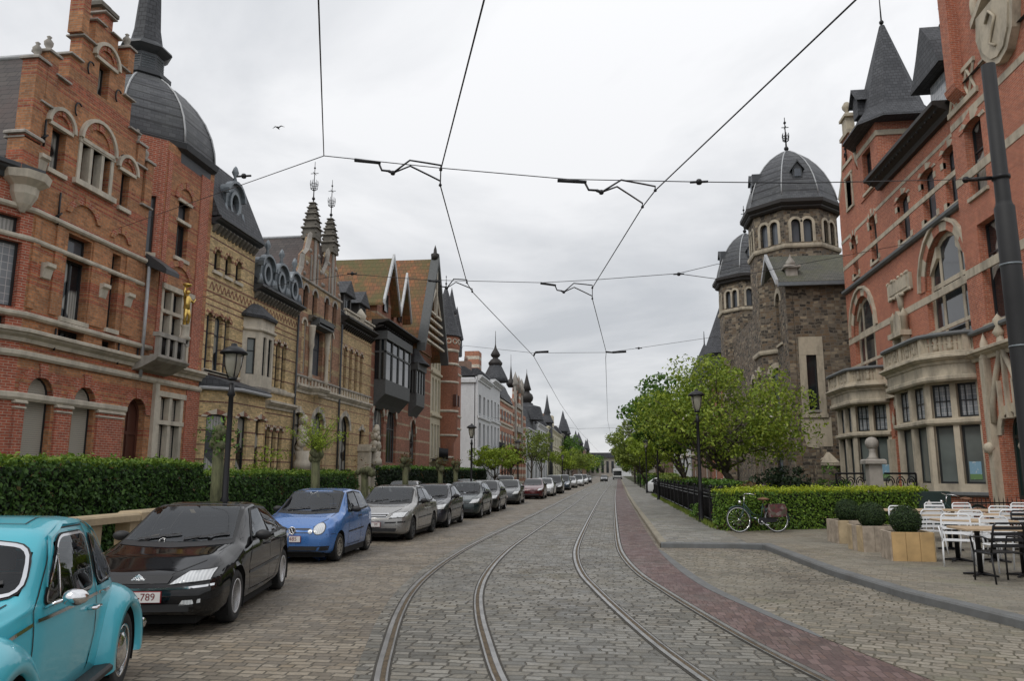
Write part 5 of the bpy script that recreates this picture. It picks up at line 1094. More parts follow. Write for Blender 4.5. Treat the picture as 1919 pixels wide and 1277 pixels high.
def dome_tower(cs,cd,ap,ze,zd,fin):
    c=(cs,cd); r=ap/math.cos(PI/8)
    side=2*ap*math.tan(PI/8)
    for k in range(8):
        a=k*PI/4  # direction of outward normal in (s,d)
        u=(-math.sin(a),math.cos(a)); n=(math.cos(a),math.sin(a))
        o=(cs+n[0]*ap-u[0]*-side/2*-1,cd+n[1]*ap-u[1]*-side/2*-1)
        # wall runs so that the inward normal is -n : u' with (-u'y,u'x) = -n
        up=(-n[1],n[0]); fr=(cs+n[0]*ap-up[0]*side/2,cd+n[1]*ap-up[1]*side/2,math.atan2(up[1],up[0]))
        w=side*.165; m=side/2
        ops=[Ar(m-w*1.25-w*.55,m-w*.25,ze-2.1,ze-.95),Ar(m+w*.25,m+w*1.25+w*.55,ze-2.1,ze-.95),Ar(m-w*1.1,m+w*1.1,5.2,7.4),Ar(m-w*1.0,m+w*1.0,1.0,3.2)]
        vis=n[0]>-.5 and n[1]<.8
        Q.part('tower_wall',wallmb([(0,0),(side,0),(side,ze),(0,ze)],ops if vis else [],.3,.28).place(fr),RB)
        if vis:
            for i,op in enumerate(ops): window(Q,op,fr,dep=.24,fw=.05,arch=1,aw=.16 if i<2 else .3,amats=['stone_right','stone_right'],sill='stone_right' if i>1 else None,trans=(.6,) if i>1 else (),pane='glass_bright')
            Q.part('colonnette',MB().box(m-w*.25,m+w*.25,-.06,.15,ze-2.1,ze-.9).box(m-w*1.8-.16,m-w*1.8,-.05,.1,ze-2.1,ze-.9).box(m+w*1.8,m+w*1.8+.16,-.05,.1,ze-2.1,ze-.9).place(fr),'stone_right')
    def ring(z0,z1,o,mt,nm='string_course'): Q.part(nm,MB().lathe([(r-.1,z0),(r+o*.7,z0),(r+o,z0+(z1-z0)*.4),(r+o,z1),(r-.1,z1+.02)],c,8,0,False,phase=PI/8),mt)
    ring(ze-2.45,ze-2.2,.15,'stone_right'); ring(8.6,8.85,.15,'stone_right'); ring(4.4,4.65,.15,'stone_right'); ring(ze-.1,ze+.15,.3,'wood_dark'); ring(ze+.1,ze+.45,.5,'wood_dark','eaves')
    h=zd-ze-.4
    pr=[(1.10,0),(1.04,.1),(.99,.25),(.91,.4),(.79,.56),(.64,.7),(.47,.82),(.29,.91),(.13,.975),(.03,1.0)]
    Q.part('dome',MB().lathe([(r*a,ze+.45+h*b) for a,b in pr],c,8,0,False,phase=PI/8),'slate_dome')
    m=MB()
    for k in range(8):
        a=PI/8+k*PI/4; m.tube([(cs+r*x*1.005*math.cos(a),cd+r*x*1.005*math.sin(a),ze+.45+h*y) for x,y in pr[1:]],.04,4)
    Q.part('dome_ribs',m,'lead_pale')
    for k in (6,0): # lucarnes on street and near faces
        a=k*PI/4; n=(math.cos(a),math.sin(a)); x=cs+n[0]*ap*.84; y=cd+n[1]*ap*.84; z=ze+.45+h*.36
        ang=math.atan2(n[0],-n[1])
        l=MB().prism([(-.28,0),(.28,0),(.28,.55),(0,1.0),(-.28,.55)],-.25,.7).prism([(-.4,.46),(0,1.12),(.4,.46),(0,.98)],-.38,.7)
        q=Q.part('lucarne',l.shift(0,0,z).place((x,y,ang)),'zinc_dark'); Q.part('pane',MB().box(-.18,.18,-.29,-.24,z+.08,z+.55).place((x,y,ang)),'glass_bright',q)
    Q.part('stove_pipe',MB().box(cs+ap*.3-.2,cs+ap*.3+.2,cd-ap*.98,cd-ap*.7,ze+h*.5,ze+h*.68),'zinc_dark')
    finial(Q,cs,cd,zd-.05,fin,.06)
dome_tower(-47.6,2.0,2.42,17.2,21.7,2.4); dome_tower(-63,1.95,2.2,16.8,21.2,2.5)
Q.part('stair_turret',MB().box(-43.0,-42.2,1.2,2.9,0,2.4).box(-43.0,-42.4,1.6,2.9,2.4,3.1),RB)
single('garden_pier',MB().box(10.9,11.6,42.0,42.7,0,2.1,0).cbox(10.8,11.7,41.9,42.8,2.1,2.25,.05,1).hexa([(10.8,41.9,2.25),(11.7,41.9,2.25),(11.7,42.8,2.25),(10.8,42.8,2.25),(11.2,42.3,2.8),(11.3,42.3,2.8),(11.3,42.4,2.8),(11.2,42.4,2.8)],1),['rubble_stone','stone_right'],'banded stone pier with pyramid cap between stone house and brick house','pier')
for i,(a,b,z,mat,sp) in enumerate(((68,84,11,'brick_turret',(76,18)),(86,104,10.5,'brick_far',(90,16.5)),(108,135,11.5,'stucco_white',None),(138,190,12,'brick_far',(150,17)),(195,420,12,'stucco_far',None))):
    K=rhouse('screened_house',['red brick house with slate spire mostly hidden behind the magnolia','brick house with thin spire behind trees on the right','white house glimpsed between the right hand trees','brown brick house behind far right trees','long grey row of houses at the far right end'][i],(a+b)/2,10.5,group='houses behind the right hand trees')
    plain_house(K,-b,-a,z,mat,[(.8,3.2),(4.4,7),(8,10)],max(3,int((b-a)/5.5)),'stone_pale',rz=2.5)
    if sp: K.part('spire',MB().lathe([(1.6,z),(1.6,z+2),(1.9,z+2.1),(.08,sp[0]*0+sp[1]),(.03,sp[1]+1.5)],(-sp[0],.5),8,0,False),'slate')
# terminal buildings across the end of the street
T_=Thing('terminal_building','low pale grey building closing the far end of the street','building',(6,470,0)); T_.part('wall',MB().box(-22,-4,0,14,0,11),'stucco_far'); T_.part('roof',MB().prism([(-23,11),(-3,11),(-6,14),(-20,14)],-1,15),'slate')
for i in range(6): T_.part('window',MB().box(-21+i*3,-19.5+i*3,-.1,.1,2,9),'glass')
T_.part('annex',MB().box(-4,30,4,14,0,7),'stucco_white')
# ================================================================ vehicles
def paint(name,c,metal=.0,rough=.28,coat=.8):
    g=NG(name); f=g.noise(3,det=5,rough=.7); g.set(Base_Color=g.mix(g.map(f,.35,.75,0,.06),c,hsv(c,.7)),Metallic=metal,Roughness=g.map(g.noise(9,det=4),.3,.7,rough-.02,rough+.03),Coat_Weight=coat,Coat_Roughness=.04); return name
m_glass('car_glass',c=(.012,.014,.015),rough=.0); m_plain('tyre',(.018,.018,.018),.85); m_plain('alloy',(.62,.62,.63),.35,.35); m_plain('chrome',(.75,.75,.76),.12,1.0,.03); m_plain('trim_black',(.015,.015,.016),.55); m_plain('bumper_grey',(.075,.078,.08),.65)
m_plain('plate_white',(.68,.66,.64),.4,nz=.04); m_plain('plate_red',(.28,.02,.025),.5,nz=.05); m_plain('under_black',(.006,.006,.006),.9); m_plain('hubcap',(.32,.30,.26),.5,.4); m_plain('lamp_amber',(.6,.25,.05),.3)
def clear_glass():
    g=NG('clear_glass'); t=g.n('ShaderNodeBsdfTransparent'); t.inputs[0].default_value=(.42,.45,.44,1); gl=g.n('ShaderNodeBsdfGlossy'); gl.inputs['Roughness'].default_value=.0; gl.inputs[0].default_value=(.95,.97,1,1)
    f=g.n('ShaderNodeFresnel'); f.inputs[0].default_value=1.55; ms=g.n('ShaderNodeMixShader'); g.l(f.outputs[0],ms.inputs[0]); g.l(t.outputs[0],ms.inputs[1]); g.l(gl.outputs[0],ms.inputs[2]); g.l(ms.outputs[0],g.o.inputs[0])
clear_glass(); m_plain('seat_cloth',(.035,.036,.04),.9); m_plain('seat_tan',(.10,.085,.07),.8)
def interior(T,L,ys,zs,w,cloth,dash):
    # ys: steering, front seat back, rear seat back (from the nose); zs: seat height, roof
    for sg in (-1,1):
        y=ys[1]-L/2; x=sg*w*.48
        m=MB().hexa([(x-.22,y-.5,zs-.02),(x+.22,y-.5,zs-.02),(x+.22,y,zs-.06),(x-.22,y,zs-.06),(x-.22,y-.5,zs+.12),(x+.22,y-.5,zs+.12),(x+.22,y,zs+.08),(x-.22,y,zs+.08)])
        m.hexa([(x-.23,y-.08,zs),(x+.23,y-.08,zs),(x+.23,y+.08,zs),(x-.23,y+.08,zs),(x-.18,y+.10,zs+.58),(x+.18,y+.10,zs+.58),(x+.18,y+.18,zs+.58),(x-.18,y+.18,zs+.58)])
        m.cbox(x-.12,x+.12,y+.12,y+.2,zs+.62,zs+.80,.03); T.part('front_seat',m,cloth)
        r=MB(); y2=ys[2]-L/2; r.cbox(x-.13,x+.13,y2+.05,y2+.15,zs+.55,zs+.72,.03); T.part('headrest',r,cloth)
    y2=ys[2]-L/2; T.part('rear_seat',MB().hexa([(-w*.8,y2-.1,zs-.05),(w*.8,y2-.1,zs-.05),(w*.8,y2+.1,zs-.05),(-w*.8,y2+.1,zs-.05),(-w*.75,y2+.08,zs+.52),(w*.75,y2+.08,zs+.52),(w*.75,y2+.2,zs+.52),(-w*.75,y2+.2,zs+.52)]),cloth)
    y0=ys[0]-L/2; T.part('dashboard',MB().hexa([(-w*.88,y0-.55,dash-.25),(w*.88,y0-.55,dash-.25),(w*.88,y0,dash-.35),(-w*.88,y0,dash-.35),(-w*.8,y0-.5,dash-.05),(w*.8,y0-.5,dash-.05),(w*.86,y0-.05,dash-.02),(-w*.86,y0-.05,dash-.02)]),'trim_black')
    T.part('steering_wheel',MB().tube([(w*.48+.18*math.cos(a),y0+.28+.07*math.sin(a),dash-.06+.15*math.sin(a)) for a in [2*PI*k/20 for k in range(21)]],.014,6),'trim_black')
    T.part('cabin_floor',MB().box(-w*.9,w*.9,y0-.4,y2+.3,.22,.32),'under_black')
def headm():
    g=NG('headlight_glass'); w=g.n('ShaderNodeTexWave'); w.inputs['Scale'].default_value=9; g.l(g.uv('Object'),w.inputs['Vector']); f=g.noise(6,det=2)
    g.set(Base_Color=g.mix(w.outputs['Fac'],(.50,.51,.52),(.66,.67,.67)),Roughness=.12,Metallic=.15,Coat_Weight=1); g.bump(w.outputs['Fac'],.25,.01)
headm()
def text_mesh(s,size,name='lettering'):
    cu=bpy.data.curves.new('t','FONT'); cu.body=s; cu.size=size; cu.align_x='CENTER'; cu.align_y='CENTER'; cu.extrude=.002
    o=bpy.data.objects.new('t',cu); COL.objects.link(o); bpy.context.view_layer.update()
    me=bpy.data.meshes.new_from_object(o.evaluated_get(bpy.context.evaluated_depsgraph_get())); v=[tuple(q.co) for q in me.vertices]; f=[list(p.vertices) for p in me.polygons]
    bpy.data.objects.remove(o); bpy.data.curves.remove(cu); bpy.data.meshes.remove(me)
    return v,f
class CarBody:
    """body shell lofted from side and plan profiles; patches (glass, lamps, trims) are laid on it by ray casting"""
    def __init__(s,L,keys,wheels,ra,res=.055,emax=.075):
        s.L=L; s.keys=keys
        n=int(L/res); ys=np.linspace(0,L,n); K={k:np.interp(ys,[p[0] for p in v],[p[1] for p in v]) for k,v in keys.items()}
        ker=np.array([1,2,3,2,1.])/9
        for k in K:
            e=np.pad(K[k],2,'edge'); K[k]=np.convolve(e,ker,'valid') if k in('top','w','wt','belt') else K[k]
        s.ys,s.K=ys,K; rings=[]
        for i,y in enumerate(ys):
            zb,top,belt,w,wt=(K[k][i] for k in ('zb','top','belt','w','wt'))
            belt=min(belt,top-.012); e=min(emax,.55*(top-belt)); h=belt-zb; ex=min(wt,w*.97)
            P=[(0,zb),(w*.55,zb),(w*.9,zb),(w*.965,zb+.05),(w*.985,zb+h*.22),(w,zb+h*.48),(w*.998,zb+h*.7),(w*.985,zb+h*.88),(w*.965,belt)]
            for f in (.2,.4,.6,.8): P.append((w*.955+(ex-w*.955)*f+.012*math.sin(PI*f),belt+(top-e-belt)*f+.004))
            P+=[(ex,top-e),(ex*.965,top-e*.5),(ex*.9,top-e*.22),(ex*.72,top-e*.08),(ex*.4,top-.004),(0,top)]
            rings.append(P)
        m=len(rings[0]); vs=[]
        for y,P in zip(ys,rings):
            vs+=[(x,y-L/2,z) for x,z in P]+[(-x,y-L/2,z) for x,z in P[-2:0:-1]]
        M=2*m-2; fs=[]
        for i in range(n-1):
            for k in range(M): fs.append([i*M+k,(i+1)*M+k,(i+1)*M+(k+1)%M,i*M+(k+1)%M][::-1])
        # fascias
        for i,rev in ((0,False),(n-1,True)):
            for k in range(m-1):
                a,b=i*M+k,i*M+k+1; c,d=i*M+(M-k-1)%M,i*M+(M-k)%M
                q=[a,b,c,d] if k else [a,b,c]
                if k==m-2: q=[a,b,d]
                fs.append(q if rev else q[::-1])
        s.full=BVHTree.FromPolygons([Vector(v) for v in vs],fs)
        V=[list(v) for v in vs]; cut=set()
        for yw,zw in wheels:
            yw-=L/2
            for j,v in enumerate(V):
                if abs(v[0])>.42 and v[2]<zw+ra:
                    d=math.hypot(v[1]-yw,v[2]-zw)
                    if d<ra-1e-6: cut.add((j,yw,zw))
        ins={}
        for j,yw,zw in cut: ins[j]=(yw,zw)
        F=[]
        for f in fs:
            k=sum(1 for j in f if j in ins)
            if k==len(f): continue
            F.append(f)
        used={j for f in F for j in f}
        for j in ins:
            if j in used:
                yw,zw=ins[j]; v=V[j]; d=math.hypot(v[1]-yw,v[2]-zw)
                if d<1e-3: continue
                k=ra/d; v[1]=yw+(v[1]-yw)*k; v[2]=zw+(v[2]-zw)*k
        s.mb=MB(); s.mb.add(V,F,0,True); s.wheels=wheels; s.ra=ra
    def open_windows(s,W):
        mb=s.mb; F=[];M=[];SMO=[]; W=[(inset(p if area(p)>0 else p[::-1],.024),v) for p,v in W]
        for f,mi,sm in zip(mb.f,mb.mi,mb.sm):
            kill=False
            for poly,view in W:
                for j in f:
                    x,y,z=mb.v[j]
                    if view=='+x' and x>.3 or view=='-x' and x<-.3: q=(y+s.L/2,z)
                    elif view=='-y' and y<.05*s.L or view=='+y' and y>.1*s.L: q=(x,z)
                    else: continue
                    if inpoly(poly,q): kill=True; break
                if kill: break
            if not kill: F.append(f);M.append(mi);SMO.append(sm)
        mb.f,mb.mi,mb.sm=F,M,SMO
    def width(s,y): return float(np.interp(y,s.ys,s.K['w']))
    def patch(s,poly,view,off=.006,mb=None,mi=0,step=.06,hole=None):
        """poly in (y,z) for view '+x'/'-x' (y measured from the nose), in (x,z) for '-y' (front) and '+y' (rear), in (x,y) for 'top'"""
        mb=mb or MB(); P=[Vector(p) for p in poly]; B=[]
        for i in range(len(P)):
            a,b=P[i],P[(i+1)%len(P)]; k=max(1,int((b-a).length/step)); B+=[a+(b-a)*(j/k) for j in range(k)]
        x0,x1=min(p.x for p in B),max(p.x for p in B); z0,z1=min(p.y for p in B),max(p.y for p in B)
        I=[]; pl=[tuple(p) for p in B]
        nx=int((x1-x0)/step); nz=int((z1-z0)/step)
        for i in range(1,nx):
            for j in range(1,nz):
                q=(x0+(x1-x0)*i/nx,z0+(z1-z0)*j/nz)
                if inpoly(pl,q) and min((Vector(q)-b).length for b in B)>step*.45: I.append(Vector(q))
        E=[(i,(i+1)%len(B)) for i in range(len(B))]
        if hole:
            hp=[Vector(p) for p in hole]; I=[q for q in I if not inpoly(hole,(q.x,q.y))]; H=[]
            for i in range(len(hp)):
                a,b=hp[i],hp[(i+1)%len(hp)]; k=max(1,int((b-a).length/step)); H+=[a+(b-a)*(j/k) for j in range(k)]
            n0=len(B)+len(I); E+=[(n0+i,n0+(i+1)%len(H)) for i in range(len(H))]; I=I+H
        V=B+I; ov,_,of,_,_,_=delaunay_2d_cdt(V,E,[],0,1e-6)
        d={'+x':Vector((-1,0,0)),'-x':Vector((1,0,0)),'-y':Vector((0,1,0)),'+y':Vector((0,-1,0)),'top':Vector((0,0,-1))}[view]
        vs=[];ok=True
        for p in ov:
            o={'+x':Vector((3,p.x-s.L/2,p.y)),'-x':Vector((-3,p.x-s.L/2,p.y)),'-y':Vector((p.x,-6,p.y)),'+y':Vector((p.x,6,p.y)),'top':Vector((p.x,p.y-s.L/2,4))}[view]
            h,nr,_,_=s.full.ray_cast(o,d)
            if h is None:
                h,nr,_,_=s.full.find_nearest(o+d*(3 if 'x' in view else 6)); 
            if nr.dot(d)>0: nr=-nr
            q=h-d*off*.5+nr*off*.7; vs.append((q.x,q.y,q.z))
        fs=[]
        for f in of:
            c=sum((ov[i] for i in f),Vector((0,0)))/3
            if inpoly(pl,c) and not (hole and inpoly(hole,c)): fs.append(list(f))
        # orient
        out=[]
        for f in fs:
            a,b,c=(Vector(vs[i]) for i in f[:3]); out.append(f if (b-a).cross(c-a).dot(d)<0 else f[::-1])
        return mb.add(vs,out,mi,True)
    def line(s,pts,view,w=.008,off=.005,mb=None,mi=0):
        mb=mb or MB()
        for a,b in zip(pts[:-1],pts[1:]):
            a,b=Vector(a),Vector(b); t=(b-a); 
            if t.length<1e-6: continue
            n=Vector((-t.y,t.x)).normalized()*w/2; t=t.normalized()*w*.3
            s.patch([a-n-t,b-n+t,b+n+t,a+n-t],view,off,mb,mi,.09)
        return mb
def wheel_parts(T,x,y,r,wd,style,rim='alloy'):
    sg=1 if x>0 else -1
    # lathe about the x axis, built about z and turned
    def turn(mb): mb.v=[(x+sg*vz,y+vx,r+vy) for vx,vy,vz in mb.v]; return mb
    t=MB().lathe([(r*.62,-wd/2),(r*.9,-wd/2),(r*.985,-wd*.38),(r,-wd*.2),(r,wd*.2),(r*.985,wd*.38),(r*.9,wd/2),(r*.66,wd*.48),(r*.64,wd*.3)],(0,0),28)
    w=T.part('wheel',turn(t),'tyre')
    q=MB().lathe([(r*.66,wd*.46),(r*.64,wd*.48),(r*.6,wd*.40),(r*.57,wd*.2),(r*.2,wd*.12),(0,wd*.12)],(0,0),24,1)
    q.lathe([(r*.665,wd*.46),(r*.655,wd*.5),(r*.6,wd*.47),(r*.585,wd*.36)],(0,0),24,0)
    if style=='spoke' or style=='spoke7':
        n=7 if style=='spoke7' else 5
        for k in range(n):
            a=2*PI*k/n; ca,sa=math.cos(a),math.sin(a); h0,h1=r*.07,r*(.14 if n==7 else .11)
            def pt(rr,o,z): return (rr*ca-o*sa,rr*sa+o*ca,z)
            q.hexa([pt(r*.1,-h0,wd*.2),pt(r*.61,-h1,wd*.2),pt(r*.61,h1,wd*.2),pt(r*.1,h0,wd*.2),pt(r*.1,-h0,wd*.42),pt(r*.61,-h1*.85,wd*.44),pt(r*.61,h1*.85,wd*.44),pt(r*.1,h0,wd*.42)],0)
        q.lathe([(r*.17,wd*.2),(r*.16,wd*.42),(r*.1,wd*.46),(0,wd*.46)],(0,0),16,0)
    elif style=='cap':
        q.lathe([(r*.6,wd*.4),(r*.5,wd*.47),(r*.35,wd*.44),(r*.16,wd*.5),(0,wd*.52)],(0,0),24,0)
        for k in range(10):
            a=2*PI*k/10; q.sphere((r*.46*math.cos(a),r*.46*math.sin(a),wd*.46),r*.05,6,1)
    else:  # baby moon
        q.lathe([(r*.6,wd*.38),(r*.52,wd*.36),(r*.45,wd*.46),(r*.3,wd*.6),(r*.12,wd*.66),(0,wd*.67)],(0,0),24,0)
    T.part('rim',turn(q),[rim,'under_black'],w)
    return w
def plate(T,B,x,z,txt,w=.36,h=.11,off=.02,rear=False,al=0):
    hit,_,_,_=B.full.ray_cast(Vector((x,-6,z)),Vector((0,1,0))); y=hit.y-off
    p=T.part('number_plate',MB().cbox(-w/2,w/2,-.06,.06,0,.012,.003).place((0,0,0)) if 0 else MB().box(x-w/2,x+w/2,y-.012,y+.03,z-h/2,z+h/2,0).box(x-w/2-.006,x+w/2+.006,y-.008,y+.03,z-h/2-.006,z+h/2+.006,1),['plate_white','plate_red'])
    v,f=text_mesh(txt,h*.98); t=MB().add([(x+al+a,y-.0145,z+b) for a,b,c in v],f); T.part('plate_lettering',t,'plate_red',p)
def mirror(T,B,y,z,mat,sc=1,chrome=False):
    for sg in (-1,1):
        hit,_,_,_=B.full.ray_cast(Vector((sg*3,y-B.L/2,z)),Vector((-sg,0,0)))
        x=hit.x if hit else sg*B.width(y); X=x+sg*.13*sc
        m=MB(); yy=y-B.L/2
        ell=[]
        m.lathe([(.0,-.06),(.6,-.055),(.92,-.03),(1,0),(.9,.04),(.6,.065),(0,.075)],(0,0),14)
        m.v=[(X+vx*.11*sc,yy+vz*1.1-.02,z+vy*.068*sc+.02) for vx,vy,vz in m.v]
        m.tube([(x-sg*.02,yy+.02,z-.01),(X-sg*.05,yy,z)],.022,6)
        T.part('door_mirror',m,mat)
def car(name,label,loc,rz,spec,paintm,group='cars parked along the left kerb',sc=.95,plate_txt=None,rim='alloy',detail=True,cat='car',cabin=None):
    T=Thing(name,label,cat,(loc[0],loc[1],loc[2] if len(loc)>2 else 0),rz,group)
    T.o.scale=(sc,sc,sc)
    L=spec['L']; r=spec['r']; wh=[(spec['fo'],r),(spec['fo']+spec['wb'],r)]
    B=CarBody(L,spec['keys'],wh,r+.055,.032 if cabin else .055 if detail else .1)
    ws=spec['screen']; rw=spec['rear']
    if cabin:
        B.open_windows([(p,v) for p in spec['side'] for v in ('+x','-x')]+[([(-ws[0],ws[1]),(ws[0],ws[1]),(ws[2],ws[3]),(-ws[2],ws[3])],'-y'),([(-rw[0],rw[1]),(rw[0],rw[1]),(rw[2],rw[3]),(-rw[2],rw[3])],'+y')])
        interior(T,L,cabin[0],cabin[1],spec['keys']['w'][5][1]*.82,cabin[3],cabin[2])
    GL='clear_glass' if cabin else 'car_glass'
    b=B.mb
    body=T.part('body',b,paintm)
    # wheel arches
    for yw,zw in wh:
        for sg in (-1,1):
            wa=MB(); xo=sg*(B.width(yw)-.015); xi=sg*.42; n=14; vs=[]
            for k in range(n+1):
                a=-.5+ (PI+1.0)*k/n; vs+=[(xo,yw-L/2+(r+.06)*math.cos(a),zw+(r+.06)*math.sin(a)),(xi,yw-L/2+(r+.06)*math.cos(a),zw+(r+.06)*math.sin(a))]
            wa.add(vs,[(2*k,2*k+1,2*k+3,2*k+2) for k in range(n)]); wa.box(xi-.01,xi+.01,yw-L/2-r-.05,yw-L/2+r+.05,.16,zw+r+.04); T.part('wheel_arch',wa,'under_black')
    for yw,zw in wh:
        for sg in (-1,1): wheel_parts(T,sg*(B.width(yw)-.115),yw-L/2,r,.2,spec.get('wheel','spoke'),rim)
    # glass with black surrounds
    ws=spec['screen']  # half width bottom, z bottom, half width top, z top
    def scr(k): a,z0,c,z1=ws; return [(-a-k,z0-k),(-a*.5,z0-k-.02),(0,z0-k-.028),(a*.5,z0-k-.02),(a+k,z0-k),(c+k,z1+k*.6),(c*.5,z1+k*.6+.012),(0,z1+k*.6+.016),(-c*.5,z1+k*.6+.012),(-c-k,z1+k*.6)]
    q=T.part('windscreen',B.patch(scr(0),'-y',.010),GL); T.part('seal',B.patch(scr(.045 if cabin else .022),'-y',.005,hole=scr(-.02) if cabin else None,step=.04 if cabin else .06),'trim_black',q)
    rw=spec['rear']
    q=T.part('rear_window',B.patch([(-rw[0],rw[1]),(rw[0],rw[1]),(rw[2],rw[3]),(-rw[2],rw[3])],'+y',.008),GL)
    for poly in spec['side']:
        for v in ('+x','-x'):
            c=Vector((sum(p[0] for p in poly)/len(poly),sum(p[1] for p in poly)/len(poly)))
            pp=poly if area(poly)>0 else poly[::-1]; big=inset(pp,-.038 if cabin else -.02)
            q=T.part('side_window',B.patch(poly,v,.010),GL); T.part('seal',B.patch(big,v,.005,hole=inset(pp,.012) if cabin else None,step=.04 if cabin else .06),'trim_black',q)
    for poly in spec['lamps']:
        for sg in (-1,1):
            P=[(sg*x,z) for x,z in poly]; q=T.part('headlight',B.patch(P,'-y',.014,step=.04),'headlight_glass')
            if detail: T.part('lamp_surround',B.patch(inset(P if area(P)>0 else P[::-1],-.012),'-y',.007,step=.05),'trim_black',q)
    for poly,m in spec['front']: T.part({'trim_black':'grille','chrome':'chrome_trim','bumper_grey':'bumper','headlight_glass':'fog_lamp'}.get(m,'bumper'),B.patch(poly,'-y',.008,step=.07),m)
    if detail:
        for pts,w,m in spec['lines']:
            for v in ('+x','-x'): T.part({'trim_black':'door_seam','chrome':'chrome_strip','bumper_grey':'rubbing_strip'}.get(m,'trim'),B.line(pts,v,w,.006 if m!='trim_black' else .004),m)
        for y,z in spec['handles']:
            for sg in (-1,1):
                hit,_,_,_=B.full.ray_cast(Vector((sg*3,y-L/2,z)),Vector((-sg,0,0))); x=hit.x
                T.part('door_handle',MB().tube([(x-sg*.01,y-L/2-.09,z),(x+sg*.03,y-L/2-.07,z),(x+sg*.03,y-L/2+.07,z),(x-sg*.01,y-L/2+.09,z)],.014,6),spec.get('handle','trim_black'))
        for sg,(xa,xb) in ((1,(.05,ws[0]*.95)),(-1,(-.1,-ws[0]*.9))):   # wipers lie on the glass
            pts=[(xb*.95 if sg>0 else xa,ws[1]+.0),(xa if sg>0 else xb,ws[1]+.045)]
            T.part('wiper',B.line([(-.75*ws[0]*1+0*sg+(.0 if sg>0 else .85*ws[0]),ws[1]+.0),((-.0 if sg>0 else .9*ws[0]),ws[1]+.05)],'-y',.022,.03),'trim_black')
        T.part('bonnet_seam',B.line(spec['bonnet'],'-y',.01,.004,B.line([(-x,z) for x,z in spec['bonnet']],'-y',.01,.004)),'trim_black')
    mirror(T,B,spec['mirror'][0],spec['mirror'][1],spec.get('mirmat','trim_black'))
    T.part('underbody',MB().box(-.74,.74,-L/2+1.35*0+.3,L/2-.3,.125,.3) if 0 else MB().box(-.6,.6,-L/2+.2,L/2-.2,.12,.3).box(-.78,.78,-L/2+spec['fo']+r+.12,-L/2+spec['fo']+spec['wb']-r-.12,.12,.3),'under_black')  # underbody dropped and widened to deepen the shade beneath the car
    if plate_txt is not None: plate(T,B,*spec['plate'],plate_txt[0],al=plate_txt[1])
    return T,B
def keys(L,W,H,zb=.2,hood=(.66,.95,1.2),cowl=1.15,roof0=1.95,roofp=2.5,roof1=3.2,rearb=4.0,deck=1.0,tail=.95,belt0=.66,belt1=.93,wtf=.72,nose=.7):
    w=W/2
    return dict(
     top=[(0,hood[0]-.10),(.05,hood[0]-.02),(.14,hood[0]+.03),(cowl*.5,(hood[0]+hood[1])/2+.04),(cowl,hood[1]),(roof0,H-.045),(roofp,H),(roof1,H-.05),(rearb,deck),(L-.06,tail),(L,tail-.1)],
     belt=[(0,hood[0]-.17),(.1,hood[0]-.08),(cowl*.6,hood[0]+.02),(cowl,hood[1]-.07),(cowl+.3,belt1-.03),(rearb,belt1),(L-.08,belt1-.02),(L,belt1-.12)],
     w=[(0,w*nose),(.05,w*(nose+.09)),(.14,w*.88),(.32,w*.955),(.7,w*.99),(L*.5,w),(L-.6,w*.985),(L-.2,w*.93),(L-.05,w*.84),(L,w*.76)],
     wt=[(0,w*nose*.9),(.14,w*.8),(.5,w*.86),(cowl,w*.88),(roof0,w*wtf),(roofp,w*(wtf-.005)),(roof1,w*(wtf-.03)),(rearb,w*.82 if deck<H-.25 else w*.74),(L,w*.7)],
     zb=[(0,zb+.06),(.25,zb),(L-.3,zb),(L,zb+.12)])
SP={}
SP['saloon']=dict(L=4.44,fo=.93,wb=2.72,r=.31,wheel='spoke7',keys=keys(4.44,1.75,1.39,.19,(.66,.92),1.22,2.05,2.55,3.2,4.08,.98,.93,belt1=.90),
  screen=(.66,.955,.55,1.325),rear=(.55,1.02,.5,1.3),
  side=[[(1.72,.93),(2.55,.94),(2.58,1.29),(2.22,1.27)],[(2.63,.94),(3.32,.955),(3.3,1.24),(2.66,1.29)],[(3.37,.955),(3.7,.98),(3.36,1.22)]],
  lamps=[[(.36,.575),(.74,.60),(.745,.70),(.52,.69)]],
  front=[([(-.33,.58),(.33,.58),(.36,.655),(-.36,.655)],'trim_black'),([(-.78,.535),(-.4,.515),(0,.508),(.4,.515),(.78,.535),(.78,.558),(.4,.54),(0,.533),(-.4,.54),(-.78,.558)],'chrome'),([(-.62,.28),(.62,.28),(.62,.36),(-.62,.36)],'trim_black'),([(.46,.34),(.68,.37),(.68,.41),(.5,.40)],'headlight_glass'),([(-.46,.34),(-.68,.37),(-.68,.41),(-.5,.40)],'headlight_glass')],
  lines=[([(1.55,.3),(1.42,.62),(1.66,.9)],.01,'trim_black'),([(2.6,.28),(2.6,.92)],.01,'trim_black'),([(1.5,.3),(3.0,.28),(3.3,.55),(3.4,.93)],.01,'trim_black'),([(1.45,.53),(3.2,.55)],.035,'bumper_grey')],
  handles=[(2.4,.82),(3.2,.83)],bonnet=[(.34,.67),(.6,.78),(.68,.93)],mirror=(1.85,.95),plate=(.09,.44))
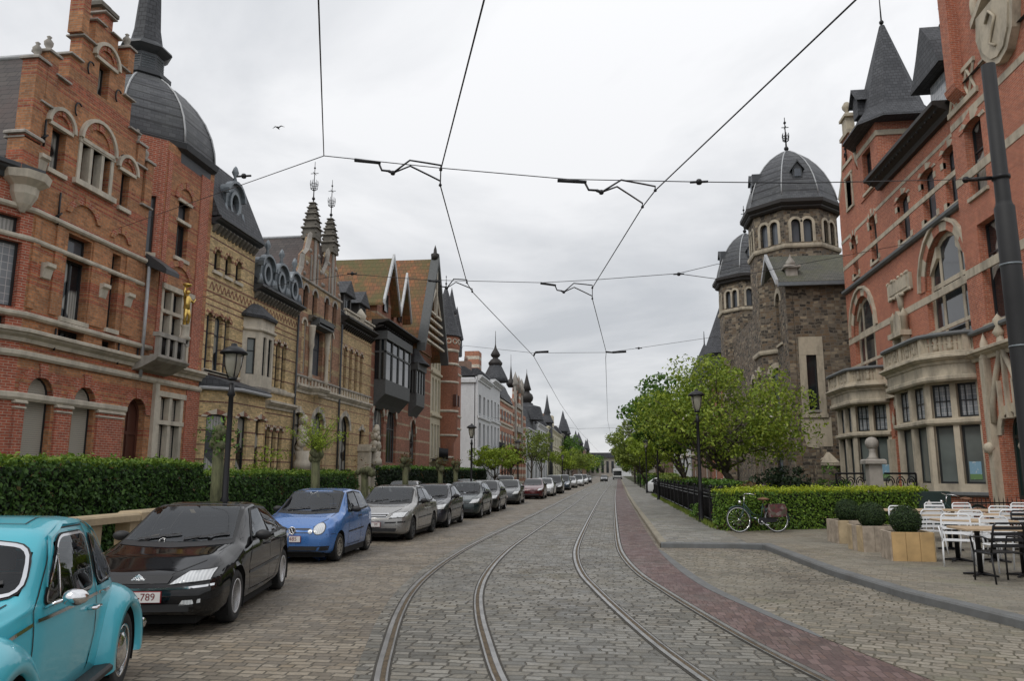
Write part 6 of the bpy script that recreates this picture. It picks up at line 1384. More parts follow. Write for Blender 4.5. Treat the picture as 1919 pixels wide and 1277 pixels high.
SP['citycar']=dict(L=3.53,fo=.66,wb=2.32,r=.285,wheel='cap',keys=keys(3.53,1.64,1.46,.2,(.72,.98),.92,1.6,2.1,2.95,3.4,1.0,.9,belt1=.95,nose=.68,wtf=.74),
  screen=(.62,1.01,.53,1.375),rear=(.5,1.05,.48,1.35),
  side=[[(1.36,1.0),(2.12,1.0),(2.1,1.36),(1.7,1.34)],[(2.2,1.0),(2.98,1.04),(2.72,1.32),(2.2,1.36)]],
  lamps=[[(.53+.105*math.cos(a*PI/7),.685+.105*math.sin(a*PI/7)) for a in range(14)]],
  front=[([(-.36,.61),(.36,.61),(.36,.695),(-.36,.695)],'trim_black'),([(-.7,.27),(.7,.27),(.72,.35),(-.72,.35)],'trim_black'),([(-.72,.2),(.72,.2),(.73,.265),(-.73,.265)],'bumper_grey')],
  lines=[([(1.22,.3),(1.2,.6),(1.34,.95)],.01,'trim_black'),([(2.18,.3),(2.2,.95)],.01,'trim_black'),([(1.2,.29),(2.2,.29)],.01,'trim_black'),([(1.22,.56),(2.4,.585)],.03,'trim_black'),([(0.1,.575),(.35,.575)],.01,'trim_black')],
  handles=[(2.05,.86)],bonnet=[(.40,.72),(.6,.86),(.64,.98)],mirror=(1.5,1.0),plate=(0,.49))
SP['family']=dict(L=4.6,fo=.92,wb=2.7,r=.31,wheel='cap',keys=keys(4.6,1.75,1.46,.19,(.70,.98),1.3,2.05,2.65,3.35,4.1,1.06,1.0,belt1=.95),
  screen=(.66,1.01,.56,1.385),rear=(.55,1.1,.5,1.36),
  side=[[(1.75,.985),(2.6,.99),(2.62,1.36),(2.22,1.34)],[(2.67,.99),(3.45,1.01),(3.3,1.31),(2.7,1.36)],[(3.5,1.02),(3.8,1.06),(3.4,1.28)]],
  lamps=[[(.42,.62),(.76,.64),(.78,.76),(.50,.745)]],
  front=[([(-.34,.63),(.34,.63),(.37,.735),(-.37,.735)],'chrome'),([(-.32,.645),(.32,.645),(.35,.72),(-.35,.72)],'trim_black'),([(-.31,.675),(.31,.675),(.315,.69),(-.315,.69)],'chrome'),([(-.8,.50),(-.3,.485),(-.3,.52),(-.8,.54)],'trim_black'),([(.8,.50),(.3,.485),(.3,.52),(.8,.54)],'trim_black'),([(-.6,.27),(.6,.27),(.62,.36),(-.62,.36)],'trim_black')],
  lines=[([(1.6,.3),(1.45,.62),(1.7,.95)],.01,'trim_black'),([(2.64,.28),(2.64,.96)],.01,'trim_black'),([(1.55,.29),(3.1,.28),(3.4,.6),(3.5,1.0)],.01,'trim_black'),([(1.5,.56),(3.2,.58)],.035,'bumper_grey')],
  handles=[(2.45,.86),(3.25,.88)],bonnet=[(.42,.73),(.62,.84),(.68,.97)],mirror=(1.9,1.0),plate=(0,.455))
def hatch(H=1.44,L=4.1,estate=False):
    r1=L-.75 if estate else L-1.05
    return dict(L=L,fo=.85,wb=2.55,r=.30,wheel='spoke',keys=keys(L,1.72,H,.19,(.72,.97),1.15,1.85,2.35,r1,L-.15,1.0,.93,belt1=.94),
  screen=(.65,1.0,.56,H-.08),rear=(.53,1.05,.5,H-.14),
  side=[[(1.55,.97),(2.38,.98),(2.38,H-.1),(2.0,H-.12)],[(2.45,.98),(3.2,1.0),(3.15,H-.13),(2.45,H-.1)],[(3.26,1.0),(min(L-.45,3.9),1.04),(min(L-.7,3.75),H-.16),(3.22,H-.13)]],
  lamps=[[(.45,.61),(.76,.63),(.78,.78),(.55,.74)]],
  front=[([(-.4,.60),(.4,.60),(.42,.67),(-.42,.67)],'trim_black'),([(-.65,.27),(.65,.27),(.66,.38),(-.66,.38)],'trim_black')],
  lines=[([(1.4,.3),(1.3,.6),(1.5,.95)],.01,'trim_black'),([(2.41,.28),(2.41,.96)],.01,'trim_black'),([(1.4,.29),(2.9,.28),(3.15,.6),(3.22,1.0)],.01,'trim_black'),([(1.3,.56),(3.0,.58)],.035,'bumper_grey')],
  handles=[(2.25,.86),(3.05,.88)],bonnet=[(.42,.74),(.62,.86),(.66,.97)],mirror=(1.7,1.0),plate=(0,.47))
SP['hatch']=hatch(); SP['estate']=hatch(1.47,4.45,True); SP['tall']=hatch(1.66,4.3,True)
P_=dict(black=paint('paint_black',(.005,.005,.006),0,.05,.0),blue=paint('paint_blue',(.055,.17,.45),.25),silver=paint('paint_silver',(.26,.255,.245),.5),navy=paint('paint_navy',(.016,.018,.028),.1),green=paint('paint_green',(.018,.032,.034),.2),ink=paint('paint_ink',(.013,.015,.016)),grey=paint('paint_grey',(.07,.075,.08),.4),maroon=paint('paint_maroon',(.11,.018,.022),.2),white=paint('paint_white',(.62,.63,.64)),steel=paint('paint_steel',(.05,.075,.11),.3),pale=paint('paint_pale',(.42,.42,.42),.4),turq=paint('paint_turquoise',(.05,.42,.52),0,.3))
# emblems
def chevrons(T,B,x,z):
    h,_,_,_=B.full.ray_cast(Vector((x,-6,z)),Vector((0,1,0))); y=h.y-.022; m=MB()
    for dz in (0,.035):
        for sg in (-1,1): m.hexa([(x+sg*.075,y,z-.05+dz-.012),(x+sg*.075,y+.02,z-.05+dz-.012),(x,y+.02,z+dz-.01),(x,y,z+dz-.01),(x+sg*.075,y,z-.05+dz+.012),(x+sg*.075,y+.02,z-.05+dz+.012),(x,y+.02,z+dz+.02),(x,y,z+dz+.02)])
    T.part('emblem',m,'chrome')
def roundel(T,B,x,z,r=.062):
    h,_,_,_=B.full.ray_cast(Vector((x,-6,z)),Vector((0,1,0))); y=h.y-.03; m=MB()
    m.tube([(x+r*math.cos(2*PI*k/20),y,z+r*math.sin(2*PI*k/20)) for k in range(21)],.008,5)
    def st(pts):
        for a,b in zip(pts[:-1],pts[1:]): m.bar((x+a[0]*r,y,z+a[1]*r),(x+b[0]*r,y,z+b[1]*r),.012)
    st([(-.45,.85),(0,.12),(.45,.85)]); st([(-.9,.35),(-.42,-.85),(0,.02),(.42,-.85),(.9,.35)])
    q=T.part('emblem',m,'chrome'); T.part('emblem_disc',MB().add([(x+r*math.cos(2*PI*k/20),y+.008,z+r*math.sin(2*PI*k/20)) for k in range(20)],[list(range(20))[::-1]]),'paint_navy',q)
T,B=car('saloon_car','glossy black saloon car',(-5.42,9.9),R(12),SP['saloon'],P_['black'],plate_txt=('-789',.03),cabin=((1.9,2.55,3.5),.42,.88,'seat_cloth')); T.o['label']='glossy black saloon with chrome bumper strip, parked between turquoise and blue cars'; chevrons(T,B,0,.625)
T,B=car('small_car','small bright blue hatchback with round headlights and beige hubcaps at the kerb',(-6.16,16.1),R(3),SP['citycar'],P_['blue'],plate_txt=('.485',.02),rim='hubcap',cabin=((1.5,2.15,2.85),.45,.95,'seat_cloth')); roundel(T,B,0,.655,.07)
for sg in (-1,1): T.part('indicator',B.patch([(sg*(.37+.045*math.cos(a*PI/5)),.635+.045*math.sin(a*PI/5)) for a in range(10)],'-y',.014,step=.03),'headlight_glass')
T,B=car('family_saloon','silver grey saloon with chrome slatted grille, parked just behind the blue hatchback',(-6.0,21.4),R(1),SP['family'],P_['silver'],plate_txt=('     M',.0),rim='bumper_grey',cabin=((1.95,2.65,3.6),.44,.95,'seat_cloth'))
car('parked_car','dark navy hatchback parked behind the silver grey saloon',(-6.02,26.0),R(1),SP['hatch'],P_['navy'],plate_txt=None,cabin=((1.75,2.4,3.3),.44,.94,'seat_cloth'))
car('parked_car','dark green estate car with pale headlights, fifth behind the blue one',(-5.85,31.5),R(1),SP['estate'],P_['green'],cabin=((1.75,2.4,3.3),.44,.94,'seat_cloth'))
bpy.data.objects['parked_car.001']['label']='dark green estate car with large pale headlights and roof rails'
car('parked_car','black tall estate car between green estate and dark grey hatchback',(-5.9,36.6),R(1),SP['estate'],P_['ink'])
car('parked_car','dark grey hatchback with white front plate parked ahead of the maroon car',(-5.9,44.6),R(1),SP['hatch'],P_['grey'],plate_txt=('',0))
FAR=[('maroon','hatch',52,-4.55,'maroon hatchback in the parked row, in front of a small white car'),('white','hatch',58.5,-4.35,'small white hatchback squeezed behind the maroon car'),('ink','tall',66,-4.15,'tall black off-road car in the far parked row'),('steel','tall',80,-4.25,'tall steel blue people carrier behind the black off-road car'),('pale','hatch',92,-4.1,'pale silver hatchback beyond the steel blue people carrier'),('white','tall',105,-3.75,'white off-road car, nearer of two in the far row'),('white','tall',125,-3.75,'white off-road car, farther of two in the far row'),('navy','hatch',142,-3.6,'dark car closing the far end of the parked row')]
for c,sp,y,xr,lb in FAR: car('parked_car',lb,(xr-.82,y+2),0,SP[sp],P_[c],detail=False)
car('side_parked_car','silver estate car on the driveway beyond the second hedge, only roof showing',(-9.0,33.5),R(8),SP['estate'],P_['pale'],group='cars parked behind the kerb trees',detail=False)
car('side_parked_car','dark green car parked behind the kerbside trees near dark hedge',(-8.9,46.5),0,SP['family'],P_['green'],group='cars parked behind the kerb trees',detail=False)
car('side_parked_car','silver people carrier on left pavement under the round green tree',(-7.9,58),R(10),SP['tall'],P_['pale'],group='cars parked behind the kerb trees',detail=False)
car('moving_car','small grey car driving along the tram track in the distance',(-1.6,168),0,SP['hatch'],P_['grey'],group=None,detail=False)
car('garden_car','white estate car seen over the right hand railings, farther one',(5.0,66),R(70),SP['estate'],P_['white'],group='cars behind the right hand railings',detail=False)
car('garden_car','white hatchback below the magnolia beside the red house, nearer one',(7.6,52),R(80),SP['hatch'],P_['white'],group='cars behind the right hand railings',detail=False)
# bus at the far crossing
T=Thing('bus','white single decker bus crossing at the far end of the street','bus',(1.6,215,0),R(0))
T.part('body',MB().cbox(-1.25,1.25,0,9,.35,2.95,.15),'paint_white'); T.part('windscreen',MB().box(-1.1,1.1,-.03,.02,1.15,2.35),'car_glass'); T.part('bumper',MB().box(-1.27,1.27,-.06,.3,.3,.75),'bumper_grey')
for sg in (-1,1):
    T.part('headlight',MB().box(sg*.95-.15,sg*.95+.15,-.05,.02,.8,.98),'headlight_glass')
    T.part('side_window',MB().box(sg*1.24,sg*1.27,.6,8.6,1.4,2.4),'car_glass')
    for y in (1.8,7.2): T.part('wheel',MB().prism_x([(y+.45*math.cos(k*PI/8),.45+.45*math.sin(k*PI/8)) for k in range(16)],sg*.95,sg*1.28),'tyre')
# ---- turquoise rounded car with separate wings
BT=Thing('vintage_car','turquoise rounded vintage car with chrome mirror and bulging wings, nearest the camera','car',(-4.2,4.76,0),R(19.5),'cars parked along the left kerb'); BT.o.scale=(.95,.95,.95)
Lb=4.0
bk=dict(top=[(0,.52),(.08,.64),(.3,.78),(.7,.90),(1.1,.97),(1.30,1.0),(1.36,1.03),(1.62,1.36),(1.72,1.425),(2.05,1.485),(2.4,1.48),(2.8,1.40),(3.15,1.26),(3.5,1.03),(3.8,.74),(3.94,.52),(4.0,.40)],
 belt=[(0,.42),(.3,.62),(.8,.78),(1.3,.90),(1.7,.93),(2.9,.93),(3.3,.86),(3.7,.62),(4.0,.35)],
 w=[(0,.20),(.08,.27),(.3,.36),(.8,.49),(1.2,.60),(1.5,.655),(2.0,.685),(2.6,.685),(3.0,.66),(3.4,.58),(3.75,.44),(3.95,.28),(4.0,.2)],
 wt=[(0,.15),(.3,.28),(.8,.40),(1.25,.56),(1.36,.60),(1.65,.57),(2.05,.555),(2.6,.545),(3.1,.49),(3.5,.38),(3.8,.26),(4,.15)],
 zb=[(0,.30),(.3,.26),(3.6,.26),(4,.30)])
Bb=CarBody(Lb,bk,[(.82,.32),(3.18,.32)],.36,.03,.115)
def rr_(pts,r=.06,n=4):   # rounded polygon
    o=[]; N=len(pts)
    for i in range(N):
        a,b,c=Vector(pts[i-1]),Vector(pts[i]),Vector(pts[(i+1)%N]); d1=(a-b).normalized(); d2=(c-b).normalized(); q=min(r,(a-b).length*.45,(c-b).length*.45)
        p0,p1=b+d1*q,b+d2*q
        for k in range(n+1):
            t=k/n; o.append(tuple(p0*(1-t)**2+b*2*t*(1-t)+p1*t*t))
    return o
FS=rr_([(-.53,1.04),(0,1.018),(.53,1.04),(.49,1.30),(0,1.36),(-.49,1.30)],.09); RS=rr_([(-.36,1.02),(.36,1.02),(.32,1.22),(-.32,1.22)],.08)
sd=rr_([(1.52,.955),(2.42,.955),(2.40,1.345),(1.87,1.35)],.09); sq=rr_([(2.54,.96),(3.18,.97),(3.02,1.18),(2.53,1.33)],.09)
Bb.open_windows([(FS,'-y'),(RS,'+y'),(sd,'+x'),(sd,'-x'),(sq,'+x'),(sq,'-x')]); interior(BT,Lb,(1.75,2.3,3.05),.45,.60,'seat_tan',.95)
BT.part('body',Bb.mb,P_['turq'])
BT.part('underbody',MB().box(-.45,.45,-1.8,1.8,.16,.3),'under_black')
def wing(yc,rear):
    for sg in (-1,1):
        m=MB(); n=26; k=9; vs=[]
        for i in range(n+1):
            th=-.28+(PI+.56)*i/n
            for j in range(k+1):
                v=j/k*PI/2
                x=.42+.355*math.sin(v)**.85; rr=.365+(.205 if rear else .22)*math.cos(v)**.9
                cy_,sz_=math.cos(th),math.sin(th)
                st=1.22 if (cy_>0)==rear else 1.0
                st=1+ (st-1)*min(1,abs(cy_)*1.2)*(1 if j<k else .25)
                vs.append((sg*x,yc-Lb/2+rr*cy_*st,.32+rr*sz_*(1.0 if sz_>0 else .75)))
        for i in range(n+1):
            th=-.28+(PI+.56)*i/n; vs.append((sg*.735,yc-Lb/2+.355*math.cos(th),.32+.355*math.sin(th)*(1.0 if math.sin(th)>0 else .75)))
        fs=[(i*(k+1)+j,i*(k+1)+j+1,(i+1)*(k+1)+j+1,(i+1)*(k+1)+j) for i in range(n) for j in range(k)]
        b=(n+1)*(k+1); fs+=[(i*(k+1)+k,b+i,b+i+1,(i+1)*(k+1)+k) for i in range(n)]
        m.add(vs,fs,0,True); q=BT.part('rear_wing' if rear else 'front_wing',m,P_['turq'])
        wa=MB(); vs=[]
        for i in range(15):
            a=-.4+(PI+.8)*i/14; vs+=[(sg*.73,yc-Lb/2+.37*math.cos(a),.32+.37*math.sin(a)),(sg*.4,yc-Lb/2+.37*math.cos(a),.32+.37*math.sin(a))]
        wa.add(vs,[(2*i,2*i+1,2*i+3,2*i+2) for i in range(14)]); wa.box(sg*.40,sg*.42,yc-Lb/2-.36,yc-Lb/2+.36,.15,.66); BT.part('wheel_arch',wa,'under_black',q)
        wheel_parts(BT,sg*.655,yc-Lb/2,.32,.15,'moon','chrome')
        sm=MB()
        for i in range(n):
            pass
wing(.82,False); wing(3.18,True)
for sg in (-1,1):
    BT.part('running_board',MB().cbox(sg*.60,sg*.78,-.72,.72,.27,.32,.02) if sg>0 else MB().cbox(-.78,-.60,-.72,.72,.27,.32,.02),'trim_black')
    h=MB().lathe([(.115,0),(.118,.03),(.10,.06),(.06,.085),(0,.095)],(0,0),18); h.v=[(sg*.56+vx,-1.62-vz,.63+vy) for vx,vy,vz in h.v]; BT.part('headlight',h,'headlight_glass')
    BT.part('indicator',MB().tube([(sg*.56,-1.35,.89),(sg*.56,-1.2,.90)],[.05,.03],8),'lamp_amber')
def framed(nm,poly,view,w1=.028,w2=.018,par=None):
    P=poly if area(poly)>0 else poly[::-1]
    q=BT.part(nm,Bb.patch(P,view,.012,step=.05),'clear_glass'); BT.part('chrome_trim',Bb.patch(inset(P,-w2),view,.014,step=.04,hole=inset(P,.002)),'chrome',q); BT.part('seal',Bb.patch(inset(P,-w1),view,.006,step=.04,hole=inset(P,.006)),'trim_black',q); return q
framed('windscreen',FS,'-y')
framed('rear_window',RS,'+y')
for v,sg in (('+x',1),('-x',-1)):
    q=framed('side_window',sd,v,.028,.016); BT.part('quarter_bar',Bb.line([(1.74,.96),(1.78,1.24)],v,.016,.018),'chrome',q); framed('rear_side_window',sq,v,.024,.012)
    BT.part('door_seam',Bb.line([(1.40,.30),(1.38,.62),(1.40,.93),(1.54,1.1),(1.76,1.36),(1.95,1.41),(2.42,1.405),(2.49,1.3),(2.50,.9),(2.47,.6),(2.36,.30)],v,.01,.004),'trim_black')
    BT.part('chrome_strip',Bb.line([(.45,.60),(.9,.74),(1.2,.82),(1.36,.85)],v,.022,.014),'chrome'); BT.part('chrome_strip',Bb.line([(1.43,.865),(2.48,.885)],v,.022,.014),'chrome'); BT.part('chrome_strip',Bb.line([(2.52,.885),(2.85,.87)],v,.02,.014),'chrome')
    BT.part('roof_gutter',Bb.line([(1.55,1.06),(1.72,1.36),(2.0,1.435),(2.5,1.43),(2.9,1.28),(3.2,1.03)],v,.018,.018),P_['turq'])
    hx=sg*.70; BT.part('door_handle',MB().tube([(hx-sg*.02,.30,.80),(hx+sg*.03,.31,.80),(hx+sg*.03,.43,.80),(hx-sg*.02,.44,.80)],.014,8),'chrome')
    mm=MB().lathe([(0,-.05),(.55,-.045),(.9,-.02),(1,.005),(.93,.03),(.9,.035),(0,.035)],(0,0),18); mm.v=[(sg*.80+vx*.085,-.44+vz*1.2,.985+vy*.056) for vx,vy,vz in mm.v]
    q=BT.part('door_mirror',mm,'chrome'); BT.part('mirror_arm',MB().tube([(sg*.64,-.48,.93),(sg*.70,-.48,.96),(sg*.76,-.45,.98)],.012,6),'chrome',q)
for a,b in (((-.42,1.05),(-.02,1.10)),((.02,1.05),(.42,1.10))): BT.part('wiper',Bb.line([a,b],'-y',.02,.03),'trim_black')
BT.part('sunroof_seam',Bb.line([(-.36,1.85),(.36,1.85),(.36,2.5),(-.36,2.5),(-.36,1.85)],'top',.01,.004),'trim_black')
BT.part('bonnet_seam',Bb.line([(.5,1.28),(.42,.9),(.3,.45),(.15,.2)],'top',.01,.004,Bb.line([(-.5,1.28),(-.42,.9),(-.3,.45),(-.15,.2)],'top',.01,.004)),'trim_black')
BT.part('front_bumper',MB().tube([(-.72,-1.85,.42),(-.5,-2.03,.42),(0,-2.08,.42),(.5,-2.03,.42),(.72,-1.85,.42)],.05,8),'chrome'); BT.part('rear_bumper',MB().tube([(-.72,1.85,.42),(-.5,2.0,.42),(0,2.05,.42),(.5,2.0,.42),(.72,1.85,.42)],.05,8),'chrome')
# ================================================================ lamps, poles, wires
def lampm():
    g=NG('lamp_glass'); g.set(Base_Color=(.42,.40,.33),Roughness=.25,Transmission_Weight=.35,IOR=1.3); return g.m
lampm()
def lamp(loc,label,h=4.4,group='street lamps',z0=.1):
    T=Thing('street_lamp',label,'street lamp',(loc[0],loc[1],z0),0,group)
    T.part('pole',MB().lathe([(.11,0),(.11,.05),(.09,.1),(.082,1.0),(.095,1.05),(.062,1.12),(.056,h*.6),(.05,h-1.15),(.085,h-1.1),(.06,h-1.02),(.045,h-.85)],(0,0),12),'iron_black')
    T.part('lantern_cage',MB().join((lambda m:[m.tube([(.09*math.cos(a),.09*math.sin(a),h-.75),(.175*math.cos(a),.175*math.sin(a),h-.48),(.21*math.cos(a),.21*math.sin(a),h-.22)],.012,5) for a in [PI/4+k*PI/2 for k in range(4)]] and m)(MB())).lathe([(.04,h-.80),(.10,h-.78),(.10,h-.74),(.04,h-.73)],(0,0),12),'iron_black')
    T.part('lamp_glass',MB().lathe([(.08,h-.74),(.13,h-.62),(.17,h-.44),(.19,h-.22)],(0,0),16),'lamp_glass')
    T.part('lamp_cap',MB().lathe([(.20,h-.24),(.29,h-.22),(.28,h-.18),(.17,h-.09),(.07,h-.05),(.06,h+.0),(.0,h+.02)],(0,0),18),'iron_black'); return T
l0=G(430,938,.1)
lamp((-7.98,15.4),'black lantern lamp post by the hedge gap, beside the pollarded tree stump',4.35)
for (x,y),lb in (((-7.6,42.0),'black lantern lamp post in front of the white house'),((-7.5,62.5),'black lantern lamp post in front of the striped house'),((-7.2,90),'lamp post before the pale yellow house on the left'),((-7.0,113),'left lamp post just beyond the pale yellow house'),
  ((2.95,26.9),'black lantern lamp post beside the railings in front of the magnolia'),((2.85,49),'tall black lamp post second along the right hand railings'),((2.9,66),'black lamp post third along the right hand railings'),((3.3,92),'right hand lamp post under the far leaning tree'),((3.9,118),'farthest black lamp post of the right pavement')): lamp((x,y),lb,4.45 if x>0 else 4.3)
T=Thing('tram_pole','thick dark painted steel pole holding tram span wires, close on the right','pole',(6.55,13.1,.1))
T.part('shaft',MB().lathe([(.19,0),(.19,.4),(.165,.45),(.155,4.35),(.152,5.95),(.13,5.98),(.115,6.05),(.11,8.5),(.0,8.53)],(0,0),18),'pole_paint')
T.part('clamp',MB().lathe([(.11,6.43),(.14,6.44),(.14,6.5),(.11,6.51)],(0,0),14).tube([(-.15,0,6.47),(-.35,0,6.46),(-.5,0,6.46)],.035,6).sphere((-.55,0,6.46),.06,8),'iron_black')
T.part('cable_tie',MB().lathe([(.155,4.95),(.165,4.955),(.165,4.98),(.155,4.98)],(0,0),16).lathe([(.155,3.6),(.165,3.6),(.165,3.62),(.155,3.63)],(0,0),16),'zinc')
# contact wires and span wires are strung at their real heights
def wire(name,label,pts,r,cat='wire',group=None,sag=0,extra=None):
    P=[Vector(p) for p in pts]; o=[P[0]]
    for a,b in zip(P[:-1],P[1:]):
        n=max(2,int((b-a).length/2.5)); o+=[a+(b-a)*(k/n)-Vector((0,0,sag*(b-a).length**.5*4*(k/n)*(1-k/n))) for k in range(1,n+1)]
    mb=MB().tube([tuple(p) for p in o],r,5); single(name,mb,'iron_black',label,cat,group)
ZC=5.6
def W(px,py,z=ZC): x,y=G(px,py,z); return (x,y,z)
cw1=[W(907,0),W(826,318),W(825,347),W(875,530),W(885,547),W(1000,668),W(1050,757),W(1085,808)]
wire('contact_wire','black tram contact wire over the left track, zigzagging away',[(cw1[0][0]+(cw1[0][0]-cw1[1][0])*1.2,cw1[0][1]-(cw1[1][1]-cw1[0][1])*1.2,ZC)]+cw1+[(-2.0,160,ZC),(-1.0,260,ZC),(1.5,600,ZC)],.009,'wire','tram contact wires')
cw2=[W(1603,0),W(1228,357),W(1204,388),W(1110,540),W(1110,560),W(1136,660),W(1135,672)]
wire('contact_wire','black tram contact wire over the right track, slanting to the upper right',[(cw2[0][0]+(cw2[0][0]-cw2[1][0])*1.2,cw2[0][1]-(cw2[1][1]-cw2[0][1])*1.2,ZC)]+cw2+[(-.2,58,ZC),(.1,90,ZC),(.6,160,ZC),(1.8,260,ZC),(4,600,ZC)],.009,'wire','tram contact wires')
def span(y,pts,label,r=.0065):
    wire('span_wire',label,pts,r,'wire','span wires across the street')
def Wy(px,py,y): x,z=PYp(px,py,y); return (x,y,z)
yk=cw1[1][1]
k1=[(-14.75,20.5,8.9),Wy(607,292,yk),Wy(826,315,yk+.0),Wy(1065,336,yk+.2),Wy(1310,341,yk),Wy(1500,343,yk-.2),(6.2,13.1,6.56)]
span(yk,k1,'nearest thin span wire across the street, ending on the thick pole')
yb=cw1[3][1]+.5
k2=[(-14.75,25.6,8.0),Wy(655,514,yb),Wy(800,525,yb),Wy(1015,530,yb),Wy(1110,525,yb),Wy(1270,513,yb),Wy(1345,495,yb+2),(9.6,44,13.2)]
span(yb,k2,'second thin span wire, running from yellow house to the stone tower'); wire('span_wire','short branch of the second span wire near the stone tower',[Wy(1270,513,yb),Wy(1350,524,yb+1.5),(9.3,yb+8,8.6)],.008,'wire','span wires across the street')
yc=cw1[5][1]
span(yc,[(-14.7,70,10.9),Wy(868,648,yc+8),Wy(1000,662,yc),Wy(1137,661,yc),Wy(1195,653,yc),Wy(1345,631,yc+3),(10.4,62,11)],'third thin span wire with two pull-off arms, level with the striped house')
span(95,[(-14.7,95,8.6),(-4,95,7.1),(.5,95,7.2),(10.4,95,8.8)],'farthest thin span wire hanging between distant houses',.012)
# guy wire overhead
a=Vector(Wy(607,292,yk)); b=Vector(Wy(597,0,yk*.52)); wire('guy_wire','thin guy wire running overhead from the nearest span wire knot',[tuple(a),tuple(b),tuple(b+(b-a)*.6)],.007,'wire')
def fitting(label,pa,pb,w,arm):
    """pull-off: insulator on the span wire and a double curved arm holding the contact wire"""
    T=Thing('pull_off_arm',label,'wire fitting',pa,0,'pull-off arms on the span wires'); T.off=pa
    a,b=Vector(pa),Vector(pb); d=(b-a)
    T.part('insulator',MB().tube([tuple(a),tuple(a+d*.30)],[.027,.022],8).tube([tuple(a+d*.28),tuple(a+d*.32+Vector((0,0,-.1))),tuple(a+d*.42+Vector((0,0,-.1)))],.015,6),'iron_black')
    j=a+d*.45+Vector((0,0,-.12))
    T.part('turnbuckle',MB().tube([tuple(a+d*.40+Vector((0,0,-.1))),tuple(j)],.02,6).sphere(tuple(j),.035,8),'iron_black')
    for q in arm:
        q=Vector(q); m=j.lerp(q,.35)+Vector((0,0,.16)); m2=j.lerp(q,.75)+Vector((0,0,.10))
        T.part('curved_arm',MB().tube([tuple(j),tuple(m),tuple(m2),tuple(q+Vector((0,0,.06))),tuple(q)],.012,6).sphere(tuple(q),.024,6),'iron_black')
fitting('left pull-off arm on the nearest span wire, above the left track',Wy(665,300,yk),Wy(826,318,yk),0,[cw1[1],cw1[2]])
fitting('right pull-off arm on the nearest span wire, black bar insulator',Wy(1045,338,yk),Wy(1228,350,yk),0,[cw2[1],cw2[2]])
fitting('pull-off arm of the second span wire beside the timber gable',Wy(803,526,yb),Wy(880,535,yb),0,[cw1[3],cw1[4]])
fitting('pull-off arm of the second span wire in mid street',Wy(1013,531,yb),Wy(1110,545,yb),0,[cw2[3],cw2[4]])
for px,py,y,lb in ((457,330,yk*1.08,'round black insulator on the span wire left of the twin pinnacles'),(1310,341,yk,'round black insulator on the span wire left of the stone dome'),(1272,514,yb,'insulator at the fork of the second span wire'),(1197,653,yc,'insulator on the third span wire right of the street'),(660,513,yb,'insulator of the second span wire above the mossy roof')):
    p=Wy(px,py,y); single('insulator',MB().sphere((0,0,0),.042,8).tube([(-.11,0,0),(.11,0,0)],.015,6),'iron_black',lb,'insulator','wire insulators',loc=p)
for px,py,q,lb in ((1003,661,cw1[5],'small bent bracket where the third span wire meets the left contact wire'),(1148,661,cw2[5],'small bent bracket where the third span wire meets the right contact wire')):
    p=Wy(px,py,yc); single('wire_bracket',MB().tube([p,(p[0]+.45,p[1],p[2]+.02)],.04,5).tube([p,q],.03,5),'iron_black',lb,'wire fitting','brackets on the third span wire')
# bird
T=Thing('bird','dark bird gliding high in the open sky','bird',Wy(521,240,45))
T.part('body',MB().tube([(0,-.2,0),(0,-.1,.02),(0,.08,.02),(0,.22,0)],[.02,.06,.05,.01],6).tube([(0,0,.02),(-.2,.03,.14),(-.42,.1,.05)],[.05,.035,.01],5).tube([(0,0,.02),(.2,.03,.16),(.4,.1,.1)],[.05,.035,.01],5),'trim_black')
# ================================================================ low walls and railings
m_stone('sandstone',(.42,.33,.21),amt=.35); m_plain('timber_pale',(.40,.31,.19),.7,0,.25,5); m_plain('timber_grey',(.36,.30,.235),.75,0,.3,7); m_plain('timber_yellow',(.47,.31,.14),.6,0,.2,4); m_plain('chair_white',(.74,.75,.76),.35,nz=.03); m_plain('table_wood',(.46,.34,.22),.5,0,.15,12)
T=Thing('garden_balustrade','low sandstone wall with square openings between turquoise and black cars','low wall',(-8.25,12.5,.1),R(2),off=(0,0,0))
T.part('plinth',MB().box(-.18,.18,-2.4,2.6,0,.30),'sandstone')
for i in range(5): T.part('baluster_block',MB().box(-.13,.13,-2.36+i*1.15,-1.98+i*1.15,.30,.80),'sandstone')
T.part('coping',MB().cbox(-.22,.22,-2.5,.10,.80,.93,.03).cbox(-.22,.22,.12,2.7,.80,.96,.03),'sandstone')
def railing(x0,y0,x1,y1,label,h=1.0,step=.13):
    T=Thing('iron_railing',label,'railing',(x0,y0,.1),0,'black railings along the right pavement'); L=math.hypot(x1-x0,y1-y0); ux,uy=(x1-x0)/L,(y1-y0)/L
    r=MB()
    for z in (.14,h-.22,h-.1): r.bar((0,0,z),(ux*L,uy*L,z),.045)
    T.part('rail',r,'iron_black'); b=MB()
    n=int(L/step)
    for i in range(n): 
        x,y=ux*step*(i+.5),uy*step*(i+.5); b.tube([(x,y,.04),(x,y,h-.02),(x,y,h+.06)],[.014,.014,.002],4)
    q=T.part('railing_bar',b,'iron_black'); q['kind']='stuff'
    for k in range(int(L/2.4)+1): 
        x,y=ux*min(L,2.4*k),uy*min(L,2.4*k); T.part('post',MB().box(x-.05,x+.05,y-.05,y+.05,0,h+.08).sphere((x,y,h+.13),.06,6),'iron_black')
railing(3.15,23.4,3.15,40,'black iron railing in front of the magnolia garden',1.05); railing(3.15,40.2,3.15,60,'black iron railing farther along the right pavement',1.05,.2)
T=Thing('gate_pillar','grey stone gate pillar topped by a ball in front of the near bow window','gate pillar',(9.6,30.2,.1)); 
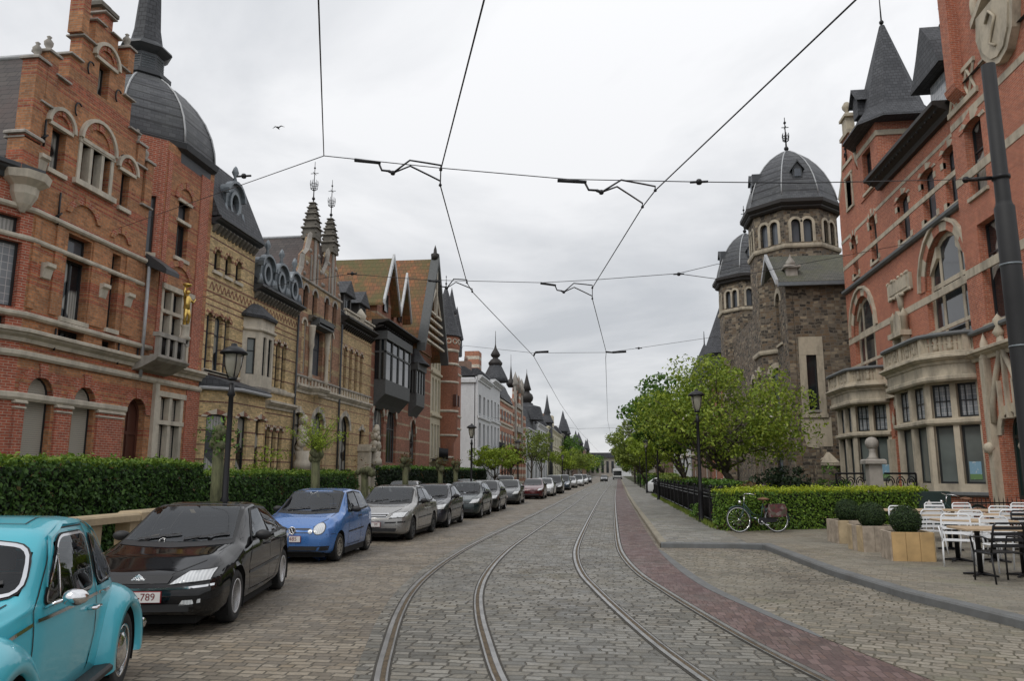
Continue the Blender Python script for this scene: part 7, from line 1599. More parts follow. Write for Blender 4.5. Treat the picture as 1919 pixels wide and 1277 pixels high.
T.part('shaft',MB().cbox(-.23,.23,-.23,.23,0,1.95,.02).cbox(-.36,.36,-.36,.36,1.95,2.12,.05).lathe([(.24,2.12),(.14,2.22),(.11,2.42),(.14,2.5)],(0,0),12),'stone_grey'); T.part('ball',MB().sphere((0,0,2.70),.24,16),'stone_grey')
def scroll_rail(x,y,dx,label):
    T=Thing('scroll_railing',label,'railing',(x,y,.1),0,'scrolled iron railings by the gate pillar'); m=MB()
    m.bar((0,0,1.6),(dx,0,1.6),.05); m.bar((0,0,.9),(dx,0,.9),.04)
    m.bar((dx,0,.1),(dx,0,1.6),.05)
    for i in range(3):
        c=dx*(i+.5)/3; r=abs(dx)/6.5
        m.tube([(c+r*math.cos(t)*(1-t/16),0,1.25+r*1.6*math.sin(t)*(1-t/16)) for t in [k*PI/6 for k in range(19)]],.022,5)
    T.part('scrollwork',m,'iron_black')
scroll_rail(9.25,30.2,-1.0,'scrolled black iron railing left of the ball topped pillar'); scroll_rail(9.95,30.2,1.1,'scrolled black iron railing right of the ball topped pillar')
T=Thing('utility_box','dark green utility cabinet with pale triangle sign at the end of the clipped hedge','cabinet',(9.7,25.9,.1)); T.part('cabinet',MB().cbox(-.65,.65,-.25,.25,0,1.05,.03),'door_green'); T.part('warning_sign',MB().prism([(-.1,.62),(.1,.62),(0,.8)],-.262,-.245),'plate_white')
T=Thing('low_railing','low spiked iron railing below the near bow window','railing',(10.4,24.6,.1)); m=MB()
for i in range(16): m.tube([(.12*i,0,0),(.12*i,0,.85),(.12*i,0,.93)],[.012,.012,.002],4)
m.bar((0,0,.75),(1.85,0,.75),.03); m.bar((0,0,.15),(1.85,0,.15),.03); T.part('bars',m,'iron_black')
# ================================================================ terrace
ZT=.109
def chair(mat):
    T=Thing('terrace_chair','','chair',(0,0,ZT),0,'slatted terrace chairs'); r=.013
    w,d=.25,.23
    for sx in (-1,1):
        T.part('leg',MB().tube([(sx*w,-d,0),(sx*w*.96,-d*.95,.43)],r,6),mat); T.part('leg',MB().tube([(sx*w,d+.06,0),(sx*w*.94,d*.92,.43)],r,6),mat)
        T.part('armrest',MB().tube([(sx*w*.96,-d*.95,.43),(sx*(w+.03),-d*.9,.64),(sx*(w+.03),d*.5,.66),(sx*w*.92,d+.01,.62)],r,6),mat)
    s=MB()
    for i in range(7): s.box(-w*.92,w*.92,-d*.98+i*.066,-d*.98+i*.066+.05,.432,.446)
    for sx in (-1,1): s.bar((sx*w*.94,-d,.425),(sx*w*.94,d,.425),.025)
    T.part('seat',s,mat); b=MB()
    b.tube([(-w*.93,d*.92,.43),(-w*.93,d+.05,.70),(-w*.88,d+.075,.83),(-w*.72,d+.08,.87),(w*.72,d+.08,.87),(w*.88,d+.075,.83),(w*.93,d+.05,.70),(w*.93,d*.92,.43)],r*1.15,6)
    for i in range(4): z=.52+i*.085; b.box(-w*.9,w*.9,d+.015+i*.013,d+.027+i*.013,z,z+.05)
    T.part('backrest',b,mat); return T.o
cw,cb=chair('chair_white'),chair('iron_black'); firstc={'w':cw,'b':cb}; usedc={}
def put_chair(k,x,y,rz,label):
    if k not in usedc: o=firstc[k]; usedc[k]=1
    else: o=copy_tree(firstc[k])
    o.location=(x,y,ZT); o.rotation_euler=(0,0,rz); o['label']=label
def table(x,y,w,label,first=[None]):
    if first[0] is None:
        T=Thing('terrace_table',label,'table',(x,y,ZT),0,'wooden topped terrace tables')
        t=MB()
        for i in range(5): t.cbox(-w/2,w/2,-.36+i*.145,-.36+i*.145+.14,.715,.75,.006)
        T.part('tabletop',t,'table_wood')
        for sx in (-.32,.32):
            T.part('pedestal',MB().lathe([(.04,.03),(.04,.69),(.08,.71)],(sx,0),10).box(sx-.2,sx+.2,-.05,.05,.70,.715),'iron_black')
            f=MB(); f.lathe([(.05,.035),(.03,.06)],(sx,0),8)
            for a in range(4): c,s_=math.cos(PI/4+a*PI/2),math.sin(PI/4+a*PI/2); f.tube([(sx,0,.045),(sx+.26*c,.26*s_,.02)],[.03,.016],5)
            T.part('foot',f,'iron_black')
        first[0]=T.o; return
    o=copy_tree(first[0]); o.location=(x,y,ZT); o['label']=label; o.scale=(w/1.25,1,1)
rows=[13.35,15.5,17.7,19.8]; cols=[6.55,8.3,10.2]
rn=['nearest row','second row','third row','rear row']; cn=['left','middle','right']
rr=random.Random(11)
for j,y in enumerate(rows):
    for i,x in enumerate(cols):
        xx=x+.12*j*(i==0)+rr.uniform(-.08,.08)-(.5 if j==0 and i==0 else 0); 
        if i==2 and j==0: continue
        table(xx,y,1.25,'wood topped terrace table, %s one in the %s from the camera'%(cn[i],rn[j]))
        for sx in (-.33,.33):
            for side in (-1,1):
                if rr.random()<(.5 if side<0 else .3) and not (j==0 and i==0): continue
                k='b' if (j,i,sx>0,side) in ((0,0,False,-1),(2,1,True,-1),(3,2,False,-1),(3,0,False,1),(1,1,False,1)) else 'w'
                if j==0 and i==0 and (sx>0 if side<0 else sx<0): continue
                ang=(PI if side<0 else 0)+rr.uniform(-.15,.15)
                put_chair(k,xx+sx+rr.uniform(-.05,.05),y+side*(.62+rr.uniform(-.03,.12)),ang,'%s slatted chair, %s %s seat of the %s table in the %s'%({'w':'white','b':'black'}[k],'near' if side<0 else 'far','left' if sx<0 else 'right',cn[i],rn[j]))
put_chair('w',6.0,14.75,R(-20),'white slatted armchair standing alone beside the yellow wooden planter')
# planters with box balls
def planter(x,y,rz,fr,lb):
    T=Thing('planter',lb,'planter',(x,y,ZT),rz,'wooden planters along the terrace'); w=.36; h=.52
    for k,(ax,ang) in enumerate((((0,-w),0),((w,0),R(90)),((0,w),R(180)),((-w,0),R(270)))):
        for i in range(3):
            mt=fr[k][i]; T.part('board',MB().cbox(-w+i*2*w/3+.002,-w+(i+1)*2*w/3-.004,-.022,.022,0,h,.004).place((ax[0],ax[1],ang)),mt)
    T.part('soil',MB().box(-w+.02,w-.02,-w+.02,w-.02,h-.12,h-.05),'soil'); return T
g,p,yl='timber_grey','timber_pale','timber_yellow'
planter(5.5,15.75,R(-4),[(yl,yl,yl),(p,p,p),(g,g,g),(g,g,g)],'nearest wooden planter with yellow front boards'); planter(5.42,17.45,R(6),[(g,g,g),(g,g,p),(g,g,g),(p,g,p)],'middle wooden planter with one pale corner board'); planter(5.5,19.4,R(4),[(p,g,g),(g,g,p),(g,g,g),(g,g,g)],'farthest wooden planter, mostly grey boards')
# ================================================================ bicycles
m_plain('bike_green',(.02,.05,.045),.35,.2); m_plain('bike_tyre',(.05,.05,.05),.7); m_plain('leather',(.18,.09,.05),.6)
def bicycle(label,loc,rz,lean,group='bicycles by the hedge'):
    T=Thing('bicycle',label,'bicycle',loc,rz,group); T.o.rotation_euler=(lean,0,rz); r=.335; wb=1.08
    for x,nm in ((0,'f'),(wb,'r')):
        w=T.part('wheel',MB().tube([(x+r*math.cos(a),0,r+.015+r*math.sin(a)) for a in [2*PI*k/32 for k in range(33)]],.018,6),'bike_tyre')
        T.part('rim',MB().tube([(x+r*.94*math.cos(a),0,r+.015+r*.94*math.sin(a)) for a in [2*PI*k/32 for k in range(33)]],.012,5),'chrome',w)
        s=MB()
        for k in range(18): a=2*PI*k/18; s.tube([(x,(.02 if k%2 else -.02),r+.015),(x+r*.93*math.cos(a),0,r+.015+r*.93*math.sin(a))],.0016,3)
        T.part('spokes',s.tube([(x,-.04,r+.015),(x,.04,r+.015)],.025,8),'chrome',w)
        m=T.part('mudguard',MB().tube([(x+(r+.03)*math.cos(a),0,r+.015+(r+.03)*math.sin(a)) for a in [PI*(.02 if nm=='f' else -.05)+PI*(.72 if nm=='f' else .85)*k/14 for k in range(15)]],.024,5),'bike_green')
    z=r+.015; bb=(.62,0,.30); st=(.74,0,.78); hd=(.20,0,.80); hb=(.17,0,.66)
    T.part('frame',MB().tube([hd,hb],.02,7).tube([hb,(.36,0,.42),bb],.018,7).tube([(.21,0,.76),(.42,0,.50),(.66,0,.44)],.015,7).tube([bb,st],.016,7).tube([bb,(wb,.04,z)],.011,6).tube([bb,(wb,-.04,z)],.011,6).tube([(.72,0,.70),(wb,.04,z)],.009,6).tube([(.72,0,.70),(wb,-.04,z)],.009,6),'bike_green')
    T.part('fork',MB().tube([hb,(.12,.045,.5),(0,.045,z)],.012,6).tube([hb,(.12,-.045,.5),(0,-.045,z)],.012,6),'bike_green')
    T.part('handlebar',MB().tube([hd,(.225,0,.98)],.013,6).tube([(.42,.28,.98),(.30,.26,1.02),(.18,.15,1.03),(.2,0,1.0),(.18,-.15,1.03),(.30,-.26,1.02),(.42,-.28,.98)],.011,6),'chrome'); T.part('headlamp',MB().sphere((.08,0,.82),.05,8),'chrome')
    T.part('saddle',MB().lathe([(0,.86),(.1,.87),(.12,.9),(.06,.93),(0,.93)],(.80,0),12,0,True,sx=1.2,sy=.8).tube([(.78,0,.91),(.60,0,.90)],[.05,.02],6).tube([st,(.78,0,.88)],.013,6),'leather'); 
    T.part('crankset',MB().lathe([(.0,-.01),(.09,-.01),(.09,.01),(0,.01)],(0,0),14).shift(0,0,0) if 0 else MB().tube([(.62+.085*math.cos(a),-.05,.30+.085*math.sin(a)) for a in [2*PI*k/14 for k in range(15)]],.01,4).tube([(.62,-.07,.30),(.74,-.08,.20)],.01,5).tube([(.62,.07,.30),(.50,.08,.40)],.01,5).box(.69,.79,-.15,-.08,.19,.21).box(.45,.55,.08,.15,.39,.41),'chrome')
    T.part('chain_case',MB().prism([(.54,.24),(1.06,.28),(1.08,.38),(.56,.40)],-.06,-.04),'iron_black'); T.part('luggage_rack',MB().box(.86,1.32,-.07,.07,.74,.75).tube([(1.28,.06,.74),(wb,.05,z)],.007,4).tube([(1.28,-.06,.74),(wb,-.05,z)],.007,4),'iron_black'); return T
bx=G(1385,1010,.109); bicycle('dark green town bicycle leaning on the clipped hedge, left of the planters',(3.42,22.05,.109),R(14),R(-7))
def tartan():
    g=NG('pannier_cloth'); u=g.sep(g.uv()); n=g.n('ShaderNodeTexVoronoi'); n.inputs['Scale'].default_value=13; g.l(g.uv('Object'),n.inputs['Vector'])
    g.set(Base_Color=g.ramp(g.sep(n.outputs['Color'])[0],[(0,(.05,.015,.02)),(.35,(.12,.035,.035)),(.6,(.06,.05,.03)),(.85,(.17,.13,.12))]),Roughness=.8)
tartan()
pb=MB()
for sy in (-.17,.09): pb.prism([(.84,.40),(1.30,.42),(1.34,.60),(1.30,.74),(.86,.74),(.80,.58)],sy,sy+.08)
pb.box(.86,1.30,-.10,.10,.752,.765); single('pannier_bag',pb,'pannier_cloth','patterned reddish pannier bag hung over the bicycle rack by the hedge','bag',loc=(3.42,22.05,.109)).rotation_euler=(R(-7),0,R(14))
bicycle('dark bicycle with pale seat post behind the terrace tables',(9.0,23.2,.109),R(8),R(4))
single('litter',MB().prism_z([(0,0),(.22,.03),(.25,.16),(.06,.18)],.12,.15),'plate_white','white scrap of paper lying on the right pavement near a lamp','litter',loc=(2.55,49.5,0))
# ================================================================ plants
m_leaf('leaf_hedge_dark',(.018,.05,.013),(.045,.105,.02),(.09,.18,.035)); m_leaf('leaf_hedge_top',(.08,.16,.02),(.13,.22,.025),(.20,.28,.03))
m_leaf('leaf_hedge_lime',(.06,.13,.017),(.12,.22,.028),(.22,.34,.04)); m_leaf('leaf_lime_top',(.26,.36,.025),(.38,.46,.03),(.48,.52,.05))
m_leaf('leaf_magnolia',(.11,.175,.022),(.23,.32,.035),(.37,.44,.06)); m_leaf('leaf_deep',(.045,.11,.018),(.09,.19,.028),(.17,.29,.045)); m_leaf('leaf_olive',(.09,.13,.022),(.16,.22,.033),(.26,.31,.05)); m_leaf('leaf_fresh',(.16,.23,.022),(.25,.35,.032),(.35,.43,.05)); m_leaf('leaf_dark',(.008,.018,.008),(.016,.034,.013),(.03,.055,.02)); m_leaf('leaf_box',(.014,.035,.012),(.03,.06,.018),(.06,.10,.025)); m_leaf('leaf_bronze',(.10,.045,.025),(.15,.08,.03),(.12,.12,.03)); m_leaf('crown_highlight',(.55,.48,.45),(.65,.6,.55),(.7,.66,.6)); m_leaf('grass_blade',(.06,.09,.03),(.12,.14,.05),(.2,.2,.09))  # the darkest green serves the dark hedges and low shrubs
def barkm(n,c):
    g=NG(n); mp=g.n('ShaderNodeMapping'); g.l(g.uv('Object'),mp.inputs[0]); mp.inputs['Scale'].default_value=(6,6,1.2); f=g.noise(2,mp.outputs[0],6,.7); g.set(Base_Color=g.mix(g.map(f,.35,.65,0,1),hsv(c,.45),hsv(c,1.3)),Roughness=.9); g.bump(f,.6,.03)
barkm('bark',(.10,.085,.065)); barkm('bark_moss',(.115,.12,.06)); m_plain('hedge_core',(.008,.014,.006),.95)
rng=np.random.default_rng(5)
def leaves(C,N,size,aspect=.55,up=.25,jit=.6):
    """one bent leaf of four corners per centre C, roughly facing N"""
    n=len(C); size=np.broadcast_to(size,(n,))[:,None]*(rng.uniform(.65,1.35,(n,1)))
    nr=N+rng.normal(0,jit,(n,3)); nr[:,2]+=up; nr/=np.linalg.norm(nr,axis=1,keepdims=True)+1e-9
    t=np.cross(nr,rng.normal(0,1,(n,3))); t/=np.linalg.norm(t,axis=1,keepdims=True)+1e-9; b=np.cross(nr,t)
    p0=C-t*size*.5; p1=C+b*size*aspect*.5+nr*size*.08; p2=C+t*size*.5-nr*size*.10; p3=C-b*size*aspect*.5+nr*size*.08
    return np.stack([p0,p1,p2,p3],1).reshape(-1,3)
def leaf_mesh(name,V,mat,parent=None,loc=(0,0,0)):
    n=len(V)//4; me=bpy.data.meshes.new(name); me.vertices.add(4*n); me.vertices.foreach_set('co',(V-np.array(loc)).astype(np.float32).ravel())
    me.loops.add(4*n); me.loops.foreach_set('vertex_index',np.arange(4*n,dtype=np.int32)); me.polygons.add(n); me.polygons.foreach_set('loop_start',np.arange(0,4*n,4,dtype=np.int32)); me.polygons.foreach_set('loop_total',np.full(n,4,np.int32))
    me.update(calc_edges=True); me.materials.append(MATS[mat]); o=bpy.data.objects.new(name,me); COL.objects.link(o)
    if parent: o.parent=parent
    return o
def vnoise(P,s):  # cheap lumpy noise
    return (np.sin(P[:,0]*s*1.7+1.3)*np.sin(P[:,1]*s*1.3+.7)*np.sin(P[:,2]*s*1.9+2.1)+.5*np.sin(P[:,0]*s*3.7)*np.sin(P[:,1]*s*3.1+1)+.3*np.sin(P[:,2]*s*5.3+P[:,1]*s*4))
def hedge(label,x0,x1,y0,y1,h,mat,top,size=.075,dens=900,z0=.1,ang=0,o=None,topd=1.0,ends=(1,1),round_=.12,faces='all'):
    loc=(x0,y0,z0) if o is None else o
    T=Thing('hedge',label,'hedge',loc,ang); LX,LY=x1-x0,y1-y0
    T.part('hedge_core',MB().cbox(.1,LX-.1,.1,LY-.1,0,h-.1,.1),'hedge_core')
    def face(n,f): 
        P,N=f(rng.uniform(0,1,n),rng.uniform(0,1,n)); k=vnoise(P+np.array([x0,y0,0]),1.6)
        P=P+N*(.03*k+rng.normal(-.02,.035,n))[:,None]; return P,np.broadcast_to(N,P.shape) if N.ndim==1 else N
    side=[];
    def addf(fn,A): 
        P,N=face(int(A*dens),fn); side.append((P,N))
    addf(lambda u,v:(np.stack([np.full_like(u,LX),u*LY,v*h],1),np.tile([1.,0,0],(len(u),1))),LY*h)
    addf(lambda u,v:(np.stack([np.zeros_like(u),u*LY,v*h],1),np.tile([-1.,0,0],(len(u),1))),LY*h*(.3 if LY>LX else 1))
    addf(lambda u,v:(np.stack([u*LX,np.zeros_like(u),v*h],1),np.tile([0.,-1,0],(len(u),1))),LX*h)
    addf(lambda u,v:(np.stack([u*LX,np.full_like(u,LY),v*h],1),np.tile([0.,1,0],(len(u),1))),LX*h*(.3 if LX>LY else 1))
    P=np.concatenate([s[0] for s in side]); N=np.concatenate([s[1] for s in side])
    b_=(vnoise(P+np.array([x0,y0,0]),.9)>.75)&(rng.random(len(P))<.3)|(rng.random(len(P))<.01)
    leaf_mesh('foliage',leaves(P[~b_],N[~b_],size),mat,T.o); leaf_mesh('dry_leaves',leaves(P[b_],N[b_],size),'leaf_bronze',T.o)
    n=int(LX*LY*dens*topd); P=np.stack([rng.uniform(-.03,LX+.03,n),rng.uniform(-.03,LY+.03,n),np.full(n,h)],1); P[:,2]+=.05*vnoise(P+np.array([x0,y0,0]),1.8)+rng.normal(0,.03,n)+np.abs(rng.normal(0,.045,n))*(rng.random(n)<.35)
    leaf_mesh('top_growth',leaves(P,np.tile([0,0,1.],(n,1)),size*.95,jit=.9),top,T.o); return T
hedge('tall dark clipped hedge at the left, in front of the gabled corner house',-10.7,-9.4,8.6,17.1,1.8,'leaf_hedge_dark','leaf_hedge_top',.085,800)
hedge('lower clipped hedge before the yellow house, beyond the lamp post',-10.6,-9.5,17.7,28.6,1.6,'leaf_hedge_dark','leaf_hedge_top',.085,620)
hedge('dark clipped hedge beyond the driveway, below timbered and red houses',-10.6,-9.5,34.2,59,1.85,'leaf_dark','leaf_deep',.13,260)
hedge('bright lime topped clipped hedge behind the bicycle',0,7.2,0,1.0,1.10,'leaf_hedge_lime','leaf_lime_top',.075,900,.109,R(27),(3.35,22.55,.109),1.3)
hedge('dark low hedge inside the black railings, nearer',3.55,4.6,27.5,40,1.25,'leaf_dark','leaf_deep',.12,260); hedge('dark low hedge inside the black railings, farther',3.5,4.6,42,60,1.3,'leaf_deep','leaf_olive',.14,150); hedge('long dim hedge lining the far right pavement',4.4,5.2,62,140,1.5,'leaf_deep','leaf_olive',.26,40)
def crown_points(c,rad,n,clumps,seed,flat=1.0,hollow=.35):
    r=np.random.default_rng(seed); c=np.array(c); rad=np.array(rad)
    d=r.normal(0,1,(clumps,3)); d/=np.linalg.norm(d,axis=1,keepdims=True); f=r.uniform(hollow,1,(clumps,1))**.6; K=d*f*rad
    K[:,2]=np.where(K[:,2]<0,K[:,2]*.7,K[:,2]); rr_=r.uniform(.16,.34,clumps)*rad.mean()
    i=r.integers(0,clumps,n); q=r.normal(0,1,(n,3)); q/=np.linalg.norm(q,axis=1,keepdims=True); q*=rr_[i][:,None]*(r.uniform(.3,1,(n,1))**.5)*np.array([1.15,1.15,.75*flat])
    P=c+K[i]+q; N=q/ (np.linalg.norm(q,axis=1,keepdims=True)+1e-9); return P,N,c+K
def branch(mb,a,b,r0,r1,bend,seed):
    rr=random.Random(seed); a,b=Vector(a),Vector(b); L=(b-a).length; pts=[]
    for k in range(6):
        t=k/5; p=a.lerp(b,t)+Vector((rr.uniform(-1,1),rr.uniform(-1,1),rr.uniform(-.3,.6)))*bend*L*math.sin(PI*t); pts.append(tuple(p))
    mb.tube(pts,[r0+(r1-r0)*k/5 for k in range(6)],6); return pts
def tree(label,base,trunk,c,rad,n,clumps,size,mat,seed,r0=.14,bark='bark',group=None,nb=10,name='tree',cat='tree',hollow=.35,extra=None):
    """trunk: points from base up; limbs run from the trunk top into the leaf clumps"""
    T=Thing(name,label,cat,base,0,group); T.off=base; P,N,K=crown_points(c,rad,n,clumps,seed,hollow=hollow)
    tk=MB(); tk.tube(trunk,[r0*(1-.45*k/(len(trunk)-1)) for k in range(len(trunk))],9); rr=random.Random(seed)
    idx=list(range(len(K))); rr.shuffle(idx)
    for j,i in enumerate(idx[:nb]):
        s=trunk[-1-(j%2)] if len(trunk)>2 else trunk[-1]; pts=branch(tk,s,K[i],r0*.38,r0*.07,.10,seed+j)
        for q in range(2):
            k2=K[idx[(nb+j*2+q)%len(idx)]]; 
            if (Vector(k2)-Vector(pts[3])).length<max(rad)*1.1: branch(tk,pts[2+q],k2,r0*.16,r0*.04,.12,seed*7+j*2+q)
    T.part('trunk',tk,bark)
    leaf_mesh('crown',leaves(P,N,size,jit=.8),mat,T.o,base)
    if extra:
        m2,frac,sz=extra; k=rng.random(len(P))<frac; leaf_mesh('crown_highlight',leaves(P[k]+N[k]*size*.6,N[k],sz,jit=.8),m2,T.o,base)['kind']='stuff'  # sparse pale leaves put into the crown as painted highlights
    return T
tree('large spreading magnolia with leaning trunk and a few pale crown highlights behind the railings',(5.7,33.5,.1),[(5.7,33.5,.1),(5.3,33.4,.9),(4.7,33.2,1.7),(4.2,33.1,2.5)],(4.9,33.3,4.0),(3.5,2.8,3.0),17500,105,.14,'leaf_magnolia',21,.19,nb=22,hollow=.25,extra=('crown_highlight',.006,.13))
tree('darker broad leaved tree overhanging the right pavement, left of the magnolia',(4.0,43,.1),[(4.0,43,.1),(3.9,43,1.4),(3.6,42.8,2.6)],(3.3,42.8,4.6),(2.6,2.2,2.4),7500,60,.24,'leaf_deep',22,.15,nb=12,hollow=.3)
for i,(b,h,lb) in enumerate((((1.2,40.6),7.6,'leafless upright shoots on the crown of the dark tree'),)): pass
FT=[((5.5,78),(4.6,77.5,4.4),(2.6,2.6,2.3),'leaf_fresh','light green tree third along the right pavement'),((4.7,104),(3.2,103,4.6),(3.2,3.2,3.0),'leaf_olive','olive green tree leaning over the far right pavement'),((5.0,126),(3.6,125,6.4),(3.8,3.8,4.4),'leaf_olive','tall loose tree at the far right of the street'),((6.5,150),(5.4,150,5),(4,4,3.8),'leaf_fresh','yellow green tree near the far right end'),((7.5,180),(5.8,180,5.5),(5,5,4.4),'leaf_deep','dark tree near the far right end'),((8.5,230),(7.0,230,5),(6,6,4.5),'leaf_olive','last tree on the right before the bus')]
for i,(b,c,rad,mt,lb) in enumerate(FT): tree(lb,(b[0],b[1],.1),[(b[0],b[1],.1),((b[0]+c[0])/2,(b[1]+c[1])/2,c[2]*.35),(c[0],c[1],c[2]*.6)],c,rad,3600,45,.3+.05*i,mt,40+i,.16,group='trees of the far right pavement',hollow=.25)
# bare twigged tree above the olive one
bt=MB(); rr=random.Random(9); bt.tube([(3.6,122,.1),(3.5,122,4),(3.3,122,7)],[.16,.12,.08],6)
for k in range(26): 
    a=rr.uniform(0,6.28); branch(bt,(3.4,122,rr.uniform(4,7)),(3.4+2.9*math.cos(a)*rr.random(),122+2*math.sin(a),rr.uniform(7,10.2)),.05,.012,.12,k)
T=Thing('bare_tree','thin leafless tree rising above the far right trees','tree',(3.6,122,.1)); T.off=(3.6,122,.1); T.part('trunk',bt,'bark')
# pollarded kerb trees of the left pavement
def pollard(x,y,h,label,mat,n,rad,size=.12,knob=.22,fuzz=True):
    b=(x,y,.1); T=Thing('pollarded_tree',label,'tree',b,0,'pollarded trees of the left pavement'); T.off=b; tk=MB(); rr=random.Random(int(y*7)); w=.13
    tk.tube([(x,y,.1),(x+.02,y,h*.5),(x,y,h)],[w*1.15,w,w*.9],9)
    for k in range(9): a=rr.random()*6.28; f=rr.random(); tk.sphere((x+knob*f*math.cos(a),y+knob*f*math.sin(a),h+rr.uniform(-.1,.3)),.1+.07*rr.random(),7)
    tips=[]
    if fuzz:
        for k in range(34):
            a=rr.random()*6.28; e=rr.uniform(.25,1.3); L=rad*rr.uniform(.6,1.1); d=Vector((math.cos(a)*math.cos(e),math.sin(a)*math.cos(e),math.sin(e))); p=Vector((x,y,h+.15)); q=p+d*L; tk.tube([tuple(p),tuple(p+d*L*.5+Vector((0,0,.03))),tuple(q)],[.014,.008,.003],4); tips+=[p+d*L*t for t in np.linspace(.25,1,6)]
    T.part('trunk',tk,'bark_moss')
    if n:
        if tips: C=np.array([tuple(t) for t in tips]); C=np.repeat(C,max(1,n//len(C)),0)+rng.normal(0,.05,(max(1,n//len(C))*len(C),3))
        else: C=np.array([x,y,h+.1])+rng.normal(0,knob*.8,(n,3))
        leaf_mesh('crown',leaves(C,rng.normal(0,1,C.shape),size,.5,jit=.3),mat,T.o,b)
pollard(-8.45,15.9,2.35,'mossy pollarded stump with a knob of dark leaves, right behind the first lamp','leaf_deep',260,.5,.09,.26,False)
pollard(-8.4,21.4,2.15,'pollarded tree with a fan of fresh lime green shoots before the twin gables','leaf_fresh',1700,1.15,.065)
pollard(-8.4,25.9,1.75,'bare knobbly pollarded stump in front of the portal sculpture','leaf_bronze',40,.4,.08,.3,False)
for y,lb in ((31.2,'slim pollarded tree left of the dark far hedge'),(37.8,'slim pollarded tree in front of the cream house hedge'),(41.6,'slim pollarded tree before the turreted house')): pollard(-8.4,y,1.95,lb,'leaf_bronze',120,.5,.09,.2,True)
tree('round bright green tree before the white house',(-8.4,56,.1),[(-8.4,56,.1),(-8.4,56,1.3),(-8.4,56,1.9)],(-8.4,56,2.75),(1.75,1.75,1.05),3800,45,.16,'leaf_fresh',61,.1)
LT=[(64,-8.2,3.0,(1.1,1.1,1.2),'leaf_bronze','small bronze leaved tree beside the striped house'),(82,-8.4,4.2,(2.6,2.6,2.7),'leaf_olive','loose airy tree in front of the domed white house'),(96,-8.6,4.6,(2.4,2.4,2.8),'leaf_olive','thin crowned tree before the pale yellow house'),(128,-8.0,4.0,(3.6,3.6,2.5),'leaf_fresh','yellow green tree beyond the pale yellow house'),(150,-7.6,4.4,(4.4,4.4,2.8),'leaf_olive','broad olive tree far along the left pavement'),(182,-6.8,4.2,(5,5,3),'leaf_fresh','far light green tree of the left row'),(225,-6.2,4.5,(6,6,3.6),'leaf_deep','last dark tree of the left row')]
for i,(y,x,z,rad,mt,lb) in enumerate(LT): rad=tuple(q*.82 for q in rad); tree(lb,(x,y,.1),[(x,y,.1),(x,y,z*.4),(x,y,z*.7)],(x,y,z),rad,2000 if i not in (1,2) else 1300,40,.2+.03*i,mt,80+i,.12,group='trees of the far left pavement',hollow=.2)
tree('dense dark green climbing tree on the gable beyond the yellow house',(-13,236,.1),[(-13,236,.1),(-13,236,3),(-13,236,6)],(-13,236,7),(4.5,5,6.5),3000,50,.6,'leaf_deep',99,.3)
def bush(label,c,rad,n,size,mat,seed,cat='shrub',name='shrub'):
    P,N,K=crown_points((c[0],c[1],c[2]+rad[2]*.9),rad,n,26,seed,hollow=.1); b=(c[0],c[1],c[2]); T=Thing(name,label,cat,b); T.off=b; st=MB()
    for k in K[:10]: branch(st,b,k,.025,.008,.1,seed)
    T.part('stem',st,'bark'); leaf_mesh('foliage',leaves(P,N,size),mat,T.o,b); return T
bush('light green flowering shrub behind the lower hedge',(-10.9,24.2,.1),(.9,.9,1.25),1700,.10,'leaf_fresh',5); bush('bronze shrub rising behind the lime topped hedge',(4.3,24.6,.1),(.45,.45,.75),700,.1,'leaf_bronze',6); bush('dark rounded shrub below the stone house wall',(8.4,38,.1),(1.6,1.6,1.1),2200,.14,'leaf_dark',7); bush('dark shrub under the magnolia trunk',(6.6,31,.1),(1.4,1.2,1.0),1800,.14,'leaf_dark',8); bush('small green shrub at the foot of the railings',(2.95,28.2,.1),(.28,.5,.3),500,.07,'leaf_deep',9); bush('mid green shrub beside the bow windowed house',(9.6,35.5,.1),(1.2,1.2,1.0),1500,.13,'leaf_deep',10)
bush('low greenery by the driveway behind the silver saloon',(-9.4,29.7,.1),(.7,.7,.6),1100,.09,'leaf_olive',12)
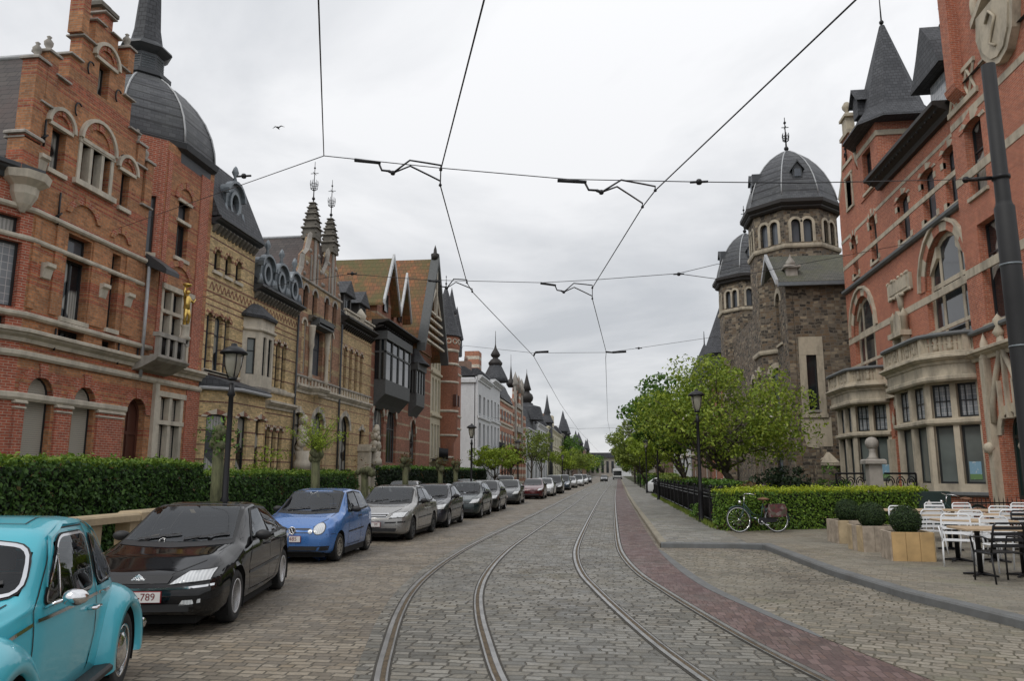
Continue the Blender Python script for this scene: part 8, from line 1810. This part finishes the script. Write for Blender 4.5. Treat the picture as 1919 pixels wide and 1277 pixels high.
for (x,y,lb) in ((5.5,15.75,'clipped box ball in the nearest, yellow fronted planter'),(5.42,17.45,'clipped box ball in the middle planter'),(5.5,19.4,'clipped box ball in the farthest planter')):
    d=rng.normal(0,1,(5200,3)); d/=np.linalg.norm(d,axis=1,keepdims=True); r=.27*(1+.03*vnoise(d*3,1.5)+rng.normal(0,.025,5200)); c=np.array((x,y,ZT+.52+.20)); b=(x,y,ZT+.45)
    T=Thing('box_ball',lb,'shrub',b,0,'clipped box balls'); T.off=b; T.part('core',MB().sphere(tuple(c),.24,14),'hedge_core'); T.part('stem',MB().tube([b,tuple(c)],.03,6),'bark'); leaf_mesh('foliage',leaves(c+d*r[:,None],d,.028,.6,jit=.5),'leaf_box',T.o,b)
# ornamental grass behind the turquoise car, weeds along railings and kerbs
def tufts(name,label,C,h,n,mat,cat,kind=None,spread=.05):
    V=[]
    for (x,y,z) in C:
        a=rng.uniform(0,6.28,n); l=rng.uniform(.3,1,n)*h; o=rng.uniform(.1,.9,n)*h*.7; bx=x+rng.normal(0,spread,n); by=y+rng.normal(0,spread,n); w=.006+.003*rng.random(n)
        p0=np.stack([bx-w,by,np.full(n,z)],1); p1=np.stack([bx+w,by,np.full(n,z)],1); p2=np.stack([bx+np.cos(a)*o+w*.3,by+np.sin(a)*o,z+l],1); p3=p2-np.array([.004,0,0])
        V.append(np.stack([p0,p1,p2,p3],1).reshape(-1,3))
    return leaf_mesh(name,np.concatenate(V),mat)
T=Thing('ornamental_grass','tuft of pale ornamental grass above the turquoise car roof','plant',(-8.1,9.3,.1)); T.off=(-8.1,9.3,.1)
o=tufts('blades','',[(-8.9+.03*i,8.9+.13*i,.72) for i in range(13)],.42,130,'grass_blade','',spread=.22); o.parent=T.o; o.location=(8.1,-9.3,-.1)
T.part('trough',MB().box(-9.3,-8.5,8.6,10.75,.1,.75),'sandstone')
o=tufts('weeds','',[(3.02+rng.normal(0,.05),24+.16*i,.105) for i in range(220)],.16,14,'leaf_olive',''); prop(o,kind='stuff'); o['label']='weeds growing along the foot of the railings'; o['category']='weeds'
o=tufts('moss','',[(3.9+.0*i+rng.uniform(-.3,.1),18.62,.0) for i in range(20)],.04,10,'leaf_olive',''); prop(o,kind='stuff'); o['label']='weeds in the corner of the parking bay kerb'; o['category']='weeds'
